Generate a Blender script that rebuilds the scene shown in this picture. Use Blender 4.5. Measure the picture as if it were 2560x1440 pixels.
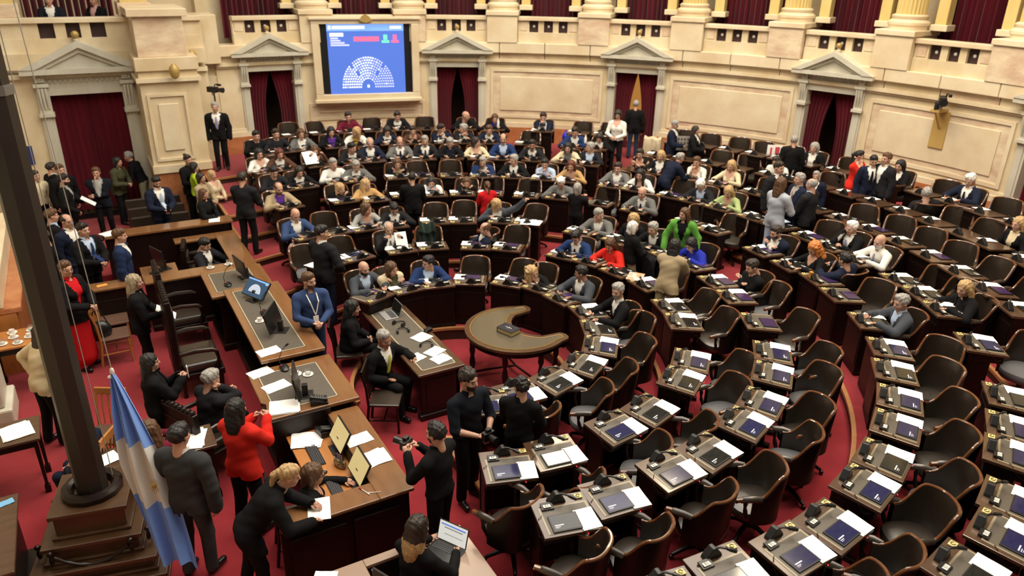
import bpy, bmesh, math, random
import numpy as np
from mathutils import Vector, Matrix

for o in list(bpy.data.objects):
    bpy.data.objects.remove(o, do_unlink=True)
SC = bpy.context.scene
COL = SC.collection
random.seed(7)
R = math.radians

# ------------------------------------------------------------------ camera
# Hall coordinates in metres: origin at the centre of the hemicycle, +X along
# the axis from the dais towards the deputies, +Y across to the far side.
CAM = Vector((-4.2945, -8.9222, 5.96))
PITCH, ROLL, FPX = 0.4101, 0.0181, 1879.9
fw_h = Vector((math.cos(R(60)), math.sin(R(60)), 0))
right = Vector((fw_h.y, -fw_h.x, 0))
fwd = fw_h * math.cos(PITCH) + Vector((0, 0, -math.sin(PITCH)))
up = fw_h * math.sin(PITCH) + Vector((0, 0, math.cos(PITCH)))
cr, sr = math.cos(ROLL), math.sin(ROLL)
ix = right * cr + up * sr
iy = up * cr - right * sr
cam_d = bpy.data.cameras.new('camera')
cam = bpy.data.objects.new('camera', cam_d)
COL.objects.link(cam)
m = Matrix((ix, iy, -fwd)).transposed().to_4x4()
m.translation = CAM
cam.matrix_world = m
cam_d.sensor_width = 36
cam_d.lens = 36 * FPX / 2560
cam_d.clip_start = 0.05
cam_d.clip_end = 200
cam_d.dof.use_dof = True
cam_d.dof.focus_distance = 8.6
cam_d.dof.aperture_fstop = 1.1
SC.camera = cam

# ------------------------------------------------------------------ world, lights, exposure
w = bpy.data.worlds.new('hall_air')
SC.world = w
w.use_nodes = True
bg = w.node_tree.nodes['Background']
bg.inputs[0].default_value = (1.0, 0.89, 0.72, 1)
bg.inputs[1].default_value = 0.20
SC.view_settings.view_transform = 'Standard'
SC.view_settings.look = 'None'
SC.view_settings.exposure = 0.0
SC.view_settings.gamma = 1.0
SC.view_settings.use_curve_mapping = False

def area(name, loc, size, energy, color, target=None, shape='DISK'):
    d = bpy.data.lights.new(name, 'AREA')
    d.shape = shape
    d.size = size
    d.energy = energy
    d.color = color
    o = bpy.data.objects.new(name, d)
    COL.objects.link(o)
    o.location = loc
    if target is not None:
        o.rotation_euler = (Vector(target) - Vector(loc)).to_track_quat('-Z', 'Y').to_euler()
    return o
# the glazed skylight of the hall and an unseen ring of warm lamps under it
area('skylight', (2.0, 0.8, 14.5), 17.0, 3300, (1.0, 0.93, 0.83))
for k in range(6):
    a = R(-75 + 30 * k)
    area('warm_ring_light', (1.0 + 6.6 * math.cos(a), 6.6 * math.sin(a), 10.5), 1.2, 190, (1.0, 0.82, 0.58))
area('dais_light', (-4.2, 1.0, 9.5), 1.6, 200, (1.0, 0.84, 0.62))

# ------------------------------------------------------------------ materials
MATS = {}
def mat(name, col, rough=0.5, metal=0.0, spec=0.5, coat=0.0, noise=None, bump=0.0, bscale=200.0, emit=None, estr=1.0, sheen=0.0, alpha=None, trans=0.0):
    """principled material; noise = (scale, other colour, stretch, contrast)"""
    if name in MATS:
        return MATS[name]
    M = bpy.data.materials.new(name)
    M.use_nodes = True
    nt = M.node_tree
    b = nt.nodes['Principled BSDF']
    b.inputs['Base Color'].default_value = (*col, 1)
    b.inputs['Roughness'].default_value = rough
    b.inputs['Metallic'].default_value = metal
    b.inputs['Specular IOR Level'].default_value = spec
    b.inputs['Coat Weight'].default_value = coat
    b.inputs['Coat Roughness'].default_value = 0.12
    b.inputs['Sheen Weight'].default_value = sheen
    b.inputs['Transmission Weight'].default_value = trans
    if emit:
        b.inputs['Emission Color'].default_value = (*emit, 1)
        b.inputs['Emission Strength'].default_value = estr
    if noise or bump:
        tc = nt.nodes.new('ShaderNodeTexCoord')
        mp = nt.nodes.new('ShaderNodeMapping')
        nt.links.new(tc.outputs['Object'], mp.inputs[0])
    if noise:
        sc_, c2, st, con = noise
        mp.inputs['Scale'].default_value = st
        n = nt.nodes.new('ShaderNodeTexNoise')
        n.inputs['Scale'].default_value = sc_
        n.inputs['Detail'].default_value = 6
        n.inputs['Roughness'].default_value = 0.6
        nt.links.new(mp.outputs[0], n.inputs['Vector'])
        rp = nt.nodes.new('ShaderNodeValToRGB')
        rp.color_ramp.elements[0].position = 0.5 - con
        rp.color_ramp.elements[1].position = 0.5 + con
        rp.color_ramp.elements[0].color = (*col, 1)
        rp.color_ramp.elements[1].color = (*c2, 1)
        nt.links.new(n.outputs['Fac'], rp.inputs[0])
        nt.links.new(rp.outputs[0], b.inputs['Base Color'])
    if bump:
        n2 = nt.nodes.new('ShaderNodeTexNoise')
        n2.inputs['Scale'].default_value = bscale
        n2.inputs['Detail'].default_value = 3
        nt.links.new(tc.outputs['Object'], n2.inputs['Vector'])
        bp = nt.nodes.new('ShaderNodeBump')
        bp.inputs['Strength'].default_value = bump
        bp.inputs['Distance'].default_value = 0.01
        nt.links.new(n2.outputs['Fac'], bp.inputs['Height'])
        nt.links.new(bp.outputs[0], b.inputs['Normal'])
    MATS[name] = M
    return M

S1 = (1, 1, 1)
carpet = mat('red_carpet', (0.21, 0.010, 0.017), 0.95, spec=0.1, noise=(2.2, (0.29, 0.019, 0.027), S1, 0.22), bump=0.35, bscale=260, sheen=0.25)
marble = mat('cream_marble', (0.60, 0.475, 0.285), 0.38, noise=(1.6, (0.73, 0.63, 0.44), (1, 1, 0.8), 0.16))
marble_pink = mat('pink_veined_marble', (0.55, 0.385, 0.265), 0.36, noise=(2.0, (0.73, 0.62, 0.44), (1, 1, 2.2), 0.14))
marble_pale = mat('pale_marble', (0.75, 0.66, 0.47), 0.34, noise=(1.1, (0.64, 0.51, 0.33), S1, 0.15))
greystone = mat('grey_marble', (0.50, 0.47, 0.38), 0.42, noise=(4.0, (0.60, 0.58, 0.48), (1, 1, 0.4), 0.2))
redmarble = mat('red_marble_dado', (0.34, 0.11, 0.04), 0.3, noise=(5.0, (0.50, 0.21, 0.09), S1, 0.2), coat=0.3)
ochre = mat('ochre_column', (0.58, 0.43, 0.15), 0.42, noise=(3.0, (0.66, 0.52, 0.22), (1, 1, 0.3), 0.2))
curtain_m = mat('red_velvet', (0.060, 0.003, 0.008), 0.85, spec=0.1, noise=(3.0, (0.125, 0.006, 0.015), (1, 1, 0.15), 0.2), sheen=0.1)
dark_gap = mat('dark_corridor', (0.035, 0.020, 0.010), 0.9)  # corridor shade painted in as a near-black brown
lit_gap = mat('lit_corridor', (0.55, 0.26, 0.06), 0.8, emit=(0.8, 0.36, 0.08), estr=0.5)  # corridor light painted in as a glow of the back panel
grille = mat('dark_grille', (0.035, 0.012, 0.012), 0.6)
gold = mat('gilt', (0.42, 0.29, 0.09), 0.5, metal=0.3)
darkwood = mat('dark_walnut', (0.0065, 0.0028, 0.0021), 0.36, spec=0.35, coat=0.0, noise=(9.0, (0.013, 0.0052, 0.0038), (1, 1, 0.2), 0.25))
topwood = mat('desk_top_walnut', (0.055, 0.028, 0.016), 0.24, coat=0.5, noise=(8.0, (0.10, 0.052, 0.028), (0.3, 2, 1), 0.25))
daiswood = mat('dais_top_mahogany', (0.17, 0.075, 0.027), 0.22, coat=0.6, noise=(7.0, (0.24, 0.115, 0.045), (2, 0.3, 1), 0.25))
orangewood = mat('orange_oak', (0.36, 0.135, 0.032), 0.35, coat=0.3, noise=(8.0, (0.46, 0.19, 0.05), (2, 0.3, 1), 0.25))
rimwood = mat('chair_rim_wood', (0.10, 0.033, 0.010), 0.18, coat=0.7, noise=(12.0, (0.17, 0.06, 0.018), S1, 0.25))
nosing = mat('step_nosing_wood', (0.30, 0.13, 0.045), 0.4, noise=(8.0, (0.38, 0.18, 0.07), S1, 0.25))
riser = mat('step_riser_wood', (0.028, 0.014, 0.008), 0.5)
inlay = mat('leather_inlay', (0.085, 0.072, 0.055), 0.45, noise=(20.0, (0.11, 0.095, 0.075), S1, 0.3))
inlay_line = mat('pale_inlay_line', (0.50, 0.42, 0.26), 0.4)
leather = mat('brown_leather', (0.024, 0.0165, 0.0115), 0.30, spec=0.8, noise=(14.0, (0.040, 0.027, 0.0185), S1, 0.3), bump=0.12, bscale=120)
black = mat('black_plastic', (0.008, 0.008, 0.009), 0.35)
metal = mat('grey_metal', (0.30, 0.30, 0.30), 0.35, metal=0.8)
paper = mat('white_paper', (0.92, 0.915, 0.89), 0.7)
white_m = mat('white_glaze', (0.80, 0.78, 0.73), 0.25)
yellow_m = mat('yellow_reader', (0.66, 0.55, 0.22), 0.5)
scr_navy = mat('tablet_navy_screen', (0.010, 0.010, 0.05), 0.12, emit=(0.006, 0.006, 0.028), estr=1.0, noise=(9.0, (0.022, 0.022, 0.05), (1, 3, 1), 0.2))
scr_dark = mat('tablet_dark_screen', (0.008, 0.009, 0.010), 0.10, noise=(9.0, (0.022, 0.021, 0.016), (1, 3, 1), 0.2))
scr_purple = mat('tablet_purple_screen', (0.03, 0.015, 0.05), 0.15, emit=(0.018, 0.008, 0.036), estr=1.0)
scr_text = mat('tablet_white_text', (0.7, 0.7, 0.75), 0.4, emit=(0.30, 0.30, 0.36), estr=0.6)
red_led = mat('red_lamp', (0.8, 0.02, 0.02), 0.3, emit=(1.0, 0.03, 0.04), estr=3.0)
glassy = mat('clear_glass', (0.9, 0.92, 0.92), 0.05, trans=0.92)

# ------------------------------------------------------------------ mesh helpers
class MB:
    def __init__(s):
        s.v, s.f, s.m = [], [], []
    def add(s, verts, faces, mi=0):
        n = len(s.v)
        s.v.extend([tuple(x) for x in verts])
        s.f.extend([tuple(i + n for i in f) for f in faces])
        s.m.extend([mi] * len(faces))
        return s
    def box(s, c, d, rz=0.0, mi=0, M=None):
        x, y, z = d[0] / 2, d[1] / 2, d[2] / 2
        pts = [(-x, -y, -z), (x, -y, -z), (x, y, -z), (-x, y, -z), (-x, -y, z), (x, -y, z), (x, y, z), (-x, y, z)]
        if M is not None:
            pts = [M @ Vector(p) for p in pts]
        elif rz:
            ca, sa = math.cos(rz), math.sin(rz)
            pts = [(p[0] * ca - p[1] * sa, p[0] * sa + p[1] * ca, p[2]) for p in pts]
        pts = [(p[0] + c[0], p[1] + c[1], p[2] + c[2]) for p in pts]
        return s.add(pts, [(0, 3, 2, 1), (4, 5, 6, 7), (0, 1, 5, 4), (1, 2, 6, 5), (2, 3, 7, 6), (3, 0, 4, 7)], mi)
    def hexa(s, p, mi=0):
        return s.add(p, [(0, 3, 2, 1), (4, 5, 6, 7), (0, 1, 5, 4), (1, 2, 6, 5), (2, 3, 7, 6), (3, 0, 4, 7)], mi)
    def span(s, x0, x1, y0, y1, z0, z1, mi=0):
        return s.box(((x0 + x1) / 2, (y0 + y1) / 2, (z0 + z1) / 2), (abs(x1 - x0), abs(y1 - y0), abs(z1 - z0)), 0, mi)
    def tube(s, pts, rad, n=8, mi=0, caps=True, flat=1.0):
        pts = [Vector(p) for p in pts]
        if not hasattr(rad, '__len__'):
            rad = [rad] * len(pts)
        rings = []
        t0 = (pts[1] - pts[0]).normalized()
        u = t0.orthogonal().normalized()
        base = len(s.v)
        for i, p in enumerate(pts):
            a = pts[max(i - 1, 0)]
            b = pts[min(i + 1, len(pts) - 1)]
            t = (b - a).normalized() if (b - a).length > 1e-9 else t0
            u = (u - t * u.dot(t)).normalized()
            v = t.cross(u)
            for k in range(n):
                an = 2 * math.pi * k / n
                s.v.append(tuple(p + u * math.cos(an) * rad[i] + v * math.sin(an) * rad[i] * flat))
        for i in range(len(pts) - 1):
            for k in range(n):
                a = base + i * n + k
                b = base + i * n + (k + 1) % n
                s.f.append((a, b, b + n, a + n)); s.m.append(mi)
        if caps:
            s.f.append(tuple(base + k for k in reversed(range(n)))); s.m.append(mi)
            e = base + (len(pts) - 1) * n
            s.f.append(tuple(e + k for k in range(n))); s.m.append(mi)
        return s
    def lathe(s, prof, c=(0, 0, 0), n=16, mi=0, a0=0.0):
        base = len(s.v)
        for r, z in prof:
            for k in range(n):
                an = a0 + 2 * math.pi * k / n
                s.v.append((c[0] + r * math.cos(an), c[1] + r * math.sin(an), c[2] + z))
        for i in range(len(prof) - 1):
            for k in range(n):
                a = base + i * n + k; b = base + i * n + (k + 1) % n
                s.f.append((a, b, b + n, a + n)); s.m.append(mi)
        s.f.append(tuple(base + k for k in reversed(range(n)))); s.m.append(mi)
        e = base + (len(prof) - 1) * n
        s.f.append(tuple(e + k for k in range(n))); s.m.append(mi)
        return s
    def ell(s, c, r, n=12, mi=0, M=None):
        base = len(s.v); h = n // 2
        for i in range(h + 1):
            th = math.pi * i / h
            for k in range(n):
                a = 2 * math.pi * k / n
                p = Vector((r[0] * math.sin(th) * math.cos(a), r[1] * math.sin(th) * math.sin(a), r[2] * math.cos(th)))
                if M is not None: p = M @ p
                s.v.append((c[0] + p[0], c[1] + p[1], c[2] + p[2]))
        for i in range(h):
            for k in range(n):
                a = base + i * n + k; b = base + i * n + (k + 1) % n
                s.f.append((a, a + n, b + n, b)); s.m.append(mi)
        return s
    def prism(s, poly, z0, z1, mi=0, M=None):
        n = len(poly)
        pts = [(p[0], p[1], z0) for p in poly] + [(p[0], p[1], z1) for p in poly]
        if M is not None: pts = [tuple(M @ Vector(p)) for p in pts]
        return s.add(pts, [tuple(reversed(range(n))), tuple(range(n, 2 * n))] + [(i, (i + 1) % n, n + (i + 1) % n, n + i) for i in range(n)], mi)
    def arc(s, r0, r1, a0, a1, z0, z1, mi=0, step=1.5):
        """curved box about the hall centre, angles in degrees"""
        n = max(1, int(math.ceil(abs(a1 - a0) / step)))
        base = len(s.v)
        for i in range(n + 1):
            a = R(a0 + (a1 - a0) * i / n); ca, sa = math.cos(a), math.sin(a)
            for (r, z) in ((r0, z0), (r1, z0), (r1, z1), (r0, z1)):
                s.v.append((r * ca, r * sa, z))
        for i in range(n):
            for k in range(4):
                a = base + i * 4 + k; b = base + i * 4 + (k + 1) % 4
                s.f.append((a, a + 4, b + 4, b)); s.m.append(mi)
        s.f.append((base, base + 1, base + 2, base + 3)); s.m.append(mi)
        e = base + n * 4
        s.f.append((e + 3, e + 2, e + 1, e)); s.m.append(mi)
        return s
    def grid(s, P, mi=0, closed=False):
        base = len(s.v); h = len(P); w_ = len(P[0])
        for row in P: s.v.extend([tuple(p) for p in row])
        for i in range(h - 1):
            for k in range(w_ if closed else w_ - 1):
                a = base + i * w_ + k; b = base + i * w_ + (k + 1) % w_
                s.f.append((a, b, b + w_, a + w_)); s.m.append(mi)
        return s
    def mesh(s, name, mats, smooth=True, bevel=0.0, angle=35):
        me = bpy.data.meshes.new(name)
        me.from_pydata(s.v, [], s.f)
        for m_ in (mats if isinstance(mats, (list, tuple)) else [mats]):
            me.materials.append(m_)
        me.polygons.foreach_set('material_index', s.m)
        bm = bmesh.new(); bm.from_mesh(me)
        bmesh.ops.recalc_face_normals(bm, faces=bm.faces)
        if bevel:
            es = [e for e in bm.edges if len(e.link_faces) == 2 and e.calc_face_angle(0) > R(30)]
            bmesh.ops.bevel(bm, geom=es, offset=bevel, segments=2, affect='EDGES', profile=0.5, clamp_overlap=True)
        bm.to_mesh(me); bm.free()
        if smooth:
            me.polygons.foreach_set('use_smooth', [True] * len(me.polygons))
            me.set_sharp_from_angle(angle=R(angle))
        return me
    def build(s, name, mats, parent=None, loc=(0, 0, 0), rz=0.0, **k):
        return put(s.mesh(name, mats, **k), name, parent, loc, rz)

def put(me, name, parent=None, loc=(0, 0, 0), rz=0.0):
    o = bpy.data.objects.new(name, me)
    COL.objects.link(o)
    o.parent = parent
    o.location = loc
    o.rotation_euler = (0, 0, rz)
    return o
def tag(o, label=None, cat=None, group=None, kind=None):
    if label: o['label'] = label
    if cat: o['category'] = cat
    if group: o['group'] = group
    if kind: o['kind'] = kind
    return o
def thing(name, loc, heading, label, cat, group=None):
    """an Empty at the thing's base; its parts face +Y, heading in degrees"""
    o = put(None, name, None, loc, R(heading - 90))
    return tag(o, label, cat, group)
def struct(name):
    return tag(put(None, name), kind='structure')
def pol(r, a, z=0.0):
    return Vector((r * math.cos(R(a)), r * math.sin(R(a)), z))
# row, desk x, desk y, desk heading, chair x, chair y, chair heading, occupied
SEATS = [
 (1, -0.7, 1.82, 291.0, -0.704, 2.375, 286.5, 1),
 (1, -0.09, 1.88, 272.7, -0.248, 2.309, 276.1, 1),
 (1, 0.44, 1.83, 256.5, 0.451, 2.278, 258.8, 1),
 (1, 1.0, 1.68, 239.2, 1.303, 2.091, 235.5, 0),
 (1, 1.57, 1.31, 219.8, 1.987, 1.588, 216.3, 0),
 (1, 1.92, 0.85, 203.9, 2.199, 1.27, 210.0, 1),
 (1, 2.02, 0.31, 188.7, 2.508, 0.42, 189.5, 1),
 (1, 2.07, -0.32, 171.2, 2.466, -0.672, 164.8, 1),
 (1, 1.86, -0.86, 155.2, 2.412, -1.072, 190.8, 0),
 (1, 1.56, -1.33, 139.6, 1.948, -1.655, 169.9, 0),
 (1, 1.05, -1.66, 122.3, 1.276, -2.109, 150.7, 0),
 (1, 0.48, -1.83, 104.7, 0.672, -2.391, 150.9, 0),
 (1, -0.1, -1.88, 87.0, -0.171, -2.453, 118.3, 0),
 (1, -0.54, -1.9, 74.1, -0.663, -2.442, 121.8, 2),
 (2, -1.05, -3.28, 72.2, -1.275, -3.823, 112.4, 0),
 (2, -0.49, -3.32, 81.6, -0.571, -3.875, 108.9, 0),
 (2, 0.39, -3.24, 96.9, 0.407, -3.778, 146.9, 0),
 (2, 0.97, -3.14, 107.2, 1.148, -3.696, 138.2, 0),
 (2, 1.77, -2.78, 122.5, 2.094, -3.272, 171.0, 0),
 (2, 2.23, -2.45, 132.3, 2.622, -2.88, 166.7, 0),
 (2, 2.94, -1.49, 153.1, 3.429, -1.747, 164.6, 0),
 (2, 3.15, -0.99, 162.6, 3.654, -1.11, 169.3, 0),
 (2, 3.38, -0.14, 177.6, 3.866, -0.146, 193.8, 0),
 (2, 3.3, 0.55, 189.5, 3.837, 0.636, 208.2, 2),
 (2, 3.14, 1.19, 200.8, 3.637, 1.092, 196.7, 1),
 (2, 2.89, 1.65, 209.7, 3.333, 1.757, 207.8, 1),
 (2, 2.17, 2.46, 228.6, 2.594, 2.886, 225.4, 0),
 (2, 1.68, 2.79, 238.9, 2.043, 3.081, 155, 1),
 (2, 0.96, 3.15, 253.1, 1.092, 3.637, 245.0, 0),
 (2, 0.37, 3.26, 263.5, 0.29, 3.71, 265.5, 1),
 (2, -0.47, 3.28, 278.2, -0.572, 3.793, 271.7, 0),
 (2, -1.053, 3.148, 288.5, -1.271, 3.652, 274.1, 0),
 (3, -1.04, -4.34, 76.5, -1.183, -4.807, 121.5, 0),
 (3, -0.47, -4.34, 83.8, -0.559, -4.887, 115.8, 0),
 (3, 0.29, -4.29, 93.9, 0.319, -4.79, 117.2, 0),
 (3, 0.85, -4.24, 101.3, 1.005, -4.784, 152.0, 0),
 (3, 1.58, -4.03, 111.4, 1.836, -4.54, 134.0, 0),
 (3, 2.09, -3.81, 118.7, 2.383, -4.236, 164.0, 0),
 (3, 2.72, -3.39, 128.7, 3.09, -3.771, 169.4, 0),
 (3, 3.16, -2.98, 136.7, 3.565, -3.394, 164.4, 0),
 (3, 3.72, -2.23, 149.1, 4.156, -2.539, 169.3, 0),
 (3, 4.06, -1.41, 160.8, 4.616, -1.623, 166.2, 0),
 (3, 4.25, -0.83, 168.9, 4.736, -1.179, 166.0, 1),
 (3, 4.41, -0.1, 178.7, 4.848, 0.182, 182.2, 1),
 (3, 4.325, 0.47, 186.2, 4.811, 0.486, 222.6, 2),
 (3, 4.23, 1.015, 193.5, 4.659, 1.112, 193.4, 1),
 (3, 4.03, 1.54, 200.9, 4.522, 1.702, 200.6, 1),
 (3, 3.64, 2.25, 211.7, 4.148, 2.25, 208.5, 1),
 (3, 3.03, 3.18, 226.4, 3.408, 3.543, 211.9, 0),
 (3, 2.63, 3.52, 233.2, 2.791, 3.947, 234.7, 1),
 (3, 1.94, 3.87, 243.4, 2.216, 4.401, 232.9, 0),
 (3, 1.42, 4.07, 250.8, 1.627, 4.513, 238.8, 0),
 (3, 0.61, 4.23, 261.8, 0.77, 4.65, 260.6, 1),
 (3, 0.07, 4.32, 269.1, 0.21, 4.756, 267.5, 1),
 (3, -0.51, 4.35, 276.7, -0.536, 4.912, 260.2, 0),
 (3, -1.05, 4.37, 283.5, -1.177, 4.792, 283.8, 1),
 (4, -0.932, -5.694, 80.7, -1.046, -6.221, 132.6, 0),
 (4, -0.33, -5.7, 86.7, -0.355, -6.194, 131.9, 0),
 (4, 0.34, -5.78, 93.4, 0.424, -6.305, 129.7, 0),
 (4, 0.9, -5.74, 98.9, 0.969, -6.244, 122.0, 0),
 (4, 1.64, -5.52, 106.5, 1.765, -6.036, 155.2, 0),
 (4, 2.19, -5.32, 112.4, 2.411, -5.856, 135.3, 0),
 (4, 2.84, -5.01, 119.5, 3.067, -5.468, 147.8, 0),
 (4, 3.38, -4.67, 125.9, 3.71, -5.058, 152.1, 0),
 (4, 3.91, -4.23, 132.7, 4.274, -4.555, 171.7, 0),
 (4, 4.4, -3.81, 139.1, 4.846, -4.21, 188.1, 0),
 (4, 4.898, -3.162, 147.2, 5.291, -3.415, 147.2, 1),
 (4, 5.31, -2.34, 156.2, 5.834, -2.536, 191.0, 0),
 (4, 5.549, -1.762, 162.4, 6.004, -1.906, 90, 1),
 (4, 5.6, -1.12, 168.7, 6.01, -1.31, 167.7, 1),
 (4, 5.692, -0.404, 175.9, 6.131, -0.435, 175.9, 1),
 (4, 5.707, 0.853, 188.5, 6.247, 0.889, 201.9, 0),
 (4, 5.586, 1.445, 194.5, 6.141, 1.634, 236.5, 0),
 (4, 5.191, 2.518, 205.9, 5.587, 2.71, 205.9, 1),
 (4, 4.784, 3.227, 214.0, 5.206, 3.532, 224.8, 0),
 (4, 4.27, 3.986, 223.0, 4.592, 4.286, 223.0, 1),
 (4, 3.72, 4.4, 229.8, 4.053, 4.848, 230.8, 0),
 (4, 3.1, 4.866, 237.5, 3.383, 5.348, 229.2, 0),
 (4, 2.56, 5.14, 243.5, 2.835, 5.494, 242.7, 1),
 (4, 2.0, 5.36, 249.5, 2.105, 5.79, 250.0, 1),
 (4, 1.396, 5.599, 256.0, 1.49, 6.184, 240.7, 0),
 (4, 0.73, 5.56, 262.5, 0.694, 6.019, 263.4, 1),
 (4, 0.141, 5.768, 268.6, 0.146, 6.208, 268.7, 1),
 (4, -0.99, 5.89, 279.5, -1.104, 6.317, 279.9, 1),
 (5, 1.25, -6.72, 100.5, 1.408, -7.297, 142.6, 0),
 (5, 1.94, -6.63, 106.3, 2.117, -7.084, 132.1, 0),
 (5, 2.46, -6.41, 111.0, 2.691, -6.96, 134.8, 0),
 (5, 3.2, -6.0, 118.1, 3.448, -6.434, 157.1, 0),
 (5, 3.69, -5.74, 122.7, 4.037, -6.194, 151.3, 0),
 (5, 4.29, -5.38, 128.6, 4.625, -5.727, 151.0, 0),
 (5, 5.31, -4.44, 140.1, 5.732, -4.847, 186.4, 0),
 (5, 5.91, -3.59, 148.7, 6.324, -3.755, 149.3, 1),
 (5, 6.18, -3.09, 153.4, 6.712, -3.31, 180.5, 0),
 (5, 6.36, -2.6, 157.8, 6.89, -2.851, 189.6, 0),
 (5, 6.493, -1.731, 165.1, 6.918, -1.844, 165.1, 1),
 (5, 6.635, -1.065, 170.9, 7.098, -1.139, 170.9, 1),
 (5, 6.699, -0.527, 175.5, 7.22, -0.526, 211.4, 0),
 (5, 6.718, 0.176, 181.5, 7.254, 0.193, 187.6, 2),
 (5, 6.677, 0.761, 186.5, 7.157, 0.826, 211.1, 2),
 (5, 6.542, 1.536, 193.2, 6.97, 1.636, 193.2, 1),
 (5, 6.376, 2.122, 198.4, 6.793, 2.261, 198.4, 1),
 (5, 6.186, 2.626, 203.0, 6.719, 2.865, 213.6, 0),
 (5, 5.819, 3.361, 210.0, 6.2, 3.581, 210.0, 1),
 (5, 5.531, 3.817, 214.6, 5.909, 4.078, 214.6, 1),
 (5, 4.91, 4.589, 223.1, 5.232, 4.889, 223.1, 1),
 (5, 4.505, 4.986, 227.9, 4.791, 5.321, 228.0, 1),
 (5, 3.969, 5.423, 233.8, 4.21, 5.792, 234.0, 1),
 (5, 3.39, 5.802, 239.7, 3.602, 6.187, 239.8, 1),
 (5, 2.776, 6.12, 245.6, 2.966, 6.609, 246.4, 0),
 (5, 2.132, 6.373, 251.5, 2.25, 6.841, 263.3, 0),
 (5, 1.65, 6.514, 255.8, 1.759, 6.94, 255.8, 1),
 (5, 0.784, 6.674, 263.3, 0.829, 7.112, 263.3, 1),
 (5, 0.333, 6.711, 267.2, 0.356, 7.17, 267.2, 1),
 (5, -0.428, 6.706, 273.7, -0.456, 7.145, 273.7, 1),
 (5, -0.922, 6.656, 277.9, -0.982, 7.092, 277.9, 1),
 (6, 6.525, -4.237, 147.0, 6.939, -4.5, 167.2, 0),
 (6, 6.872, -3.648, 152.0, 7.37, -3.935, 166.4, 0),
 (6, 7.166, -3.03, 157.1, 7.681, -3.194, 165.9, 0),
 (6, 7.404, -2.389, 162.1, 7.878, -2.528, 202.5, 0),
 (6, 7.585, -1.73, 167.2, 8.111, -1.857, 206.5, 0),
 (6, 7.708, -1.057, 172.2, 8.269, -1.181, 212.4, 0),
 (6, 7.771, -0.376, 177.2, 8.273, -0.421, 215.7, 0),
 (6, 7.774, 0.308, 182.3, 8.303, 0.361, 194.0, 2),
 (6, 7.717, 0.99, 187.3, 8.302, 1.03, 198.3, 2),
 (6, 7.6, 1.663, 192.3, 8.131, 1.761, 219.0, 0),
 (6, 7.379, 2.466, 198.5, 7.894, 2.638, 198.5, 1),
 (6, 7.126, 3.123, 203.7, 7.529, 3.3, 203.7, 1),
 (6, 6.749, 3.87, 209.8, 7.131, 4.089, 209.8, 1),
 (6, 6.562, 4.18, 212.5, 6.88, 4.498, 213.2, 1),
 (6, 5.827, 5.155, 221.5, 6.129, 5.49, 221.9, 1),
 (6, 5.457, 5.545, 225.5, 5.766, 5.859, 225.5, 1),
 (6, 4.887, 6.053, 231.1, 5.103, 6.443, 231.6, 1),
 (6, 4.265, 6.507, 236.8, 4.576, 6.98, 236.8, 1),
 (6, 3.811, 6.782, 240.7, 3.946, 7.21, 241.3, 1),
 (6, 3.231, 7.077, 245.5, 3.376, 7.494, 245.7, 1),
 (6, 2.629, 7.322, 250.2, 2.851, 7.803, 249.9, 1),
 (6, 2.13, 7.482, 254.1, 2.273, 7.985, 254.1, 1),
 (6, 1.48, 7.638, 259.0, 1.583, 8.168, 259.0, 1),
 (6, 1.037, 7.711, 262.3, 1.096, 8.147, 262.3, 1),
 (6, 0.214, 7.777, 268.4, 0.227, 8.217, 268.4, 1),
 (6, -0.571, 7.759, 274.2, -0.6, 8.198, 274.2, 1),
 (6, -0.947, 7.722, 277.0, -1.005, 8.189, 277.0, 1),
 (7, 7.577, -4.553, 149.0, 8.093, -4.837, 154.2, 0),
 (7, 7.89, -3.986, 153.2, 8.354, -4.215, 177.7, 0),
 (7, 8.161, -3.397, 157.4, 8.683, -3.616, 165.4, 0),
 (7, 8.423, -2.684, 162.3, 8.964, -2.856, 162.3, 1),
 (7, 8.57, -2.169, 165.8, 9.073, -2.258, 185.1, 0),
 (7, 8.706, -1.535, 170.0, 9.278, -1.583, 200.1, 0),
 (7, 8.795, -0.893, 174.2, 9.309, -0.983, 45, 1),
 (7, 8.837, -0.247, 178.4, 9.398, -0.251, 195.9, 2),
 (7, 8.831, 0.401, 182.6, 9.42, 0.424, 224.1, 2),
 (7, 8.778, 1.047, 186.8, 9.286, 1.147, 223.3, 0),
 (7, 8.678, 1.687, 191.0, 9.223, 1.787, 201.6, 2),
 (7, 8.568, 2.179, 194.3, 8.994, 2.287, 194.3, 1),
 (7, 8.338, 2.936, 199.4, 8.883, 3.112, 230.9, 0),
 (7, 8.101, 3.539, 203.6, 8.573, 3.697, 214.4, 0),
 (7, 7.82, 4.123, 207.8, 8.346, 4.362, 222.3, 2),
 (7, 7.497, 4.684, 212.0, 7.938, 4.969, 206.6, 2),
 (7, 6.588, 5.894, 221.8, 6.916, 6.187, 221.8, 1),
 (7, 6.173, 6.329, 225.7, 6.48, 6.644, 225.7, 1),
 (7, 5.282, 7.088, 233.3, 5.648, 7.507, 229.8, 0),
 (7, 4.5, 7.609, 239.4, 4.725, 7.987, 239.4, 1),
 (7, 3.946, 7.911, 243.5, 4.142, 8.305, 243.5, 1),
 (7, 3.537, 8.102, 246.4, 3.628, 8.542, 247.0, 1),
 (7, 2.807, 8.383, 251.5, 2.947, 8.8, 251.5, 1),
 (7, 2.265, 8.545, 255.2, 2.323, 8.985, 255.5, 1),
 (7, 1.48, 8.715, 260.4, 1.554, 9.149, 260.4, 1),
 (7, 0.941, 8.79, 263.9, 0.954, 9.231, 264.1, 1),
 (7, 0.268, 8.836, 268.3, 0.225, 9.277, 268.6, 1),
 (7, -0.305, 8.835, 272.0, -0.324, 9.4, 272.0, 1),
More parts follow.
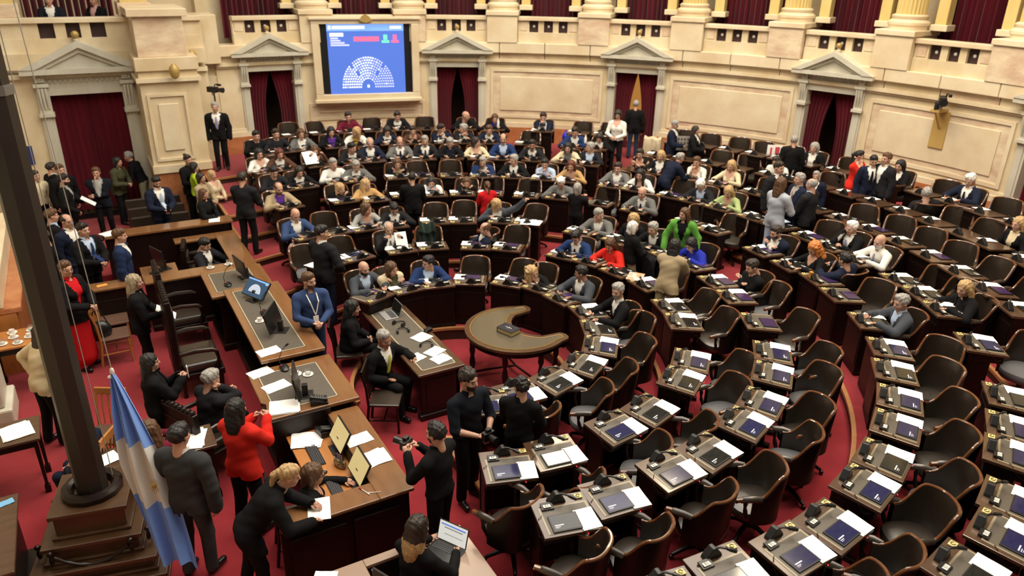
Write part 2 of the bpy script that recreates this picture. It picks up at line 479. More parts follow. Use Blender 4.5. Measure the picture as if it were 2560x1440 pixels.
 (7, -0.743, 8.809, 274.8, -0.79, 9.37, 274.8, 1),
 (8, 8.496, -4.905, 150.0, 8.992, -5.231, 181.2, 0),
 (8, 8.803, -4.329, 153.8, 9.26, -4.577, 159.7, 0),
 (8, 9.071, -3.734, 157.6, 9.535, -3.874, 195.8, 0),
 (8, 9.3, -3.123, 161.4, 9.856, -3.276, 204.6, 0),
 (8, 9.487, -2.498, 165.2, 9.972, -2.617, 190.1, 0),
 (8, 9.632, -1.861, 169.1, 10.18, -1.92, 204.5, 0),
 (8, 9.734, -1.217, 172.9, 10.289, -1.184, 173.4, 1),
 (8, 9.794, -0.567, 176.7, 10.387, -0.642, 207.7, 0),
 (8, 9.807, 0.271, 181.6, 10.27, 0.283, 181.6, 1),
 (8, 9.712, 1.386, 188.1, 10.264, 1.491, 217.8, 0),
 (8, 9.575, 2.136, 192.6, 10.004, 2.232, 192.6, 1),
 (8, 9.442, 2.663, 195.8, 10.006, 2.8, 237.9, 0),
 (8, 9.244, 3.285, 199.6, 9.739, 3.472, 240.4, 0),
 (8, 9.005, 3.892, 203.4, 9.531, 4.097, 217.6, 0),
 (8, 8.726, 4.482, 207.2, 9.182, 4.731, 225.1, 0),
 (8, 8.409, 5.053, 211.0, 8.918, 5.347, 207.4, 0),
 (8, 7.279, 6.577, 222.1, 7.723, 6.948, 218.9, 0),
 (8, 6.819, 7.053, 226.0, 7.178, 7.376, 227.4, 0),
 (8, 6.107, 7.678, 231.5, 6.381, 8.022, 231.5, 1),
 (8, 5.085, 8.389, 238.8, 5.313, 8.765, 238.8, 1),
 (8, 4.434, 8.751, 243.1, 4.633, 9.143, 243.1, 1),
 (8, 3.489, 9.169, 249.2, 3.678, 9.7, 244.3, 0),
 (8, 2.863, 9.383, 253.0, 2.939, 9.82, 253.3, 1),
 (8, 2.223, 9.555, 256.9, 2.345, 10.137, 244.5, 0),
 (8, 1.574, 9.683, 260.8, 1.705, 10.107, 260.4, 1),
 (8, 0.918, 9.767, 264.6, 0.914, 10.258, 282.2, 0),
 (8, 0.257, 9.807, 268.5, 0.261, 10.397, 261.7, 0),
]
# kind, head x, y, z, floor z, hip xy, body heading, head yaw, label, look
PEOPLE = [
 ('sit', 1.68, 9.96, 2.24, 1.2, (1.71, 10.11), 260.0, 0, 'person in a maroon shirt seated under the screen', {'top': 'maroon', 'g': 'shirt', 'hair': 'short', 'hc': 'dark', 'pose': 'desk'}),
 ('sit', 2.87, 9.59, 2.23, 1.2, (2.94, 9.82), 253.0, 0, 'person in a dark suit and white shirt leaning over the back row under the screen', {'top': 'black', 'sh': 'white', 'hair': 'short', 'hc': 'dark', 'pose': 'desk', 'head': -15}),
 ('sit', 4.51, 8.9, 2.22, 1.2, (4.63, 9.14), 243.0, 70, 'bald person in a black jacket in the back row before a curtained doorway', {'top': 'black', 'sh': 'black', 'hair': 'none', 'pose': 'desk'}),
 ('sit', 5.17, 8.53, 2.16, 1.2, (5.31, 8.77), 239.0, 0, 'person with long brown hair, black jacket and blue top in the back row', {'sex': 'f', 'top': 'black', 'sh': 'royal', 'hair': 'long', 'hc': 'brown', 'pose': 'desk'}),
 ('sit', 6.22, 7.82, 2.24, 1.2, (6.38, 8.02), 232.0, 0, 'person in a navy jacket with hands at the mouth in the back row', {'top': 'navy', 'sh': 'white', 'hair': 'short', 'hc': 'dark', 'pose': 'chin2'}),
 ('sit', 9.86, 2.2, 2.24, 1.2, (10.0, 2.23), 193.0, 0, 'grey-haired person in a black jacket and white top below a curtained doorway', {'sex': 'f', 'top': 'black', 'sh': 'white', 'hair': 'bob', 'hc': 'grey', 'pose': 'lap'}),
 ('sit', 10.15, 0.28, 2.24, 1.2, (10.27, 0.28), 182.0, 0, 'person with dark hair and black jacket, hand raised to the face, against the marble wall', {'sex': 'f', 'top': 'black', 'sh': 'white', 'hair': 'bob', 'hc': 'black', 'pose': 'phone'}),
 ('sit', 10.17, -1.17, 2.3, 1.2, (10.29, -1.18), 173.0, 0, 'white-haired person in a dark suit looking down at papers by the marble wall', {'top': 'navy', 'sh': 'white', 'tie': 'black', 'hair': 'short', 'hc': 'white', 'pose': 'desk', 'head': -25}),
 ('sit', -0.78, 9.25, 2.11, 1.06, (-0.79, 9.37), 275.0, 0, 'person in black with dark hair at the aisle end of the seventh row', {'top': 'black', 'sh': 'black', 'g': 'sweater', 'hair': 'short', 'hc': 'black', 'pose': 'desk'}),
 ('sit', -0.32, 9.28, 2.11, 1.06, (-0.32, 9.4), 272.0, 0, 'person in a dark zipped jacket seated next to the aisle end of the seventh row', {'top': 'charcoal', 'sh': 'charcoal', 'g': 'sweater', 'hair': 'short', 'hc': 'dark', 'pose': 'desk'}),
 ('sit', 0.22, 9.08, 2.1, 1.06, (0.23, 9.28), 269.0, 0, 'person with long light brown hair and grey top holding a blue sheet', {'sex': 'f', 'top': 'grey', 'sh': 'white', 'hair': 'long', 'hc': 'brown', 'pose': 'desk'}),
 ('sit', 0.93, 9.0, 2.1, 1.06, (0.95, 9.23), 264.0, 0, 'person with black hair and a purple shawl', {'sex': 'f', 'top': 'black', 'sh': 'purple', 'hair': 'long', 'hc': 'black', 'pose': 'desk'}),
 ('sit', 1.51, 8.89, 2.07, 1.06, (1.55, 9.15), 260.0, -70, 'blonde person in a white jacket over a mustard top', {'sex': 'f', 'top': 'white', 'sh': 'mustard', 'hair': 'bob', 'hc': 'blonde', 'pose': 'desk'}),
 ('sit', 2.26, 8.74, 2.05, 1.06, (2.32, 8.98), 256.0, 0, 'person in a navy jacket with white collar bent over the desk', {'sex': 'f', 'top': 'navy', 'sh': 'white', 'hair': 'bob', 'hc': 'dark', 'pose': 'desk', 'head': -25}),
 ('sit', 2.87, 8.57, 2.04, 1.06, (2.95, 8.8), 251.0, 0, 'person in a dark patterned blouse with dark hair tied back', {'sex': 'f', 'top': 'brown', 'g': 'blouse', 'hair': 'pony', 'hc': 'dark', 'pose': 'desk'}),
 ('sit', 3.53, 8.31, 2.08, 1.06, (3.63, 8.54), 247.0, 63, 'person in a navy suit with hand at the chin turned to a neighbour', {'top': 'navy', 'sh': 'white', 'hair': 'short', 'hc': 'dark', 'pose': 'chin'}),
 ('sit', 4.03, 8.08, 2.08, 1.06, (4.14, 8.3), 243.0, -70, 'grey-haired person in a dark suit and white shirt turned to a neighbour, hand at mouth', {'top': 'charcoal', 'sh': 'white', 'hair': 'short', 'hc': 'grey', 'pose': 'chin'}),
 ('sit', 4.59, 7.76, 2.06, 1.06, (4.72, 7.99), 239.0, 0, 'person in a dark blue suit with open white collar in the seventh row', {'top': 'navy', 'sh': 'white', 'hair': 'short', 'hc': 'brown', 'pose': 'desk'}),
 ('sit', 6.32, 6.48, 2.1, 1.06, (6.48, 6.64), 226.0, 0, 'person in a bright blue suit beside a blue bag', {'top': 'blue', 'sh': 'white', 'hair': 'short', 'hc': 'dark', 'pose': 'desk', 'head': -15}),
 ('sit', 6.74, 6.03, 2.0, 1.06, (6.92, 6.19), 222.0, 0, 'person in a white top looking down next to the aisle steps', {'sex': 'f', 'top': 'black', 'sh': 'white', 'hair': 'bob', 'hc': 'dark', 'pose': 'desk', 'head': -25}),
 ('sit', 9.19, -0.97, 2.1, 1.06, (9.31, -0.98), 45.0, 0, 'person with cropped hair in a dark jacket seen from behind in a turned chair', {'top': 'charcoal', 'sh': 'white', 'hair': 'short', 'hc': 'grey', 'pose': 'lap'}),
 ('sit', 8.85, -2.82, 2.12, 1.06, (8.96, -2.86), 162.0, 0, 'blonde person in a dark jacket over a cream blouse ending the outer rows', {'sex': 'f', 'top': 'black', 'sh': 'cream', 'hair': 'long', 'hc': 'blonde', 'pose': 'lap'}),
 ('sit', -0.99, 8.07, 1.96, 0.92, (-1.0, 8.19), 277.0, 0, 'person with long black hair in a white flowered blouse', {'sex': 'f', 'top': 'white', 'g': 'blouse', 'hair': 'long', 'hc': 'black', 'pose': 'desk'}),
 ('sit', -0.58, 7.92, 1.95, 0.92, (-0.6, 8.2), 274.0, 0, 'person in a brown jacket over white, dark red-brown hair', {'sex': 'f', 'top': 'brown', 'sh': 'white', 'hair': 'long', 'hc': 'darkred', 'pose': 'desk'}),
 ('sit', 0.22, 7.98, 1.92, 0.92, (0.23, 8.22), 268.0, 0, 'person with long fair hair holding up large white sheets', {'sex': 'f', 'top': 'brown', 'g': 'blouse', 'hair': 'long', 'hc': 'brown', 'pose': 'read', 'item': 'bigpaper'}),
 ('sit', 1.06, 7.88, 1.93, 0.92, (1.1, 8.15), 262.0, 38, 'dark-haired person in a dark suit turned sideways in the sixth row', {'top': 'charcoal', 'sh': 'white', 'hair': 'short', 'hc': 'black', 'pose': 'desk'}),
 ('sit', 1.56, 8.05, 1.96, 0.92, (1.58, 8.17), 259.0, 0, 'balding person in a dark navy suit and open white shirt', {'top': 'navy', 'sh': 'white', 'hair': 'ring', 'hc': 'grey', 'pose': 'desk'}),
 ('sit', 2.24, 7.87, 1.96, 0.92, (2.27, 7.99), 254.0, 0, 'balding person in a grey suit with white shirt and dark tie in the sixth row', {'top': 'grey', 'sh': 'white', 'tie': 'black', 'hair': 'ring', 'hc': 'brown', 'pose': 'desk'}),
 ('sit', 2.81, 7.69, 1.97, 0.92, (2.85, 7.8), 250.0, 0, 'grey-haired person in a dark suit with white shirt and blue tie', {'top': 'charcoal', 'sh': 'white', 'tie': 'blue', 'hair': 'short', 'hc': 'grey', 'pose': 'desk'}),
 ('sit', 3.28, 7.28, 1.96, 0.92, (3.38, 7.49), 246.0, 0, 'person in a dark navy jacket and blue shirt looking down', {'top': 'black', 'sh': 'navy', 'hair': 'short', 'hc': 'grey', 'pose': 'desk', 'head': -20}),
 ('sit', 3.88, 7.09, 1.96, 0.92, (3.95, 7.21), 241.0, 70, 'dark-haired person in a cream jacket turned to look behind', {'sex': 'f', 'top': 'cream', 'g': 'blouse', 'hair': 'bob', 'hc': 'dark', 'pose': 'desk'}),
 ('sit', 4.51, 6.88, 2.02, 0.92, (4.58, 6.98), 237.0, 0, 'person in a blue suit and light blue shirt sitting upright', {'top': 'blue', 'sh': 'lblue', 'hair': 'ring', 'hc': 'dark', 'pose': 'desk'}),
 ('sit', 4.95, 6.25, 1.96, 0.92, (5.1, 6.44), 232.0, 0, 'person in a dark grey suit, white shirt and blue tie', {'top': 'charcoal', 'sh': 'white', 'tie': 'blue', 'hair': 'short', 'hc': 'black', 'skin': 'm', 'pose': 'desk'}),
 ('sit', 5.59, 5.68, 1.94, 0.92, (5.77, 5.86), 225.0, 0, 'person with long black hair in a cream jacket', {'sex': 'f', 'top': 'cream', 'sh': 'grey', 'hair': 'long', 'hc': 'black', 'pose': 'desk'}),
 ('sit', 6.04, 5.41, 1.96, 0.92, (6.13, 5.49), 222.0, -52, 'grey-haired person in a dark suit at the aisle end looking sideways', {'top': 'charcoal', 'sh': 'lblue', 'hair': 'short', 'hc': 'grey', 'pose': 'desk'}),
 ('sit', 6.7, 4.38, 1.96, 0.92, (6.88, 4.5), 213.0, 0, 'person in a sleeveless black top with dark hair tied back', {'sex': 'f', 'top': 'black', 'g': 'vest', 'bare': 1, 'hair': 'pony', 'hc': 'dark', 'pose': 'cross'}),
 ('sit', 7.01, 4.02, 1.96, 0.92, (7.13, 4.09), 210.0, 0, 'person with blonde curls, dark jacket and white top', {'sex': 'f', 'top': 'black', 'sh': 'white', 'hair': 'bob', 'hc': 'blonde', 'pose': 'desk'}),
 ('sit', 7.37, 3.23, 1.96, 0.92, (7.53, 3.3), 204.0, 0, 'person in a white and black blouse, hand at the cheek', {'sex': 'f', 'top': 'white', 'g': 'blouse', 'hair': 'pony', 'hc': 'brown', 'pose': 'chin'}),
 ('sit', 7.78, 2.6, 1.97, 0.92, (7.89, 2.64), 198.0, 0, 'person with long fair hair in a pale cream blouse', {'sex': 'f', 'top': 'cream', 'g': 'blouse', 'hair': 'long', 'hc': 'blonde', 'pose': 'desk', 'head': -15}),
 ('sit', 8.73, 2.22, 2.04, 1.06, (8.99, 2.29), 194.0, 0, 'person in a white shirt leaning back, arms wide, behind a standing group', {'top': 'white', 'g': 'shirt', 'hair': 'short', 'hc': 'dark', 'pose': 'lap'}),
 ('sit', -0.96, 6.93, 1.82, 0.78, (-0.98, 7.09), 278.0, 0, 'person in a dark sweater with short dark hair in the fifth row by the aisle', {'top': 'charcoal', 'g': 'sweater', 'hair': 'short', 'hc': 'black', 'pose': 'desk', 'head': -20}),
 ('sit', -0.44, 6.89, 1.77, 0.78, (-0.46, 7.14), 274.0, 0, 'person in a black blouse with long dark hair in the fifth row', {'sex': 'f', 'top': 'black', 'sh': 'white', 'hair': 'long', 'hc': 'dark', 'pose': 'desk', 'head': -15}),
 ('sit', 0.35, 7.05, 1.82, 0.78, (0.36, 7.17), 267.0, 13, 'grey-haired person in a thick white sweater', {'top': 'white', 'g': 'sweater', 'hair': 'short', 'hc': 'grey', 'pose': 'desk'}),
 ('sit', 0.8, 6.86, 1.77, 0.78, (0.83, 7.11), 263.0, 0, 'grey-haired person in a grey jacket bending forward next to a white sweater', {'top': 'grey', 'sh': 'white', 'hair': 'short', 'hc': 'grey', 'pose': 'desk', 'head': -20}),
 ('sit', 1.69, 6.67, 1.76, 0.78, (1.76, 6.94), 256.0, 0, 'person with long brown hair, black jacket and beige scarf', {'sex': 'f', 'top': 'black', 'sh': 'beige', 'hair': 'long', 'hc': 'brown', 'pose': 'cross'}),
 ('sit', 3.47, 5.96, 1.77, 0.78, (3.6, 6.19), 240.0, 0, 'grey-haired person in a blue suit with red tie talking on a phone', {'top': 'blue', 'sh': 'white', 'tie': 'red', 'hair': 'short', 'hc': 'grey', 'pose': 'phone', 'item': 'phone'}),
 ('sit', 4.1, 5.64, 1.82, 0.78, (4.21, 5.79), 234.0, -39, 'person in a black suit, white shirt and black tie looking sideways', {'top': 'black', 'sh': 'white', 'tie': 'black', 'hair': 'short', 'hc': 'grey', 'pose': 'desk'}),
 ('sit', 4.61, 5.12, 1.79, 0.78, (4.79, 5.32), 228.0, 0, 'dark-haired person in a light blue denim shirt, hand at the mouth', {'sex': 'f', 'top': 'lblue', 'g': 'shirt', 'hair': 'pony', 'hc': 'black', 'pose': 'chin'}),
 ('sit', 5.04, 4.71, 1.79, 0.78, (5.23, 4.89), 223.0, 0, 'smiling person with long reddish hair in a tan top', {'sex': 'f', 'top': 'tan', 'g': 'blouse', 'hair': 'long', 'hc': 'darkred', 'pose': 'desk'}),
 ('sit', 5.81, 4.01, 1.82, 0.78, (5.91, 4.08), 215.0, 0, 'person in a grey jacket with open white shirt beside a black vest', {'top': 'grey', 'sh': 'white', 'hair': 'short', 'hc': 'dark', 'pose': 'desk'}),
 ('sit', 5.99, 3.46, 1.78, 0.78, (6.2, 3.58), 210.0, 0, 'person with long black hair in a black vest over white sleeves', {'sex': 'f', 'top': 'white', 'sh': 'white', 'g': 'blouse', 'hair': 'longfront', 'hc': 'black', 'pose': 'desk'}),
 ('sit', 6.55, 2.18, 1.81, 0.78, (6.79, 2.26), 198.0, 0, 'grey-haired person in a dark suit bowed over the desk', {'top': 'charcoal', 'sh': 'lblue', 'hair': 'short', 'hc': 'white', 'pose': 'desk', 'head': -40}),
 ('sit', 6.73, 1.58, 1.79, 0.78, (6.97, 1.64), 193.0, 7, 'person with long fair hair in a pale green jacket', {'sex': 'f', 'top': 'pgreen', 'g': 'blouse', 'hair': 'long', 'hc': 'blonde', 'pose': 'desk', 'head': -20}),
 ('sit', 6.98, -1.12, 1.82, 0.78, (7.1, -1.14), 171.0, 0, 'white-haired person in a dark suit and lilac tie, hand behind the ear', {'top': 'black', 'sh': 'white', 'tie': 'lilac', 'hair': 'short', 'hc': 'white', 'pose': 'phone'}),
 ('sit', 6.79, -1.81, 1.82, 0.78, (6.92, -1.84), 165.0, 5, 'bald bearded person in a white shirt and lilac tie', {'top': 'white', 'g': 'shirt', 'tie': 'lilac', 'hair': 'none', 'beard': 'white', 'pose': 'desk'}),
 ('sit', 6.13, -3.64, 1.82, 0.78, (6.32, -3.75), 149.0, 21, 'person with long blonde hair in a black leather jacket reading a phone', {'sex': 'f', 'top': 'black', 'g': 'jacket', 'sh': 'black', 'hair': 'long', 'hc': 'blonde', 'pose': 'desk'}),
 ('sit', -1.07, 6.12, 1.68, 0.64, (-1.1, 6.32), 280.0, 0, 'bearded person in a beige jacket and purple shirt with legs in the aisle', {'top': 'beige', 'sh': 'purple', 'hair': 'ring', 'hc': 'brown', 'beard': 'brown', 'pose': 'desk', 'bot': 'grey'}),
 ('sit', 0.14, 5.95, 1.57, 0.64, (0.15, 6.21), 269.0, 31, 'person with fringed fair hair in a dark jacket in the fourth row', {'sex': 'f', 'top': 'black', 'sh': 'olive', 'hair': 'bob', 'hc': 'blonde', 'pose': 'cross'}),
 ('sit', 0.68, 5.9, 1.6, 0.64, (0.69, 6.02), 263.0, 37, 'person with blonde curls in a tan sweater', {'sex': 'f', 'top': 'tan', 'g': 'sweater', 'hair': 'longfront', 'hc': 'blonde', 'pose': 'desk'}),
 ('sit', 2.04, 5.61, 1.55, 0.64, (2.1, 5.79), 250.0, 0, 'dark-haired person in white and light blue, hand at the chin', {'sex': 'f', 'top': 'white', 'sh': 'lblue', 'g': 'jacket', 'hair': 'long', 'hc': 'black', 'pose': 'chin'}),
 ('sit', 2.72, 5.27, 1.55, 0.64, (2.83, 5.49), 243.0, 0, 'person with long brown hair in a black jacket, hands together', {'sex': 'f', 'top': 'black', 'sh': 'cream', 'hair': 'long', 'hc': 'brown', 'pose': 'cross'}),
 ('sit', 4.36, 4.07, 1.65, 0.64, (4.59, 4.29), 223.0, 0, 'grey-haired person in a grey jacket and glasses looking at a phone', {'top': 'grey', 'sh': 'lgrey', 'hair': 'short', 'hc': 'white', 'pose': 'desk', 'head': -25}),
 ('sit', 5.38, 2.61, 1.68, 0.64, (5.59, 2.71), 206.0, 0, 'bald person in a grey suit with navy tie', {'top': 'grey', 'sh': 'white', 'tie': 'navy', 'hair': 'none', 'pose': 'desk'}),
 ('sit', 5.92, -0.42, 1.68, 0.64, (6.13, -0.43), 176.0, -6, 'bearded person in a dark suit holding a cup', {'top': 'navy', 'sh': 'white', 'hair': 'short', 'hc': 'dark', 'beard': 'dark', 'pose': 'cross'}),
 ('sit', 5.87, -1.28, 1.68, 0.64, (6.01, -1.31), 168.0, 0, 'person with long red curls in black looking down at a phone', {'sex': 'f', 'top': 'black', 'g': 'blouse', 'hair': 'curly', 'hc': 'ginger', 'pose': 'desk', 'head': -30}),
 ('sit', 5.89, -1.87, 1.68, 0.64, (6.0, -1.91), 90.0, 0, 'person in a dark suit seen from behind leaning on a desk', {'top': 'navy', 'sh': 'white', 'hair': 'short', 'hc': 'black', 'pose': 'desk'}),
 ('sit', 5.19, -3.35, 1.68, 0.64, (5.29, -3.42), 147.0, 13, 'grey-haired person in a grey suit at the aisle end of the fourth row', {'top': 'slate', 'sh': 'lblue', 'hair': 'short', 'hc': 'grey', 'pose': 'desk'}),
 ('sit', -1.14, 4.64, 1.57, 0.5, (-1.18, 4.79), 284.0, 0, 'bald person in a blue jacket and white shirt reading a sheet', {'top': 'midblue', 'sh': 'white', 'hair': 'none', 'pose': 'desk', 'head': -25}),
 ('sit', 0.2, 4.53, 1.53, 0.5, (0.21, 4.76), 267.0, 43, 'person with brown bobbed hair in a light grey jacket', {'sex': 'f', 'top': 'lgrey', 'g': 'blouse', 'hair': 'bob', 'hc': 'brown', 'pose': 'desk'}),
 ('sit', 0.74, 4.47, 1.47, 0.5, (0.77, 4.65), 261.0, 0, 'person in a dark suit and black tie looking down in the third row', {'top': 'charcoal', 'sh': 'white', 'tie': 'black', 'hair': 'short', 'hc': 'black', 'pose': 'desk', 'head': -30}),
 ('sit', 2.61, 3.69, 1.51, 0.5, (2.79, 3.95), 235.0, 65, 'fair-haired person in a slate cardigan stretching one arm out', {'sex': 'f', 'top': 'slate', 'sh': 'white', 'hair': 'bob', 'hc': 'blonde', 'pose': 'reach'}),
 ('sit', 4.0, 2.17, 1.54, 0.5, (4.15, 2.25), 208.0, 70, 'grey-haired person in a light grey suit looking aside', {'top': 'grey', 'sh': 'white', 'hair': 'short', 'hc': 'grey', 'pose': 'desk'}),
 ('sit', 4.41, 1.66, 1.54, 0.5, (4.52, 1.7), 201.0, -70, 'fair-haired person in a dark coat turned to the row behind', {'sex': 'f', 'top': 'black', 'sh': 'white', 'hair': 'bob', 'hc': 'blonde', 'pose': 'lap'}),
 ('sit', 4.4, 1.05, 1.54, 0.5, (4.66, 1.11), 193.0, 2, 'grey-haired person in a dark suit and white shirt laughing up at a visitor', {'top': 'black', 'sh': 'white', 'hair': 'short', 'hc': 'grey', 'pose': 'desk'}),
 ('sit', 4.52, 0.17, 1.5, 0.5, (4.85, 0.18), 182.0, 0, 'dark-haired person in a bright blue jacket writing', {'sex': 'f', 'top': 'royal', 'g': 'jacket', 'sh': 'royal', 'hair': 'bob', 'hc': 'black', 'pose': 'desk', 'head': -25}),
 ('sit', 4.62, -1.15, 1.54, 0.5, (4.74, -1.18), 166.0, -6, 'person in a black hooded jacket looking down at a phone', {'top': 'black', 'g': 'sweater', 'hair': 'short', 'hc': 'dark', 'pose': 'cross', 'head': -20}),
 ('sit', 0.28, 3.58, 1.4, 0.36, (0.29, 3.71), 266.0, 0, 'bald person in a dark suit reading a held-up sheet', {'top': 'charcoal', 'sh': 'white', 'tie': 'grey', 'hair': 'ring', 'hc': 'grey', 'pose': 'read', 'head': -10, 'item': 'paper'}),
 ('sit', 1.93, 2.91, 1.35, 0.36, (2.04, 3.08), 155.0, 5, 'person in a dark suit slumped sideways with legs crossed towards the next seat', {'top': 'navy', 'sh': 'white', 'hair': 'ring', 'hc': 'brown', 'pose': 'lap', 'lean': -25, 'bot': 'denim'}),
 ('sit', 3.13, 1.65, 1.4, 0.36, (3.33, 1.76), 208.0, 0, 'person in a blue suit bowed over the second row desk at the aisle', {'top': 'blue', 'sh': 'white', 'tie': 'black', 'hair': 'short', 'hc': 'black', 'pose': 'desk', 'head': -35}),
 ('sit', 3.43, 1.03, 1.4, 0.36, (3.64, 1.09), 197.0, 0, 'person with fair hair in a red jacket writing', {'sex': 'f', 'top': 'redorange', 'g': 'jacket', 'sh': 'redorange', 'hair': 'long', 'hc': 'brown', 'pose': 'desk', 'head': -30}),
 ('sit', -0.67, 2.26, 1.26, 0.22, (-0.7, 2.38), 287.0, 3, 'bald bearded person in a grey suit in the innermost row', {'top': 'slate', 'sh': 'lblue', 'hair': 'none', 'beard': 'dark', 'pose': 'desk'}),
 ('sit', -0.23, 2.14, 1.22, 0.22, (-0.25, 2.31), 276.0, 24, 'brown-haired person in a cream jacket, arms folded, in the innermost row', {'sex': 'f', 'top': 'cream', 'g': 'jacket', 'sh': 'olive', 'hair': 'bob', 'hc': 'brown', 'pose': 'cross'}),
 ('sit', 0.42, 2.12, 1.22, 0.22, (0.45, 2.28), 259.0, -70, 'dark-haired person in a blue suit in the innermost row', {'top': 'blue', 'sh': 'lblue', 'hair': 'short', 'hc': 'black', 'pose': 'desk'}),
 ('sit', 1.87, 1.08, 1.14, 0.22, (2.2, 1.27), 210.0, 70, 'person with long fair curls in dark clothes in the innermost row', {'sex': 'f', 'top': 'black', 'g': 'blouse', 'hair': 'curly', 'hc': 'blonde', 'pose': 'desk'}),
 ('sit', 2.39, 0.4, 1.29, 0.22, (2.51, 0.42), 190.0, -50, 'dark-haired person in a grey suit turned sideways in the innermost row', {'top': 'slate', 'sh': 'white', 'hair': 'short', 'hc': 'black', 'skin': 'm', 'pose': 'desk'}),
 ('sit', 2.35, -0.64, 1.38, 0.22, (2.47, -0.67), 165.0, 30, 'grey-bearded person in a black suit in the innermost row', {'top': 'black', 'sh': 'white', 'tie': 'black', 'hair': 'short', 'hc': 'grey', 'beard': 'grey', 'pose': 'desk'}),
 ('stand', 7.19, 5.93, 2.55, 1.06, None, 220.0, 0, 'person in a white blouse and dark trousers standing in front of a doorway', {'sex': 'f', 'top': 'white', 'g': 'blouse', 'bot': 'charcoal', 'hair': 'bob', 'hc': 'dark', 'pose': 'front', 'sc': 0.92, 'head': -25}),
 ('stand', 8.32, 6.67, 2.59, 1.2, None, 50.0, 0, 'person in dark jacket and jeans walking out through a curtained doorway', {'top': 'black', 'g': 'jacket', 'sh': 'black', 'bot': 'denim', 'hair': 'short', 'hc': 'grey', 'pose': 'down', 'sc': 0.86}),
 ('stand', 7.99, 4.75, 2.45, 1.06, None, 300.0, 0, 'person in a grey cap and navy jacket standing in the outer rows', {'top': 'navy', 'sh': 'white', 'bot': 'charcoal', 'hair': 'cap', 'hc': 'grey', 'pose': 'front', 'sc': 0.86, 'head': -20}),
 ('stand', 8.23, 4.27, 2.39, 1.06, None, 300.0, 0, 'person with dark hair in a long black coat standing by the marble wall', {'sex': 'f', 'top': 'black', 'sh': 'white', 'bot': 'black', 'hair': 'long', 'hc': 'dark', 'pose': 'front', 'sc': 0.82}),
 ('stand', 9.16, 2.2, 2.47, 1.06, None, 50.0, 0, 'person in a black suit seen from behind near a doorway', {'top': 'black', 'g': 'jacket', 'sh': 'black', 'bot': 'black', 'hair': 'short', 'hc': 'grey', 'pose': 'down', 'sc': 0.87}),
 ('stand', 9.26, 0.61, 2.47, 1.06, None, 270.0, 30, 'person in a red dress with hand at the chin', {'sex': 'f', 'top': 'redorange', 'g': 'dress', 'bot': 'redorange', 'skirt': 1, 'hair': 'pony', 'hc': 'black', 'pose': 'chin', 'sc': 0.87}),
 ('stand', 9.22, 0.26, 2.45, 1.06, None, 230.0, 0, 'dark-haired person in a navy suit half hidden behind a red dress', {'top': 'navy', 'sh': 'white', 'tie': 'black', 'bot': 'navy', 'hair': 'short', 'hc': 'black', 'pose': 'down', 'sc': 0.86, 'head': -20}),
 ('stand', 9.29, 0.04, 2.53, 1.06, None, 170.0, 0, 'brown-haired person in a dark suit with white shirt turned to a red dress', {'top': 'charcoal', 'sh': 'white', 'bot': 'charcoal', 'hair': 'short', 'hc': 'brown', 'pose': 'down', 'sc': 0.91}),
 ('stand', 6.88, 3.24, 2.1, 0.78, None, 350.0, 0, 'person in a navy suit bending over a desk, seen from behind', {'top': 'navy', 'g': 'jacket', 'sh': 'navy', 'bot': 'black', 'hair': 'short', 'hc': 'grey', 'pose': 'lean', 'sc': 0.88, 'lean': 35}),
 ('stand', 7.27, 0.88, 2.38, 0.78, None, 270.0, 0, 'person in a dark suit with a red tie standing between the rows', {'top': 'charcoal', 'sh': 'white', 'tie': 'red', 'bot': 'charcoal', 'hair': 'short', 'hc': 'dark', 'pose': 'down', 'sc': 0.99}),
 ('stand', 6.46, 0.08, 2.37, 0.78, None, 0.0, 0, 'person with long fair hair in a pale blue jacket standing with the back turned', {'sex': 'f', 'top': 'pblue', 'g': 'jacket', 'sh': 'pblue', 'bot': 'lblue', 'hair': 'long', 'hc': 'brown', 'pose': 'front', 'sc': 0.98}),
 ('stand', 7.32, 0.41, 2.27, 0.78, None, 160.0, 0, 'grey-haired person in a dark suit with pink tie standing in a group', {'top': 'navy', 'sh': 'lgrey', 'tie': 'pink', 'bot': 'navy', 'hair': 'short', 'hc': 'grey', 'pose': 'cross', 'sc': 0.92}),
 ('stand', 7.16, -0.0, 2.29, 0.78, None, 100.0, 0, 'balding person in a dark suit standing in a group, back half turned', {'top': 'charcoal', 'sh': 'lblue', 'bot': 'charcoal', 'hair': 'ring', 'hc': 'grey', 'pose': 'front', 'sc': 0.93}),
 ('stand', 8.25, 0.77, 2.13, 0.92, None, 210.0, 0, 'grey-haired person in a navy jacket at the back of a standing group', {'top': 'navy', 'g': 'jacket', 'sh': 'white', 'bot': 'navy', 'hair': 'short', 'hc': 'grey', 'pose': 'down', 'sc': 0.75}),
 ('stand', 1.3, 4.87, 1.93, 0.5, None, 70.0, 0, 'person in a long black jacket standing with the back turned between the rows', {'top': 'black', 'g': 'jacket', 'sh': 'black', 'bot': 'black', 'hair': 'short', 'hc': 'black', 'pose': 'front', 'sc': 0.88}),
 ('stand', 2.73, 4.34, 1.71, 0.5, None, 80.0, 0, 'person in a red suit with a brown ponytail standing with the back turned', {'sex': 'f', 'top': 'red', 'g': 'jacket', 'sh': 'red', 'bot': 'darkred', 'hair': 'pony', 'hc': 'brown', 'pose': 'front', 'sc': 0.75}),
 ('stand', 4.03, 2.96, 1.86, 0.5, None, 30.0, 0, 'grey-haired person in long black clothes raising a phone in the aisle', {'sex': 'f', 'top': 'black', 'g': 'blouse', 'bot': 'black', 'hair': 'bob', 'hc': 'grey', 'pose': 'photo', 'sc': 0.84, 'item': 'phone'}),
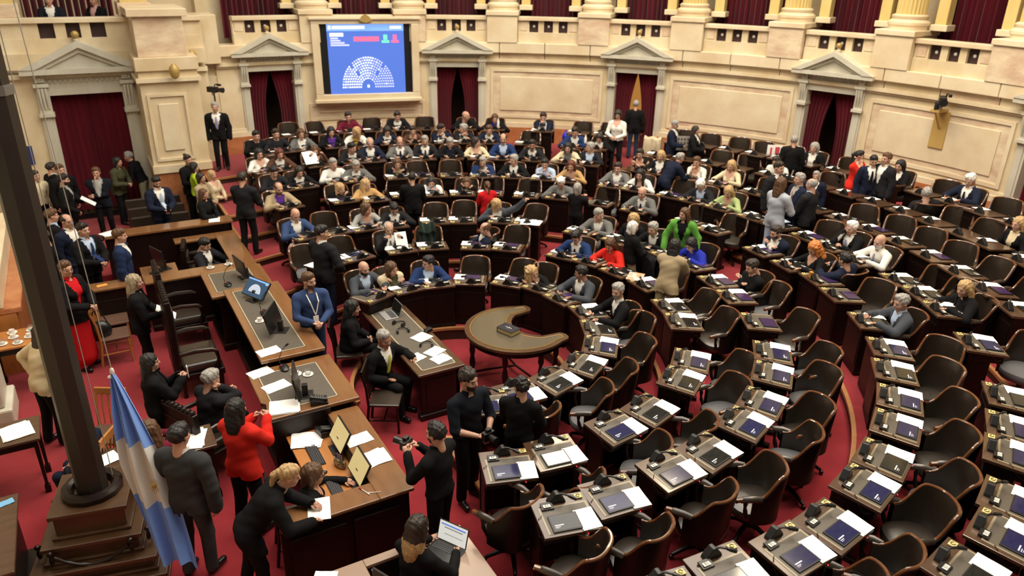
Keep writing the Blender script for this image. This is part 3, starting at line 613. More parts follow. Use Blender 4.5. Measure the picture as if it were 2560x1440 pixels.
 ('stand', 3.73, 0.79, 1.75, 0.36, None, 350.0, 0, 'white-haired person in a black top and beige trousers standing with the back turned', {'sex': 'f', 'top': 'black', 'g': 'sweater', 'bot': 'beige', 'hair': 'bob', 'hc': 'white', 'pose': 'front', 'sc': 0.86}),
 ('stand', 4.64, 0.55, 1.93, 0.5, None, 220.0, -35, 'person in a green jacket with long brown hair leaning on a chair', {'sex': 'f', 'top': 'green', 'sh': 'black', 'bot': 'black', 'hair': 'long', 'hc': 'brown', 'pose': 'spread', 'sc': 0.89, 'lean': 12}),
 ('stand', 3.57, -0.46, 1.84, 0.36, None, 30.0, 0, 'person in a beige jacket and trousers with long black hair bending to a desk', {'sex': 'f', 'top': 'beige', 'g': 'jacket', 'sh': 'beige', 'bot': 'beige', 'hair': 'long', 'hc': 'black', 'pose': 'lean', 'sc': 0.94, 'lean': 20}),
 ('stand', -1.21, 2.64, 1.85, 0.22, None, 30.0, -40, 'person in a dark suit carrying white papers along the rows', {'top': 'charcoal', 'g': 'jacket', 'sh': 'white', 'bot': 'navy', 'hair': 'short', 'hc': 'black', 'pose': 'hold', 'sc': 1.01, 'item': 'paper'}),
 ('stand', -1.85, 5.47, 2.15, 0.64, None, 50.0, 0, 'person in a dark jacket with yellow patches standing on the aisle steps, back turned', {'top': 'charcoal', 'g': 'jacket', 'sh': 'charcoal', 'bot': 'black', 'hair': 'short', 'hc': 'dark', 'pose': 'front', 'sc': 0.93}),
 ('stand', -1.49, 10.0, 2.71, 1.2, None, 255.0, 0, 'person in a dark suit with lilac tie standing under a television camera', {'top': 'black', 'sh': 'white', 'tie': 'lilac', 'bot': 'black', 'hair': 'short', 'hc': 'grey', 'pose': 'down', 'sc': 0.93}),
 ('stand', -1.91, 0.92, 1.79, 0.22, None, 270.0, 30, 'person in a blue shirt with a white lanyard standing beside the high desk', {'top': 'midblue', 'g': 'shirt', 'bot': 'denim', 'hair': 'short', 'hc': 'brown', 'beard': 'brown', 'pose': 'front', 'sc': 0.97, 'near': 1, 'lanyard': 1}),
 ('sit', -1.24, 1.15, 1.13, 0.0, (-1.35, 1.19), 340.0, 0, "person with long dark hair in black seated at the stenographers' table", {'sex': 'f', 'top': 'black', 'g': 'jacket', 'sh': 'black', 'hair': 'long', 'hc': 'black', 'pose': 'lap', 'near': 1}),
 ('sit', -1.19, -0.03, 1.13, 0.0, (-1.25, 0.07), 300.0, -10, "grey-haired person in a black suit with a yellow tie seated at the stenographers' table", {'top': 'black', 'sh': 'white', 'tie': 'yellow', 'hair': 'short', 'hc': 'grey', 'skin': 'm', 'pose': 'deskl', 'near': 1}),
 ('stand', -1.06, -2.39, 1.67, 0.0, None, 280.0, 20, 'curly-haired bearded person in a dark shirt holding a small camera', {'top': 'navyblack', 'g': 'shirt', 'bot': 'black', 'hair': 'curlyshort', 'hc': 'dark', 'beard': 'dark', 'pose': 'front', 'sc': 1.03, 'near': 1, 'bare': 2, 'item': 'camera'}),
 ('stand', -0.64, -2.83, 1.69, 0.22, None, 40.0, 50, 'curly-haired person in a black shirt seen from behind at the innermost desks', {'top': 'black', 'g': 'shirt', 'bot': 'black', 'hair': 'curlyshort', 'hc': 'black', 'pose': 'front', 'sc': 0.91, 'near': 1}),
 ('stand', -1.78, -3.1, 1.62, 0.0, None, 120.0, 0, 'person in a black shirt holding a large camera, seen from behind', {'top': 'black', 'g': 'shirt', 'bot': 'black', 'hair': 'short', 'hc': 'black', 'beard': 'black', 'pose': 'camera', 'sc': 1.0, 'near': 1, 'item': 'camera'}),
 ('sit', -2.3, -3.85, 1.23, 0.0, (-2.41, -3.9), 25.0, 0, 'person with long ombre hair and a yellow clip seated before a folded tablet', {'sex': 'f', 'top': 'black', 'g': 'blouse', 'hair': 'long', 'hc': 'ombre', 'pose': 'desk', 'near': 1}),
 ('stand', -3.18, -2.81, 1.42, 0.0, None, 350.0, 0, 'person with a blonde ponytail in black bending over the corner desk to write', {'sex': 'f', 'top': 'black', 'g': 'jacket', 'sh': 'black', 'bot': 'black', 'hair': 'pony', 'hc': 'blonde', 'pose': 'lean', 'sc': 0.98, 'lean': 42, 'near': 1}),
 ('sit', -2.86, -2.41, 1.05, 0.0, (-2.98, -2.39), 350.0, 0, 'person with glasses in black seated at a keyboard inside the corner desk', {'sex': 'f', 'top': 'black', 'g': 'blouse', 'hair': 'bob', 'hc': 'brown', 'pose': 'desk', 'near': 1}),
 ('stand', -3.42, -1.7, 1.62, 0.0, None, 40.0, 0, 'person in a red jacket with long black hair holding a phone, back turned', {'sex': 'f', 'top': 'redorange', 'g': 'jacket', 'sh': 'redorange', 'bot': 'black', 'hair': 'long', 'hc': 'black', 'pose': 'photo', 'sc': 1.0, 'near': 1, 'item': 'phone'}),
 ('stand', -4.02, -2.05, 1.68, 0.0, None, 50.0, 0, 'person in a grey suit standing with the back turned beside the flag', {'top': 'dgrey', 'g': 'jacket', 'sh': 'white', 'bot': 'dgrey', 'hair': 'short', 'hc': 'black', 'pose': 'down', 'sc': 1.04, 'near': 1}),
 ('sit', -4.26, -0.98, 1.19, 0.0, (-4.26, -1.1), 90.0, 0, 'person in a maroon top half hidden by the flag with one arm raised', {'sex': 'f', 'top': 'maroon', 'g': 'blouse', 'hair': 'longfront', 'hc': 'brown', 'pose': 'phone', 'near': 1}),
 ('sit', -3.47, -0.05, 1.13, 0.0, (-3.58, -0.1), 25.0, 0, 'grey-haired person in a dark jacket holding a headset in a carved chair', {'top': 'charcoal', 'g': 'jacket', 'sh': 'navy', 'hair': 'short', 'hc': 'grey', 'pose': 'phone', 'near': 1}),
 ('stand', -4.09, 0.04, 1.49, 0.0, None, 0.0, 0, 'person with long black hair in black holding up a white phone, back turned', {'sex': 'f', 'top': 'black', 'g': 'jacket', 'sh': 'black', 'bot': 'black', 'hair': 'long', 'hc': 'black', 'pose': 'photo', 'sc': 0.92, 'near': 1, 'item': 'wphone'}),
 ('stand', -4.03, 2.55, 1.57, 0.0, None, 350.0, 0, 'person with long ash hair in a black jacket holding papers beside the high chairs', {'sex': 'f', 'top': 'black', 'g': 'jacket', 'sh': 'black', 'bot': 'black', 'hair': 'long', 'hc': 'ash', 'pose': 'front', 'sc': 0.97, 'near': 1, 'item': 'paper'}),
 ('stand', -4.88, 3.29, 1.67, 0.0, None, 320.0, -20, 'person with glasses in a black blazer over a long red dress', {'sex': 'f', 'top': 'black', 'sh': 'red', 'bot': 'red', 'skirt': 1, 'hair': 'pony', 'hc': 'brown', 'pose': 'front', 'sc': 1.03, 'near': 1}),
 ('stand', -4.07, 4.66, 1.62, 0.0, None, 350.0, 0, 'brown-haired person in a blue suit with back half turned behind the dais bench', {'top': 'dblue', 'sh': 'white', 'bot': 'dblue', 'hair': 'short', 'hc': 'brown', 'pose': 'down', 'sc': 1.0, 'near': 1}),
 ('stand', -4.59, 5.27, 1.62, 0.0, None, 310.0, 0, 'dark-haired person in a dark suit with blue striped tie', {'top': 'black', 'sh': 'lblue', 'tie': 'blue', 'bot': 'black', 'hair': 'short', 'hc': 'black', 'pose': 'front', 'sc': 1.0, 'near': 1}),
 ('stand', -4.82, 5.91, 1.62, 0.0, None, 310.0, 0, 'balding person with glasses in a navy suit', {'top': 'navy', 'sh': 'white', 'bot': 'navy', 'hair': 'ring', 'hc': 'dark', 'pose': 'down', 'sc': 1.0}),
 ('stand', -5.05, 6.36, 1.62, 0.0, None, 10.0, 0, 'brown-haired person in a dark suit partly behind the flag pole', {'top': 'black', 'sh': 'lblue', 'bot': 'black', 'hair': 'short', 'hc': 'brown', 'pose': 'down', 'sc': 1.0}),
 ('stand', -5.03, 9.97, 1.66, 0.12, None, 30.0, 0, 'dark-haired person in a black suit near the corner doorway', {'top': 'black', 'g': 'jacket', 'sh': 'white', 'bot': 'black', 'hair': 'short', 'hc': 'dark', 'pose': 'down', 'sc': 0.95}),
 ('stand', -4.86, 9.49, 1.71, 0.12, None, 300.0, 0, 'person with brown hair and a dark jacket among a group by the corner doorway', {'top': 'black', 'g': 'jacket', 'sh': 'black', 'bot': 'black', 'hair': 'short', 'hc': 'brown', 'pose': 'down', 'sc': 0.98}),
 ('stand', -4.81, 8.64, 1.69, 0.12, None, 350.0, 0, 'bearded person in a black jacket holding white papers by the corner doorway', {'top': 'black', 'g': 'jacket', 'sh': 'lgrey', 'bot': 'black', 'hair': 'short', 'hc': 'black', 'beard': 'dark', 'pose': 'hold', 'sc': 0.97, 'item': 'paper'}),
 ('stand', -5.34, 9.59, 1.61, 0.12, None, 310.0, 0, 'person in a white shirt behind a dark group by the corner doorway', {'top': 'cream', 'g': 'shirt', 'bot': 'black', 'hair': 'short', 'hc': 'dark', 'pose': 'down', 'sc': 0.92}),
 ('stand', -4.2, 9.26, 1.63, 0.12, None, 260.0, 0, 'person in a dark suit and pale shirt with a hand at the face', {'top': 'navyblack', 'sh': 'lgrey', 'bot': 'black', 'hair': 'short', 'hc': 'brown', 'pose': 'chin', 'sc': 0.93}),
 ('stand', -3.72, 10.18, 1.6, 0.12, None, 320.0, 0, 'person in an olive jacket with dark hair leaning in to greet', {'sex': 'f', 'top': 'olive', 'g': 'jacket', 'sh': 'olive', 'bot': 'black', 'hair': 'bob', 'hc': 'black', 'pose': 'front', 'sc': 0.92, 'lean': 10}),
 ('stand', -3.46, 10.63, 1.6, 0.12, None, 155.0, 0, 'grey-haired person in a black T-shirt and khaki trousers leaning in to greet', {'top': 'black', 'g': 'shirt', 'bare': 2, 'bot': 'khaki', 'hair': 'short', 'hc': 'grey', 'beard': 'grey', 'pose': 'front', 'sc': 0.94, 'lean': 22}),
 ('stand', -3.17, 7.67, 1.69, 0.12, None, 290.0, 0, 'bearded person in a navy suit looking at a phone beside the long bench', {'top': 'navy', 'sh': 'white', 'tie': 'lblue', 'bot': 'navy', 'hair': 'short', 'hc': 'black', 'beard': 'dark', 'pose': 'front', 'sc': 0.97, 'head': -25, 'item': 'phone'}),
 ('stand', -2.32, 9.39, 1.67, 0.12, None, 300.0, 0, 'person with hair in a bun and black clothes near the aisle steps', {'sex': 'f', 'top': 'black', 'g': 'jacket', 'sh': 'black', 'bot': 'black', 'hair': 'bun', 'hc': 'dark', 'pose': 'front', 'sc': 0.96}),
 ('stand', -2.25, 8.98, 1.59, 0.12, None, 350.0, 0, 'dark-haired person in a lime green top', {'sex': 'f', 'top': 'lime', 'g': 'blouse', 'bot': 'black', 'hair': 'bob', 'hc': 'black', 'pose': 'front', 'sc': 0.91}),
 ('stand', -2.26, 8.03, 1.58, 0.12, None, 315.0, 0, 'dark-haired person in beige leaning at the bench end', {'sex': 'f', 'top': 'beige', 'g': 'jacket', 'sh': 'beige', 'bot': 'beige', 'hair': 'bob', 'hc': 'dark', 'pose': 'front', 'sc': 0.9}),
 ('stand', -1.99, 8.36, 1.53, 0.12, None, 310.0, 0, 'blonde person in a cream top beside the bench end', {'sex': 'f', 'top': 'cream', 'g': 'blouse', 'bot': 'cream', 'hair': 'bob', 'hc': 'blonde', 'pose': 'front', 'sc': 0.87}),
 ('stand', -2.38, 6.99, 1.51, 0.12, None, 320.0, 0, 'person with long brown hair in black leaning on the bench', {'sex': 'f', 'top': 'black', 'g': 'jacket', 'sh': 'black', 'bot': 'black', 'hair': 'long', 'hc': 'brown', 'pose': 'front', 'sc': 0.86}),
 ('sit', -2.72, 5.13, 1.08, 0.0, (-2.81, 5.21), 320.0, 0, 'person in a dark suit seated inside the far corner desk', {'top': 'charcoal', 'sh': 'white', 'hair': 'short', 'hc': 'black', 'pose': 'desk', 'near': 1, 'head': -20}),
 ('stand', -5.19, 1.32, 1.57, 0.0, None, 30.0, 0, 'person in a cream jacket with rolled sleeves and black trousers behind the flag pole', {'sex': 'f', 'top': 'cream', 'g': 'jacket', 'sh': 'cream', 'bot': 'black', 'hair': 'long', 'hc': 'dark', 'pose': 'hips', 'sc': 0.98, 'near': 1, 'lean': 14}),
 ('stand', -5.2, 5.4, 1.54, 0.0, None, 170.0, 0, 'person in a dark suit standing at the marble ledge behind the flag pole', {'top': 'black', 'sh': 'white', 'bot': 'black', 'hair': 'short', 'hc': 'dark', 'pose': 'front', 'sc': 0.95}),
 ('sit', -4.93, -0.4, 1.13, 0.0, (-4.83, -0.46), 150.0, 0, 'person in dark blue trousers seated at the small table behind the flag pole base', {'top': 'navy', 'g': 'shirt', 'hair': 'short', 'hc': 'dark', 'pose': 'lap', 'bot': 'navy'}),
 ('stand', -4.41, 12.02, 4.98, 3.44, None, 260.0, 0, 'person in a dark suit and white shirt at the box parapet above the corner doorway', {'top': 'navyblack', 'sh': 'white', 'bot': 'black', 'hair': 'short', 'hc': 'dark', 'pose': 'front', 'sc': 0.95}),
 ('stand', -3.51, 11.88, 4.98, 3.44, None, 220.0, 0, 'person in dark clothes with a pale sleeve at the box parapet', {'top': 'black', 'sh': 'pink', 'bot': 'black', 'hair': 'short', 'hc': 'dark', 'pose': 'front', 'sc': 0.95}),
]

# ------------------------------------------------------------------ floor and terraces
RROW = [0, 1.98, 3.32, 4.35, 5.77, 6.72, 7.78, 8.84, 9.81]
def fl(i): return 0.22 + 0.14 * (i - 1) if i > 0 else 0.0
b = MB(); b.span(-9.5, 13.0, -13.0, 13.5, -0.2, 0.0)
tag(b.build('floor', [carpet], smooth=False), kind='structure')
def end_angle(r, s_end):
    return 90 + math.degrees(math.asin(min(1, max(-1, -s_end / r))))
FAR_END, NEAR_END = -1.95, -0.95
terr = struct('floor_terraces')
for i in range(1, 9):
    r0 = RROW[i] - 0.37
    r1 = (RROW[i + 1] - 0.37) if i < 8 else 12.6
    z0 = fl(i - 1) - 0.02 if i > 1 else -0.01
    z = fl(i)
    def edge(r, N=96):
        a1 = end_angle(r, FAR_END); a0 = -end_angle(r, NEAR_END)
        return [pol(r, a0 + (a1 - a0) * k / N) for k in range(N + 1)]
    A, B = edge(r0), edge(r1)
    t = MB()
    t.grid([[Vector((p.x, p.y, z)) for p in A], [Vector((p.x, p.y, z)) for p in B]])
    t.grid([[Vector((p.x, p.y, 0.0)) for p in A], [Vector((p.x, p.y, z - 0.03)) for p in A]], 1)
    t.grid([[Vector((p.x, p.y, 0.0)) for p in B], [Vector((p.x, p.y, z)) for p in B]], 1)
    for e in (0, -1):
        p, q = A[e], B[e]
        t.add([(p.x, p.y, 0), (q.x, q.y, 0), (q.x, q.y, z), (p.x, p.y, z)], [(0, 1, 2, 3)], 1)
    t.build('terrace', [carpet, riser], terr, smooth=False)
    n = MB()
    C = edge(r0 - 0.02); D = edge(r0 + 0.035)
    n.grid([[Vector((p.x, p.y, z - 0.035)) for p in C], [Vector((p.x, p.y, z + 0.008)) for p in C], [Vector((p.x, p.y, z + 0.008)) for p in D]])
    n.build('step_nosing', [nosing], terr, smooth=False)
    for e, sgn in ((0, -1), (-1, 1)):
        p, q = A[e], B[e]
        n = MB(); c = (p + q) / 2; d = q - p
        n.box((c.x, c.y, z - 0.015), (d.length, 0.06, 0.045), math.atan2(d.y, d.x))
        n.build('end_nosing', [nosing], terr, smooth=False)

# ------------------------------------------------------------------ curved marble wall
WR = 11.6
DOORS = [88.9, 64.3, 39.9, 15.1, -9.6]
DH = 2.85
BASE = 1.16
WALL_A0, WALL_A1 = -46.0, 95.5
wall = struct('wall_curved')
def dm(m_, r=WR): return math.degrees(m_ / r)
edges = [WALL_A1]
for d in DOORS: edges += [d + DH, d - DH]
edges.append(WALL_A0)
for i in range(0, len(edges), 2):
    hi, lo = edges[i], edges[i + 1]
    x = MB()
    x.arc(WR - 0.07, WR + 0.4, lo, hi, 0.3, BASE + 0.48, 0)
    x.build('dado', [redmarble], wall, smooth=False)
    x = MB()
    x.arc(WR - 0.06, WR + 0.4, lo, hi, BASE + 0.48, BASE + 0.60, 0)
    x.arc(WR - 0.03, WR + 0.4, lo, hi, BASE + 0.60, BASE + 0.68, 0)
    x.build('skirting', [marble_pale], wall, smooth=False)
    x = MB()
    x.arc(WR, WR + 0.4, lo, hi, BASE + 0.68, 3.42, 0)
    x.build('wall_face', [marble], wall, smooth=False)
    if hi - lo > 12:
        a, c = lo + dm(0.34), hi - dm(0.34)
        if abs(hi - (88.9 - DH)) < 0.1:      # wall below the voting screen
            zt = 2.36
        else:
            zt = 3.24
        x = MB()
        for (p, q, z0, z1) in ((a, c, 1.90, 1.98), (a, c, zt - 0.08, zt), (a, a + dm(0.08), 1.98, zt - 0.08), (c - dm(0.08), c, 1.98, zt - 0.08)):
            x.arc(WR - 0.035, WR + 0.05, p, q, z0, z1)
        x.build('panel_moulding', [marble_pale], wall, smooth=False)
        x = MB()
        x.arc(WR - 0.006, WR + 0.05, a + dm(0.08), c - dm(0.08), 1.98, zt - 0.08)
        x.build('panel_border', [marble_pink], wall, smooth=False)
        x = MB()
        x.arc(WR - 0.03, WR + 0.05, a + dm(0.26), c - dm(0.26), 2.10, zt - 0.22)
        x.build('panel', [marble_pale], wall, smooth=False, bevel=0.012)
x = MB()
for d in DOORS: x.arc(WR, WR + 0.4, d - DH, d + DH, 3.26, 3.42)
x.build('door_head', [marble], wall, smooth=False)
x = MB()
x.arc(WR - 0.10, WR + 0.4, WALL_A0, WALL_A1, 3.42, 3.50)
x.arc(WR - 0.05, WR + 0.4, WALL_A0, WALL_A1, 3.37, 3.42)
x.build('string_course', [marble], wall, smooth=False)
# frieze blocks between the string course and the parapet
a = WALL_A1; k = 0
while a > WALL_A0 + 0.1:
    nxt = max(WALL_A0, a - 6.15)
    x = MB(); x.arc(WR - 0.02, WR + 0.4, nxt + 0.05, a - 0.05, 3.50, 3.66)
    x.build('frieze_block', [marble_pink if k % 3 == 0 else marble], wall, smooth=False)
    x = MB(); x.arc(WR - 0.14, WR + 0.4, nxt + 0.04, a - 0.04, 3.66, 3.93)
    x.build('ledge_block', [marble_pale], wall, smooth=False, bevel=0.015)
    a = nxt; k += 1
BAYS = [88.9, 76.7, 64.4, 52.1, 39.9, 27.6, 15.2, 2.9, -9.4, -21.7, -34.0]
HB = 4.05      # half width of a balcony bay in degrees
for bi, c in enumerate(BAYS):
    par = struct('balcony_parapet')
    lo, hi = c - HB, c + HB
    x = MB(); x.arc(WR - 0.03, WR + 0.15, lo, hi, 3.93, 4.20); x.build('parapet_base', [marble], par, smooth=False)
    x = MB(); x.arc(WR - 0.08, WR + 0.20, lo, hi, 4.50, 4.60); x.build('handrail', [marble_pale], par, smooth=False, bevel=0.012)
    # three square openings with stone mullions
    sq = [c - 1.95, c, c + 1.95]; hw = 0.60
    bounds = [lo] + [q for s_ in sq for q in (s_ - hw, s_ + hw)] + [hi]
    for j in range(0, 8, 2):
        x = MB(); x.arc(WR, WR + 0.15, bounds[j], bounds[j + 1], 4.20, 4.50); x.build('mullion', [marble], par, smooth=False)
        if bounds[j + 1] - bounds[j] > 1.0:
            g = MB(); g.arc(WR - 0.015, WR + 0.1, bounds[j] + .25, bounds[j + 1] - .25, 4.24, 4.46); g.build('mullion_panel', [marble_pink], par, smooth=False)
    for s_ in sq:
        x = MB(); x.arc(WR + 0.08, WR + 0.11, s_ - hw, s_ + hw, 4.20, 4.50); x.build('grille_panel', [grille], par, smooth=False)
        p = pol(WR + 0.07, s_, 4.35); g = MB()
        g.lathe([(0.004, -0.008), (0.035, -0.006), (0.022, 0.0), (0.012, 0.010), (0.001, 0.014)], n=10)
        o = g.build('rosette', [white_m], par, loc=p); o.rotation_euler = Vector((-p.x, -p.y, 0)).to_track_quat('Z', 'Y').to_euler()
    x = MB(); N = 60
    top, bot = [], []
    for k in range(N + 1):
        aa = lo - 0.1 + (hi - lo + 0.2) * k / N
        rr = WR + 0.95 + 0.07 * math.sin(k * 1.45 + bi) + 0.03 * math.sin(k * 0.61)
        top.append(pol(rr, aa, 8.6)); bot.append(pol(rr + 0.02 * math.sin(k), aa, 4.0))
    x.grid([bot, top]); x.build('balcony_curtain', [curtain_m], par)
    # pedestal and column at the bay border
    pd = c - 6.15
    if pd < WALL_A0 + 2: continue
    pw = 2.05
    ped = struct('trim_pedestal_%d' % (bi + 1))
    x = MB(); x.arc(WR - 0.16, WR + 0.9, pd - pw, pd + pw, 3.93, 4.62); x.build('pedestal_block', [marble_pink if bi % 2 else marble_pale], ped, smooth=False, bevel=0.01)
    x = MB(); x.arc(WR - 0.20, WR + 0.95, pd - pw - .15, pd + pw + .15, 4.62, 4.74); x.build('pedestal_cap', [marble_pale], ped, smooth=False, bevel=0.015)
    cc = pol(WR + 0.38, pd, 4.74)
    x = MB(); prof = [(0.40, 0), (0.40, 0.07), (0.43, 0.10), (0.43, 0.15), (0.38, 0.19), (0.35, 0.21), (0.37, 0.25), (0.37, 0.28), (0.32, 0.31)]
    x.lathe(prof, cc, 28); x.build('column_base', [marble_pale], ped)
    x = MB(); n = 48; P = []
    for z in (0.31, 1.6, 3.9):
        P.append([(cc.x + (0.305 - 0.022 * (k % 2) - 0.006 * z) * math.cos(2 * math.pi * k / n), cc.y + (0.305 - 0.022 * (k % 2) - 0.006 * z) * math.sin(2 * math.pi * k / n), cc.z + z) for k in range(n)])
    x.grid(P, closed=True); x.build('fluted_column', [ochre], ped, angle=20)
    for s_ in (-1, 1):
        pp = pd + s_ * dm(0.62, 12.2)
        q = pol(WR + 0.62, pp, 4.74)
        x = MB(); x.box((q.x, q.y, 4.80), (0.36, 0.36, 0.13), R(pp)); x.build('pilaster_base', [marble_pale], ped, smooth=False, bevel=0.012)
        x = MB(); x.box((q.x, q.y, 6.7), (0.26, 0.24, 3.7), R(pp)); x.build('pilaster', [ochre], ped, smooth=False, bevel=0.01)
x = MB(); x.arc(WR + 1.2, WR + 1.5, WALL_A0, WALL_A1, 3.4, 8.8)
tag(x.build('wall_gallery', [marble], smooth=False), kind='structure')

# ------------------------------------------------------------------ doorways: local frame x along the wall, y into the room
def doorway(idx, M, width, z0, ztop, gap, light, scale=1.0):
    d = struct('door_%d' % idx)
    d.matrix_world = M
    hw = width / 2; sc = scale
    jw = 0.20 * sc
    for s_ in (-1, 1):
        x = MB()
        x.span(s_ * hw, s_ * (hw + jw), -0.25, 0.06, z0, ztop - 0.30 * sc)
        x.span(s_ * (hw + 0.05), s_ * (hw + jw - 0.04), 0.05, 0.08, z0 + 0.1, ztop - 0.36 * sc)
        x.span(s_ * (hw - .01), s_ * (hw + jw + .03), -0.2, 0.10, z0, z0 + 0.16)
        x.build('jamb', [greystone], d, smooth=False)
        x = MB()    # carved bracket
        cx = s_ * (hw + jw / 2)
        x.span(cx - jw * .5, cx + jw * .5, -0.2, 0.09, ztop - .30 * sc, ztop + .20 * sc)
        for k in (-1, 0, 1):
            x.tube([(cx + k * .055 * sc, 0.10, ztop - .22 * sc), (cx + k * .055 * sc, 0.14, ztop - .02 * sc), (cx + k * .055 * sc, 0.16, ztop + .14 * sc)], [0.018 * sc, .024 * sc, .026 * sc], 6)
        x.span(cx - jw * .6, cx + jw * .6, -0.2, 0.15, ztop - .36 * sc, ztop - .30 * sc)
        x.span(cx - jw * .6, cx + jw * .6, -0.2, 0.18, ztop + .16 * sc, ztop + .22 * sc)
        for k in range(4):
            x.tube([(cx - jw * .42 + k * jw * .28, 0.08, ztop - .42 * sc), (cx - jw * .42 + k * jw * .28, 0.10, ztop - .36 * sc)], [.008, .020], 6)
        x.build('bracket', [greystone], d, smooth=False)
        x = MB(); x.span(cx - jw * .36, cx + jw * .36, 0.06, 0.12, ztop + .24 * sc, ztop + .36 * sc)
        x.lathe([(0.045 * sc, 0), (0.02 * sc, 0.03)], (0, 0, 0), 8)
        for vi in range(len(x.v) - 16, len(x.v)):
            vx, vy, vz = x.v[vi]; x.v[vi] = (cx + vx, 0.12 + vz, ztop + .30 * sc + vy)
        x.build('corner_rosette', [greystone], d, smooth=False)
    x = MB(); x.span(-hw - jw, hw + jw, -0.2, 0.03, ztop, ztop + 0.38 * sc)
    x.span(-hw, hw, 0.02, 0.06, ztop, ztop + .10 * sc)
    x.build('lintel', [greystone], d, smooth=False)
    x = MB()
    for k in range(14):   # carved frieze
        cx = -hw + (k + .5) * width / 14
        x.ell((cx, 0.035, ztop + .24 * sc), (width / 34, .02, .05 * sc), 8)
    x.build('carved_frieze', [greystone], d)
    pz = ztop + .38 * sc; pwid = hw + jw + .18 * sc; ph = .46 * sc
    x = MB(); x.span(-pwid, pwid, -0.2, 0.29, pz, pz + .09 * sc)
    n = 18
    for k in range(n): x.span(-pwid + .06 + k * (2 * pwid - .12) / n, -pwid + .06 + (k + .55) * (2 * pwid - .12) / n, 0.0, 0.18, pz - .04 * sc, pz)
    x.build('cornice', [greystone], d, smooth=False)
    x = MB(); b0 = pz + .09 * sc
    Mxz = Matrix(((1, 0, 0, 0), (0, 0, 1, 0), (0, 1, 0, 0), (0, 0, 0, 1)))
    x.prism([(-pwid + .03, b0), (pwid - .03, b0), (0, b0 + ph - .02)], -0.2, 0.17, M=Mxz); x.build('tympanum', [greystone], d, smooth=False)
    for s_ in (-1, 1):
        x = MB()
        x.prism([(s_ * pwid, b0), (s_ * (pwid - .24 * sc), b0), (0, b0 + ph - .11 * sc), (0, b0 + ph)], -0.2, 0.31, M=Mxz)
        x.prism([(s_ * (pwid - .24 * sc), b0), (s_ * (pwid - .40 * sc), b0), (0, b0 + ph - .20 * sc), (0, b0 + ph - .11 * sc)], -0.2, 0.23, M=Mxz)
        x.build('raking_cornice', [greystone], d, smooth=False)
    x = MB(); x.lathe([(0.05, 0), (0.06, .03), (.03, .06), (.04, .09)], (0, .08, b0 + ph - .02), 10); x.build('finial', [marble_pale], d)
    x = MB(); x.ell((0, .10, b0 + ph + .12), (.065 * sc, .065 * sc, .065 * sc), 12); x.build('gilt_ball', [gold], d)
    # velvet curtains, tied open when gap > 0
    for s_ in (-1, 1):
        N = 26; P = []
        for j in range(13):
            zf = j / 12; z = z0 + (ztop - z0) * zf
            row = []
            inner = gap * math.sin(min(1, (1 - zf) / .55) * math.pi / 2) * hw if gap else 0.0
            for k in range(N + 1):
                f = k / N
                xx = hw - f * (hw - inner)
                row.append((s_ * xx, -0.17 + 0.035 * math.sin(f * 34 + s_) * (0.4 + 0.6 * (1 - zf)) , z))
            P.append(row)
        x = MB(); x.grid(P); x.build('curtain', [curtain_m], d)
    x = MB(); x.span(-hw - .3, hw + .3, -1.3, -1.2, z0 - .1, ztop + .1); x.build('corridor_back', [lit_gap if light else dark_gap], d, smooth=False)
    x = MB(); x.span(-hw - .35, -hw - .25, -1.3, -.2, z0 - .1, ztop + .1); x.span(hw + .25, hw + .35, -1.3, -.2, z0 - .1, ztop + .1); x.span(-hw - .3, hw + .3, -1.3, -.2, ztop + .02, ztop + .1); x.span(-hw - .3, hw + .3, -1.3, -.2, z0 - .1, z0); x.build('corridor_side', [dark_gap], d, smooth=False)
    return d
def frame_at(pos, inward):
    y = Vector((inward[0], inward[1], 0)).normalized()
    x = Vector((y.y, -y.x, 0))
    m_ = Matrix((x, y, Vector((0, 0, 1)))).transposed().to_4x4(); m_.translation = pos
    return m_
for i, a in enumerate(DOORS):
    p = pol(WR, a); doorway(i + 2, frame_at(p, (-p.x, -p.y)), 1.15, BASE - .02, 3.26, [0.34, 0.34, 0.30, 0.34, 0.0][i], i == 2)
# straight wall with the corner doorway, beyond the end of the hemicycle
wl = struct('wall_corner')
D1 = 11.0
def flatbox(name, m_, parent, s0, s1, t0, t1, z0, z1, **k):
    x = MB(); x.span(s0, s1, t0, t1, z0, z1); return x.build(name, [m_], parent, smooth=False, **k)
for (s0, s1) in ((-9.5, -4.79), (-3.31, -1.4)):
    flatbox('wall_face', marble, wl, s0, s1, D1, D1 + .3, 0, 3.3)
flatbox('wall_face', marble, wl, -9.5, -1.4, D1, D1 + .3, 3.3, 3.5)
flatbox('door_head', marble, wl, -4.79, -3.31, D1, D1 + .3, 3.04, 3.3)
flatbox('string_course', marble_pale, wl, -9.5, -1.4, D1 - .1, D1 + .3, 3.42, 3.52)
flatbox('ledge', marble, wl, -9.5, -1.4, D1 - .14, D1 + .3, 3.62, 3.95)
flatbox('panel', marble_pale, wl, -6.6, -5.5, D1 - .03, D1 + .1, 1.3, 3.2, bevel=.012)
doorway(1, frame_at(Vector((-4.05, D1, 0)), (0, -1)), 1.46, 0.3, 3.04, 0.0, False, 1.25)
for (s0, s1) in ((-9.5, -4.72), (-4.42, -4.2), (-3.92, -3.72), (-3.42, -1.4)):
    flatbox('mullion', marble, wl, s0, s1, D1 + .02, D1 + .2, 4.24, 4.56)
for s0 in (-4.57, -4.06, -3.57):
    flatbox('grille_panel', grille, wl, s0 - .16, s0 + .16, D1 + .12, D1 + .15, 4.22, 4.58)
flatbox('parapet_base', marble, wl, -9.5, -1.4, D1, D1 + .2, 3.95, 4.24)
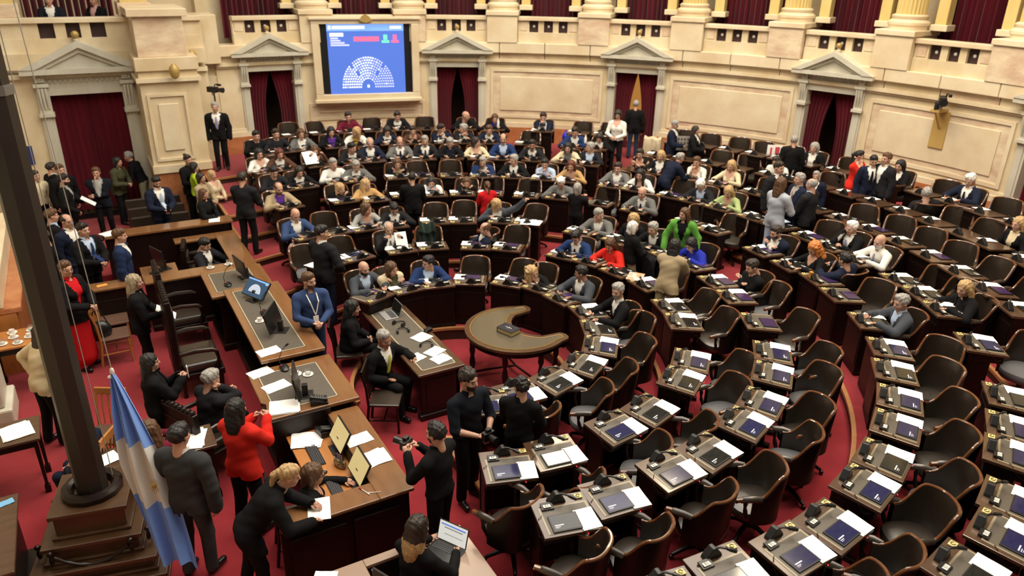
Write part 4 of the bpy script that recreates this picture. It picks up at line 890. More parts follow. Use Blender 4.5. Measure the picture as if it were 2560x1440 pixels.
flatbox('handrail', marble_pale, wl, -9.5, -1.4, D1 - .06, D1 + .24, 4.56, 4.67, bevel=.012)
for s0 in (-5.35, -2.75):
    flatbox('pier', marble_pink, wl, s0 - .35, s0 + .35, D1 + .1, D1 + .9, 4.67, 4.95, bevel=.012)
    flatbox('pilaster', ochre, wl, s0 - .28, s0 + .28, D1 + .2, D1 + .8, 4.95, 8.6)
x = MB(); P0, P1 = [], []
for k in range(61):
    sx = -5.0 + 1.95 * k / 60; ty = D1 + 2.0 + .07 * math.sin(k * 1.4)
    P0.append((sx, ty, 3.9)); P1.append((sx, ty, 8.6))
x.grid([P0, P1]); x.build('box_curtain', [curtain_m], wl)
flatbox('gallery_floor', marble, wl, -9.5, -1.4, D1 + .3, D1 + 2.2, 3.2, 3.32)
# pier that closes the hemicycle
pr = struct('wall_pier')
flatbox('dado', redmarble, pr, -3.02, -1.80, 9.72, 11.6, 0, 1.35)
flatbox('skirting', marble_pale, pr, -3.05, -1.77, 9.68, 11.6, 1.35, 1.52)
flatbox('pier_face', marble, pr, -3.02, -1.80, 9.75, 11.6, 1.52, 3.42)
for (s0, s1, z0, z1) in ((-2.92, -2.1, 1.62, 1.68), (-2.92, -2.1, 3.06, 3.12), (-2.92, -2.86, 1.68, 3.06), (-2.16, -2.1, 1.68, 3.06)):
    flatbox('panel_moulding', marble_pale, pr, s0, s1, 9.71, 9.8, z0, z1)
flatbox('panel', marble_pale, pr, -2.72, -2.30, 9.72, 9.8, 1.85, 2.9, bevel=.012)
flatbox('string_course', marble_pale, pr, -3.08, -1.74, 9.66, 11.6, 3.38, 3.47)
flatbox('ledge', marble, pr, -3.06, -1.76, 9.68, 11.6, 3.62, 3.90, bevel=.012)
flatbox('frieze_block', marble, pr, -3.02, -1.80, 9.74, 11.6, 3.47, 3.62)
flatbox('pedestal_block', marble_pink, pr, -2.95, -1.95, 9.80, 11.6, 3.90, 4.74, bevel=.012)
flatbox('pedestal_cap', marble_pale, pr, -3.05, -1.85, 9.70, 11.6, 4.74, 4.90, bevel=.012)
flatbox('pedestal_block', marble, pr, -1.93, -1.0, 11.3, 12.2, 3.52, 4.66, bevel=.012)
flatbox('wall_face', marble, pr, -1.85, -.90, 11.62, 12.0, 0, 3.52)
flatbox('panel', marble_pale, pr, -1.75, -1.1, 11.57, 11.7, 1.9, 3.2, bevel=.012)
for s0 in (-2.3, -1.75):
    x = MB(); x.lathe([(.02, -.16), (.08, -.12), (.11, -.02), (.10, .08), (.06, .13), (.03, .16)], (s0, 9.5 if s0 < -2 else 10.6, 3.62 if s0 < -2 else 3.78), 14)
    x.build('gilt_sconce', [gold], pr)
flatbox('gallery_back', marble, pr, -9.5, -.6, 13.05, 13.3, 3.3, 8.8)
# wall behind the dais
wd = struct('wall_dais')
flatbox('wall_face', marble, wd, -9.2, -6.15, -12, 11.0, 0, 3.4)
flatbox('skirting', greystone, wd, -6.6, -5.80, 1.85, 2.62, 0, .32, bevel=.03)
flatbox('wall_pier_face', greystone, wd, -6.6, -5.88, 1.92, 2.55, .32, 3.2, bevel=.03)
flatbox('ledge', redmarble, wd, -6.5, -5.58, 3.6, 7.6, .98, 1.08, bevel=.02)
flatbox('ledge_moulding', marble_pale, wd, -6.55, -5.80, 3.6, 7.6, 1.08, 1.45, bevel=.02)
flatbox('ledge_front', orangewood, wd, -6.5, -5.66, 3.6, 7.6, 0, .98)

# ------------------------------------------------------------------ voting screen
SA = 76.5
p = pol(WR - 0.22, SA, 0)
sm = frame_at(p, (-p.x, -p.y))
sf = thing('voting_screen', (0, 0, 0), 90, 'large blue voting display in a cream marble frame on the wall', 'screen')
sf.matrix_world = sm
W2, Z0, Z1 = 1.39, 2.44, 4.52
x = MB()
for (x0, x1, z0, z1) in ((-W2, W2, Z0, Z0 + .17), (-W2, W2, Z1 - .13, Z1), (-W2, -W2 + .2, Z0 + .17, Z1 - .13), (W2 - .2, W2, Z0 + .17, Z1 - .13)):
    x.span(x0, x1, -.25, .10, z0, z1)
for (x0, x1, z0, z1) in ((-W2 - .04, W2 + .04, Z0 - .05, Z0 + .04), (-W2 - .05, W2 + .05, Z1 - .02, Z1 + .05)):
    x.span(x0, x1, -.25, .16, z0, z1)
x.build('frame', [marble_pale], sf, smooth=False, bevel=.015)
x = MB(); x.prism([(-.16, 0), (-.10, .10), (0, .16), (.10, .10), (.16, 0), (0, -.06)], 0.10, 0.20, M=Matrix(((1, 0, 0, 0), (0, 0, 1, 0), (0, 1, 0, Z1 - .04), (0, 0, 0, 1)))); x.build('crest', [gold], sf, smooth=False)
x = MB(); x.span(-W2 + .2, W2 - .2, -.10, .0, Z0 + .17, Z1 - .13); x.build('black_panel', [black], sf, smooth=False)
iw = 1.0; sz0, sz1 = Z0 + .17, Z1 - .13
scr_b = mat('screen_blue', (.02, .05, .3), .4, emit=(0.095, 0.19, 0.58), estr=1.0)
scr_l = mat('screen_pale_blue', (.1, .2, .5), .4, emit=(0.22, 0.42, 0.95), estr=1.0)
scr_w = mat('screen_white', (.8, .8, .8), .4, emit=(0.72, 0.84, 1.0), estr=1.0)
scr_p = mat('screen_faint_dots', (.5, .5, .6), .4, emit=(0.34, 0.44, 0.86), estr=1.0)
scr_r = mat('screen_red', (.8, .1, .2), .4, emit=(0.85, 0.12, 0.26), estr=1.0)
scr_g = mat('screen_green', (.1, .8, .4), .4, emit=(0.16, 0.80, 0.42), estr=1.0)
x = MB(); x.span(-iw, iw, .0, .012, sz0, sz1); x.build('display', [scr_b], sf, smooth=False)
H_ = sz1 - sz0
def bar(name, m_, u0, u1, v0, v1, d=.016):
    g = MB(); g.span(iw - 2 * iw * u0, iw - 2 * iw * u1, .008, d, sz1 - H_ * v0, sz1 - H_ * v1); return g.build(name, [m_], sf, smooth=False)
bar('header_band', scr_l, 0, 1, 0, .10)
bar('title_line', scr_w, .07, .49, .025, .07, .018)
bar('clock_line', scr_w, .82, .97, .03, .07, .018)
bar('emblem', scr_w, .02, .055, .02, .075, .018)
bar('heading_line', scr_w, .035, .21, .125, .175)
for k in range(4): bar('text_line', scr_p, .04, [.14, .17, .22, .28][k], .19 + k * .032, .212 + k * .032)
bar('status_bar', scr_r, .34, .67, .18, .245)
for nm, m_, c in (('yes_count', scr_g, .755), ('no_count', scr_r, .88)):
    bar(nm, m_, c - .025, c + .025, .155, .225); bar(nm, m_, c - .05, c + .05, .235, .268)
g = MB(); g2 = MB()
for r_ in range(9):
    rad = .20 + .058 * r_; n = int(math.pi * rad / .062)
    for k in range(n + 1):
        th = math.pi * k / n
        if abs(th - .86) < .045 or abs(th - 2.28) < .045: continue
        cx = rad * math.cos(th); cz = sz0 + .17 + rad * math.sin(th) * 1.15
        lit = th > 1.3 or random.random() < .12
        (g if (lit and random.random() < .86) else g2).box((-cx, .016, cz), (.040, .008, .040), 0)
g.box((0, .016, sz0 + .19), (.06, .008, .07))
tag(g.build('lit_seats', [scr_w], sf, smooth=False), kind='stuff'); tag(g2.build('faint_seats', [scr_p], sf, smooth=False), kind='stuff')

# ------------------------------------------------------------------ deputy desk, chair, tablet: built once, copied per seat
deskwood = mat('desk_walnut', (.0055, .0024, .0018), .42, spec=.22, noise=(9.0, (.011, .0044, .0032), (1, 1, .2), .25))
def desk_parts(row1=False, simple=False):
    P = []
    tb = Matrix.Rotation(R(-4), 4, 'X')
    def top(y, dz=0.0): return 0.74 + y * 0.07 + dz      # the top rises towards the front
    x = MB()
    hexa = [(-.275, -.25, top(-.25) - .035), (.275, -.25, top(-.25) - .035), (.275, .25, top(.25) - .035), (-.275, .25, top(.25) - .035), (-.275, -.25, top(-.25)), (.275, -.25, top(-.25)), (.275, .25, top(.25)), (-.275, .25, top(.25))]
    x.hexa(hexa); P.append(('desk_top', x.mesh('desk_top', [topwood], smooth=False, bevel=.005)))
    if not simple:
        x = MB()
        for (x0, x1, y0, y1) in ((-.225, -.205, -.22, .12), (-.205, .255, .10, .12), (.235, .255, -.22, .10)):
            x.hexa([(x0, y0, top(y0)), (x1, y0, top(y0)), (x1, y1, top(y1)), (x0, y1, top(y1)), (x0, y0, top(y0, .003)), (x1, y0, top(y0, .003)), (x1, y1, top(y1, .003)), (x0, y1, top(y1, .003))])
        P.append(('inlay_border', x.mesh('inlay_border', [mat('brass_inlay', (.30, .25, .17), .3)], smooth=False)))
        x = MB(); x0, x1, y0, y1 = -.205, .235, -.225, .10
        x.hexa([(x0, y0, top(y0)), (x1, y0, top(y0)), (x1, y1, top(y1)), (x0, y1, top(y1)), (x0, y0, top(y0, .0022)), (x1, y0, top(y0, .0022)), (x1, y1, top(y1, .0022)), (x0, y1, top(y1, .0022))])
        P.append(('writing_pad', x.mesh('writing_pad', [inlay], smooth=False)))
    zb = -0.22 if row1 else 0.0
    x = MB()
    x.span(-.265, .265, .185, .215, zb + .02, .72)
    x.span(-.235, .235, .21, .222, .16, .60)
    if row1: x.span(-.27, .27, .18, .235, zb, .06)
    P.append(('front_panel', x.mesh('front_panel', [deskwood], smooth=False, bevel=.004)))
    x = MB(); x.span(-.262, .262, -.20, .20, .60, .71); P.append(('drawer_box', x.mesh('drawer_box', [deskwood], smooth=False, bevel=.004)))
    for s_ in (-1, 1):
        x = MB(); x.span(s_ * .215, s_ * .255, -.06, .18, .05, .60); x.span(s_ * .205, s_ * .262, -.13, .20, 0, .055)
        P.append(('side_support', x.mesh('side_support', [deskwood], smooth=False, bevel=.004)))
    # microphone housing with its gooseneck
    x = MB(); f = .155
    z = top(f)
    x.prism([(-.10, z - .01), (.09, z - .01), (.075, z + .03), (.015, z + .105), (-.02, z + .105), (-.085, z + .03)], .145, .215, M=Matrix(((1, 0, 0, -.02), (0, 0, 1, 0), (0, 1, 0, 0), (0, 0, 0, 1))))
    P.append(('microphone_box', x.mesh('microphone_box', [black], smooth=False, bevel=.006)))
    x = MB(); x.tube([(-.01, .17, z + .09), (.03, .14, z + .105), (.075, .115, z + .095), (.10, .10, z + .085)], [.011, .010, .010, .010], 8); x.tube([(.075, .115, z + .095), (.105, .098, z + .086), (.145, .075, z + .07)], [.014, .02, .017], 8)
    P.append(('+microphone', x.mesh('microphone', [black])))
    if not simple:
        x = MB(); M2 = Matrix.Translation((-.135, .115, top(.115) + .014)) @ Matrix.Rotation(R(12), 4, 'X')
        x.box((0, 0, 0), (.12, .085, .02), M=M2.to_3x3()); x.v = [(a + M2.translation.x, b_ + M2.translation.y, c + M2.translation.z) for a, b_, c in x.v]
        P.append(('voting_keypad', x.mesh('voting_keypad', [black], smooth=False, bevel=.003)))
        x = MB()
        for dx, w_ in ((-.165, .022), (-.14, .014), (-.116, .024)): x.box((dx, .105, top(.105) + .029), (w_, .040, .003))
        x.box((-.14, .09, top(.09) + .0275), (.07, .008, .003))
        P.append(('+keypad_marks', x.mesh('keypad_marks', [mat('keypad_white', (.62, .60, .56), .5)], smooth=False)))
        x = MB(); x.box((.20, .185, top(.185) + .008), (.075, .062, .014)); P.append(('card_reader', x.mesh('card_reader', [yellow_m], smooth=False, bevel=.003)))
        x = MB(); x.tube([(.20 + .018 * math.cos(t), .185 + .018 * math.sin(t), top(.185) + .017) for t in [R(30 * k) for k in range(11)]], .004, 6); P.append(('+reader_mark', x.mesh('reader_mark', [mat('reader_brown', (.12, .08, .03), .5)])))
        x = MB(); x.ell((.14, -.262, .70), (.006, .005, .006), 8); P.append(('call_lamp', x.mesh('call_lamp', [red_led])))
        x = MB(); x.tube([(-.215, .02, top(.02) + .012), (-.255, -.01, top(0) + .012), (-.285, -.05, .70), (-.282, -.12, .64), (-.262, -.17, .66)], .0035, 5); P.append(('cable', x.mesh('cable', [black])))
    return P
def tablet_parts(kind):
    def top(y, dz=0.0): return 0.742 + y * 0.07 + dz
    P = []
    x0, x1, y0, y1 = -.175, .105, -.215, -.005
    x = MB(); x.hexa([(x0, y0, top(y0)), (x1, y0, top(y0)), (x1, y1, top(y1)), (x0, y1, top(y1)), (x0, y0, top(y0, .014)), (x1, y0, top(y0, .014)), (x1, y1, top(y1, .014)), (x0, y1, top(y1, .014))])
    P.append(('tablet_case', x.mesh('tablet_case', [black], smooth=False, bevel=.003)))
    a0, a1, b0, b1 = x0 + .012, x1 - .012, y0 + .012, y1 - .012
    x = MB(); x.hexa([(a0, b0, top(b0, .013)), (a1, b0, top(b0, .013)), (a1, b1, top(b1, .013)), (a0, b1, top(b1, .013)), (a0, b0, top(b0, .0155)), (a1, b0, top(b0, .0155)), (a1, b1, top(b1, .0155)), (a0, b1, top(b1, .0155))])
    P.append(('display', x.mesh('display', [{'navy': scr_navy, 'dark': scr_dark, 'purple': scr_purple}[kind]], smooth=False)))
    x = MB()
    for (u, v, w_, h_) in ((-.100, -.140, .085, .011), (-.118, -.160, .050, .006), (-.124, -.173, .038, .003)):
        x.hexa([(u - w_ / 2, v - h_ / 2, top(v, .015)), (u + w_ / 2, v - h_ / 2, top(v, .015)), (u + w_ / 2, v + h_ / 2, top(v, .015)), (u - w_ / 2, v + h_ / 2, top(v, .015)), (u - w_ / 2, v - h_ / 2, top(v, .0165)), (u + w_ / 2, v - h_ / 2, top(v, .0165)), (u + w_ / 2, v + h_ / 2, top(v, .0165)), (u - w_ / 2, v + h_ / 2, top(v, .0165))])
    if kind != 'purple': P.append(('+text_lines', x.mesh('text_lines', [scr_text], smooth=False)))
    return P
def paper_mesh(jit):
    rnd = random.Random(jit)
    x = MB(); n = 5
    cx, cy, an = .185, -.115, R(rnd.uniform(-4, 4)) if jit else 0
    P = []
    for i in range(n):
        row = []
        for k in range(n):
            u = (k / (n - 1) - .5) * .19; v = (i / (n - 1) - .5) * .265
            X = cx + u * math.cos(an) - v * math.sin(an); Y = cy + u * math.sin(an) + v * math.cos(an)
            row.append((X, Y, .745 + Y * .07 + .004 + .002 * math.sin(i * 1.3 + jit)))
        P.append(row)
    x.grid(P); B = [[(p[0], p[1], p[2] - .003) for p in r] for r in P]
    x.grid(B); return x.mesh('paper_sheet', [paper])
def chair_parts():
    """swivel armchair facing +Y, leather tub back with a bright wooden rim"""
    P = []
    x = MB(); n = 28
    def seat_ring(sc, z):
        pts = []
        for k in range(n):
            a = 2 * math.pi * k / n; ca, sa = math.cos(a), math.sin(a)
            e = 2.6
            rx = .255 * sc * math.copysign(abs(ca) ** (2 / e), ca); ry = .25 * sc * math.copysign(abs(sa) ** (2 / e), sa)
            pts.append((rx * (1 + .06 * ry / .25), ry + .02, z))
        return pts
    x.grid([seat_ring(.90, .33), seat_ring(1.0, .36), seat_ring(1.03, .41), seat_ring(.98, .445), seat_ring(.80, .465), seat_ring(.45, .472), seat_ring(.03, .474)], closed=True)
    x.grid([seat_ring(.03, .33), seat_ring(.90, .33)], closed=True)
    P.append(('seat', x.mesh('seat', [mat('seat_leather', (.034, .027, .021), .33, spec=.8, bump=.1, bscale=120)])))  # seat base colour lightened to stand in for ceiling sheen
    sg = P[-1][1].copy(); sg.materials[0] = mat('grey_seat_cloth', (.105, .105, .11), .7); P.append(('grey_seat', sg))
    # back shell
    def plan(u, off):   # u in -1..1 around the back
        a = u * R(104)
        rx, ry = .285 + off, .27 + off
        ex = 2.5
        sx, cx = math.sin(a), math.cos(a)
        return (rx * math.copysign(abs(sx) ** (2 / ex), sx), .04 - ry * math.copysign(abs(cx) ** (2 / ex), cx))
    def top(u):
        a = abs(u)
        t = min(1, max(0, (a - .52) / .40)); t = t * t * (3 - 2 * t)
        return .885 - .225 * t - .02 * a
    N = 40
    us = [-1 + 2 * k / N for k in range(N + 1)]
    def col(u, off, zs, lean=.05):
        tz = top(u); out = []
        for f in zs:
            z = .34 + (tz - .34) * f
            px, py = plan(u, off)
            py -= lean * max(0, (z - .5) / .45) * max(0, math.cos(u * R(100)))
            out.append((px, py, z))
        return out
    zs = [0, .25, .5, .75, .93, 1.0]
    inn = [col(u, -.045 + .012 * (1 - abs(u)), zs) for u in us]; outr = [col(u, 0.0, zs) for u in us]
    x = MB(); x.grid([[inn[k][i] for k in range(N + 1)] for i in range(len(zs))]); P.append(('backrest', x.mesh('backrest', [leather])))
    x = MB(); x.grid([[outr[k][i] for k in range(N + 1)] for i in range(len(zs))])
    x.grid([[inn[k][-1] for k in range(N + 1)], [outr[k][-1] for k in range(N + 1)]])
    for e in (0, N): x.grid([inn[e], outr[e]])
    P.append(('back_shell', x.mesh('back_shell', [mat('dark_shell', (.0065, .0036, .003), .42, spec=.3)])))
    x = MB(); rim = [Vector(((inn[k][-1][0] + outr[k][-1][0]) / 2, (inn[k][-1][1] + outr[k][-1][1]) / 2, outr[k][-1][2] + .004)) for k in range(N + 1)]
    x.tube(rim, .0175, 8, flat=.9); P.append(('wooden_rim', x.mesh('wooden_rim', [rimwood])))
    for s_ in (-1, 1):
        x = MB(); x.tube([(s_ * .275, .04, .655), (s_ * .285, .12, .665), (s_ * .285, .22, .66), (s_ * .28, .255, .645)], [.030, .036, .034, .026], 10, flat=.7)
        P.append(('armrest', x.mesh('armrest', [leather])))
        x = MB(); x.tube([(s_ * .28, .235, .655), (s_ * .28, .29, .648), (s_ * .28, .30, .625)], [.026, .026, .018], 8); P.append(('+arm_tip', x.mesh('arm_tip', [rimwood])))
        x = MB(); x.tube([(s_ * .27, .19, .64), (s_ * .265, .19, .60), (s_ * .262, .19, .55), (s_ * .26, .18, .50), (s_ * .235, .15, .40)], [.016, .024, .015, .024, .018], 8); P.append(('arm_post', x.mesh('arm_post', [darkwood])))
    x = MB(); x.lathe([(.05, .10), (.035, .14), (.03, .30), (.10, .335)], (0, .02, 0), 12); P.append(('swivel_post', x.mesh('swivel_post', [black])))
    for k in range(4):
        a = R(45 + 90 * k); ca, sa = math.cos(a), math.sin(a)
        x = MB(); x.tube([(0, .02, .13), (.12 * ca, .02 + .12 * sa, .12), (.27 * ca, .02 + .27 * sa, .055)], [.028, .026, .02], 8); x.ell((.28 * ca, .02 + .28 * sa, .028), (.028, .028, .028), 8)
        P.append(('leg', x.mesh('leg', [darkwood])))
    return P
def inst(parts, root, only=None, skip=()):
    last = root
    for nm, me in parts:
        if nm in skip: continue
        nm = 'seat' if nm == 'grey_seat' else nm
        if nm[0] == '+':                      # a piece of the part before it
            if only is None: put(me, nm[1:], last)
            continue
        if only and nm not in only: continue
        last = put(me, nm, root)
DESK = {'n': desk_parts(), '1': desk_parts(row1=True), 's': desk_parts(simple=True)}
TAB = {k: tablet_parts(k) for k in ('navy', 'dark', 'purple')}
PAPERS = [paper_mesh(k) for k in range(5)]
CHAIR = chair_parts()
ROWN = ['', 'innermost', 'second', 'third', 'fourth', 'fifth', 'sixth', 'seventh', 'outermost']
ORD = 'first second third fourth fifth sixth seventh eighth ninth tenth eleventh twelfth thirteenth fourteenth fifteenth sixteenth seventeenth eighteenth nineteenth twentieth'.split()
def block(row, x_, y_):
    a_ = math.degrees(math.atan2(y_, x_))
    if row == 1: return 'horseshoe', -a_
    if a_ > 39.5: return 'screen-side', a_
    if a_ > -35.5: return 'middle', -a_
    return 'unoccupied', -a_
rank = {}
for q in SEATS: rank.setdefault((q[0], block(*q[:3])[0]), []).append((block(*q[:3])[1], q))
place = {}
for (row, blk), lst in rank.items():
    for k, (_, q) in enumerate(sorted(lst, key=lambda e: e[0])): place[q] = (ORD[k], blk)
srnd = random.Random(11)
for seat in SEATS:
    row, dx, dy, dh, cx, cy, ch, occ = seat
    z = fl(row)
    nth, blk = place[seat]
    where = ('%s desk of the horseshoe row, counted from the flag side' % nth) if False else ('%s desk from the aisle, %s row, %s block' % (nth, ROWN[row], blk) if row > 1 else '%s desk along the innermost horseshoe row' % nth)
    grp = '%s row %s block' % (ROWN[row], blk)
    d = thing('deputy_desk', (dx, dy, z), dh, 'dark wooden ' + where, 'desk', 'desks of the ' + grp)
    inst(DESK['1' if row == 1 else ('n' if row <= 5 else 's')], d)
    nb = blk == 'unoccupied' or (row == 1 and dy < -.6)
    kind = ('navy' if srnd.random() < .55 else 'dark') if nb else srnd.choice(['dark', 'purple', 'dark'])
    if row <= 6:
        t = thing('tablet', (dx, dy, z), dh, '%s-screened tablet on the %s' % ({'navy': 'navy', 'dark': 'black', 'purple': 'violet'}[kind], where), 'tablet', 'tablets of the ' + grp)
        inst(TAB[kind], t)
    if nb or srnd.random() < .86:
        o = put(PAPERS[srnd.randrange(5)], 'paper_sheet', None, (dx, dy, z), R(dh - 90))
        tag(o, 'white paper on the ' + where, 'paper', 'papers of the ' + grp)
    if occ == 2: continue
    c = thing('swivel_armchair', (cx, cy, z), ch, '%s leather armchair at the %s' % ('occupied' if occ else 'empty', where), 'chair', 'armchairs of the ' + grp)
    gs = (not occ) and row < 6 and srnd.random() < .28
    if gs: c['label'] = c['label'].replace('leather armchair', 'grey-seated armchair')
    inst(CHAIR, c, None if row <= 6 else ('seat', 'backrest', 'back_shell', 'wooden_rim', 'armrest', 'swivel_post', 'leg'), ('seat',) if gs else ('grey_seat',))

# ------------------------------------------------------------------ the dais: desks, high chairs, benches
def slab(b_, s0, s1, t0, t1, z0, z1, mi=0): b_.span(s0, s1, t0, t1, z0, z1, mi)
def part(root, name, m_, boxes, **k):
    b_ = MB()
    for bx in boxes: b_.span(*bx)
    k.setdefault('smooth', False); k.setdefault('bevel', .006)
    return b_.build(name, [m_] if not isinstance(m_, list) else m_, root, **k)
def big_desk(name, s0, s1, t0, t1, z, label, glass=True):
    d = tag(put(None, name), label, 'desk')
    part(d, 'desk_top', daiswood, [(s0, s1, t0, t1, z - .05, z)], bevel=.012)
    part(d, 'carcass', darkwood, [(s1 - .14, s1 - .07, t0 + .06, t1 - .06, .1, z - .05), (s0 + .12, s1 - .1, t0 + .06, t0 + .12, .1, z - .05), (s0 + .12, s1 - .1, t1 - .12, t1 - .06, .1, z - .05)])
    part(d, 'drawer_box', darkwood, [(s0 + .10, s1 - .14, t0 + .12, t1 - .12, z - .20, z - .05)])
    part(d, 'plinth', darkwood, [(s0 + .08, s1 - .03, t0 + .02, t1 - .02, 0, .12)], bevel=.02)
    n = max(1, int((t1 - t0) / .6))
    for k in range(n):
        a = t0 + .12 + (t1 - t0 - .24) * k / n; b_ = t0 + .12 + (t1 - t0 - .24) * (k + 1) / n
        part(d, 'front_panel', darkwood, [(s1 - .075, s1 - .05, a + .04, b_ - .04, .2, z - .16)])
    if glass:
        part(d, 'glass_inlay', inlay, [(s0 + .10, s1 - .22, t0 + .14, t1 - .14, z - .01, z + .003)], bevel=0)
        g = .012
        part(d, 'inlay_line', inlay_line, [(s0 + .11, s0 + .11 + g, t0 + .15, t1 - .15, z, z + .0045), (s1 - .24, s1 - .24 + g, t0 + .15, t1 - .15, z, z + .0045), (s0 + .11, s1 - .23, t0 + .15, t0 + .15 + g, z, z + .0045), (s0 + .11, s1 - .23, t1 - .15 - g, t1 - .15, z, z + .0045)], bevel=0)
    return d
big_desk('presidential_desk', -2.82, -1.96, .17, 2.80, 1.10, 'tall mahogany presidential desk with a glass inlay and two monitors')
big_desk('secretary_desk', -3.02, -1.92, -1.10, .16, 1.00, 'mahogany desk with glass inlay, papers and a slanted monitor beside the presidential desk')
big_desk('secretary_desk', -3.00, -2.00, 2.81, 3.98, 1.00, 'mahogany desk on the far side of the presidential desk under a turned monitor')
# corner desk with a raised ledge around a lower work surface
d = tag(put(None, 'corner_desk'), 'L-shaped dark corner desk with raised ledge around two screens and keyboards', 'desk')
part(d, 'ledge_top', daiswood, [(-2.34, -1.96, -2.92, -1.11, .86, .90), (-3.34, -2.34, -2.92, -2.62, .86, .90)], bevel=.01)
part(d, 'front_carcass', darkwood, [(-2.06, -2.00, -2.86, -1.11, .1, .86), (-2.36, -2.32, -2.62, -1.11, .70, .86), (-3.34, -2.06, -2.86, -2.80, .1, .86), (-3.34, -2.34, -2.66, -2.62, .70, .86)])
part(d, 'plinth', darkwood, [(-3.36, -1.96, -2.92, -2.7, 0, .1), (-2.2, -1.96, -2.92, -1.11, 0, .1)], bevel=.02)
for a, b_ in ((-3.26, -2.70), (-2.62, -2.12)):
    part(d, 'side_panel', darkwood, [(a, b_, -2.90, -2.85, .18, .72)])
for a, b_ in ((-2.76, -2.05), (-1.95, -1.2)):
    part(d, 'side_panel', darkwood, [(-2.01, -1.985, a, b_, .18, .72)])
part(d, 'work_surface', orangewood, [(-2.86, -2.36, -2.62, -1.12, .70, .735)])
part(d, 'back_panel', darkwood, [(-3.0, -2.3, -1.14, -1.10, .1, .98)])
d = tag(put(None, 'corner_desk'), 'U-shaped mahogany corner desk at the far end with one person seated inside', 'desk')
part(d, 'ledge_top', daiswood, [(-2.40, -2.00, 3.99, 6.30, .86, .90), (-3.85, -2.40, 4.15, 4.52, .86, .90), (-3.15, -2.40, 6.0, 6.30, .86, .90)], bevel=.01)
part(d, 'front_carcass', darkwood, [(-2.10, -2.04, 4.0, 6.25, .1, .86), (-3.85, -2.1, 4.2, 4.26, .1, .86), (-3.12, -2.1, 6.18, 6.24, .1, .86)])
part(d, 'work_surface', daiswood, [(-3.85, -3.25, 4.52, 5.35, .72, .76)])
part(d, 'work_surface_base', darkwood, [(-3.82, -3.3, 4.52, 5.3, .1, .72)])
part(d, 'plinth', darkwood, [(-3.85, -1.98, 4.12, 4.3, 0, .1), (-2.2, -1.98, 3.99, 6.3, 0, .1)], bevel=.02)
d = tag(put(None, 'long_bench_desk'), 'long dark bench desk behind the far corner desk with people leaning on it', 'desk')
part(d, 'desk_top', daiswood, [(-4.3, -1.97, 6.46, 6.86, 1.0, 1.05)], bevel=.01)
part(d, 'front_board', darkwood, [(-4.3, -2.0, 6.50, 6.56, 0, 1.0)]); part(d, 'end_board', darkwood, [(-2.06, -2.0, 6.5, 6.82, 0, 1.0)])
d = tag(put(None, 'barrier_desk'), 'short wooden barrier desk with an orange note on top', 'desk')
part(d, 'desk_top', daiswood, [(-5.3, -3.88, 4.15, 4.50, .88, .92)], bevel=.01); part(d, 'front_board', darkwood, [(-5.3, -3.9, 4.2, 4.26, 0, .88)]); part(d, 'panel', darkwood, [(-5.1, -4.1, 4.18, 4.2, .2, .7)])
tag(put(None, 'floor_platform'), kind='structure')
part(bpy.data.objects['floor_platform'], 'platform_top', carpet, [(-6.5, -1.95, 6.95, 11.0, 0, .12)], bevel=0)
for k in range(3):
    d = tag(put(None, 'side_bench'), ['low dark leather side bench nearest the long bench desk', 'middle one of three low leather side benches', 'low dark leather side bench nearest the corner doorway'][k], 'bench', 'side benches by the corner doorway')
    t0 = 7.75 + .72 * k
    part(d, 'seat', leather, [(-3.75, -2.6, t0, t0 + .36, .40, .50)], bevel=.03); part(d, 'backrest', leather, [(-3.75, -2.6, t0 + .36, t0 + .44, .40, .86)], bevel=.02); part(d, 'base', darkwood, [(-3.75, -2.6, t0 + .03, t0 + .40, .12, .40)])
# side desk at the near edge
d = tag(put(None, 'side_desk'), 'pale topped side desk with a folded tablet at the near edge', 'desk')
pale = mat('pale_desk_top', (.30, .20, .14), .3, coat=.3)
part(d, 'desk_top', pale, [(-3.4, -2.74, -4.5, -3.50, .72, .76), (-2.74, -2.10, -3.60, -3.50, .72, .76), (-2.10, -1.72, -4.5, -3.50, .72, .76)], bevel=.008); part(d, 'carcass', darkwood, [(-3.25, -1.8, -3.6, -3.54, 0, .72), (-1.86, -1.8, -4.3, -3.54, 0, .72)])
d = tag(put(None, 'side_desk'), 'dark wooden desk at the wall with a blue card on its corner', 'desk')
part(d, 'desk_top', topwood, [(-6.13, -5.56, -2.2, -.95, .78, .82)], bevel=.01); part(d, 'carcass', darkwood, [(-6.12, -5.62, -2.15, -1.0, 0, .78)]); part(d, 'plinth', darkwood, [(-6.13, -5.52, -2.2, -.95, 0, .1)], bevel=.02)
def leg_table(name, s0, s1, t0, t1, z, label, m_=topwood):
    d = tag(put(None, name), label, 'table')
    part(d, 'table_top', m_, [(s0, s1, t0, t1, z - .035, z)], bevel=.008); part(d, 'apron', darkwood, [(s0 + .04, s1 - .04, t0 + .04, t1 - .04, z - .13, z - .035)])
    for a in (s0 + .06, s1 - .06):
        for c in (t0 + .06, t1 - .06):
            b_ = MB(); b_.tube([(a, c, z - .1), (a, c, .12), (a, c, .10)], [.032, .022, .03], 4); b_.box((a, c, .05), (.06, .06, .10)); b_.build('leg', [darkwood], d, smooth=False)
    return d
leg_table('side_table', -6.12, -5.38, .12, .68, .78, 'small dark table with open white papers beside the wall')
leg_table('cup_table', -6.05, -5.36, 2.78, 3.42, .80, 'small orange wooden table holding cups and glasses', orangewood)
leg_table('side_table', -5.0, -3.6, -.95, -.45, .76, 'narrow table covered with papers behind the flag')
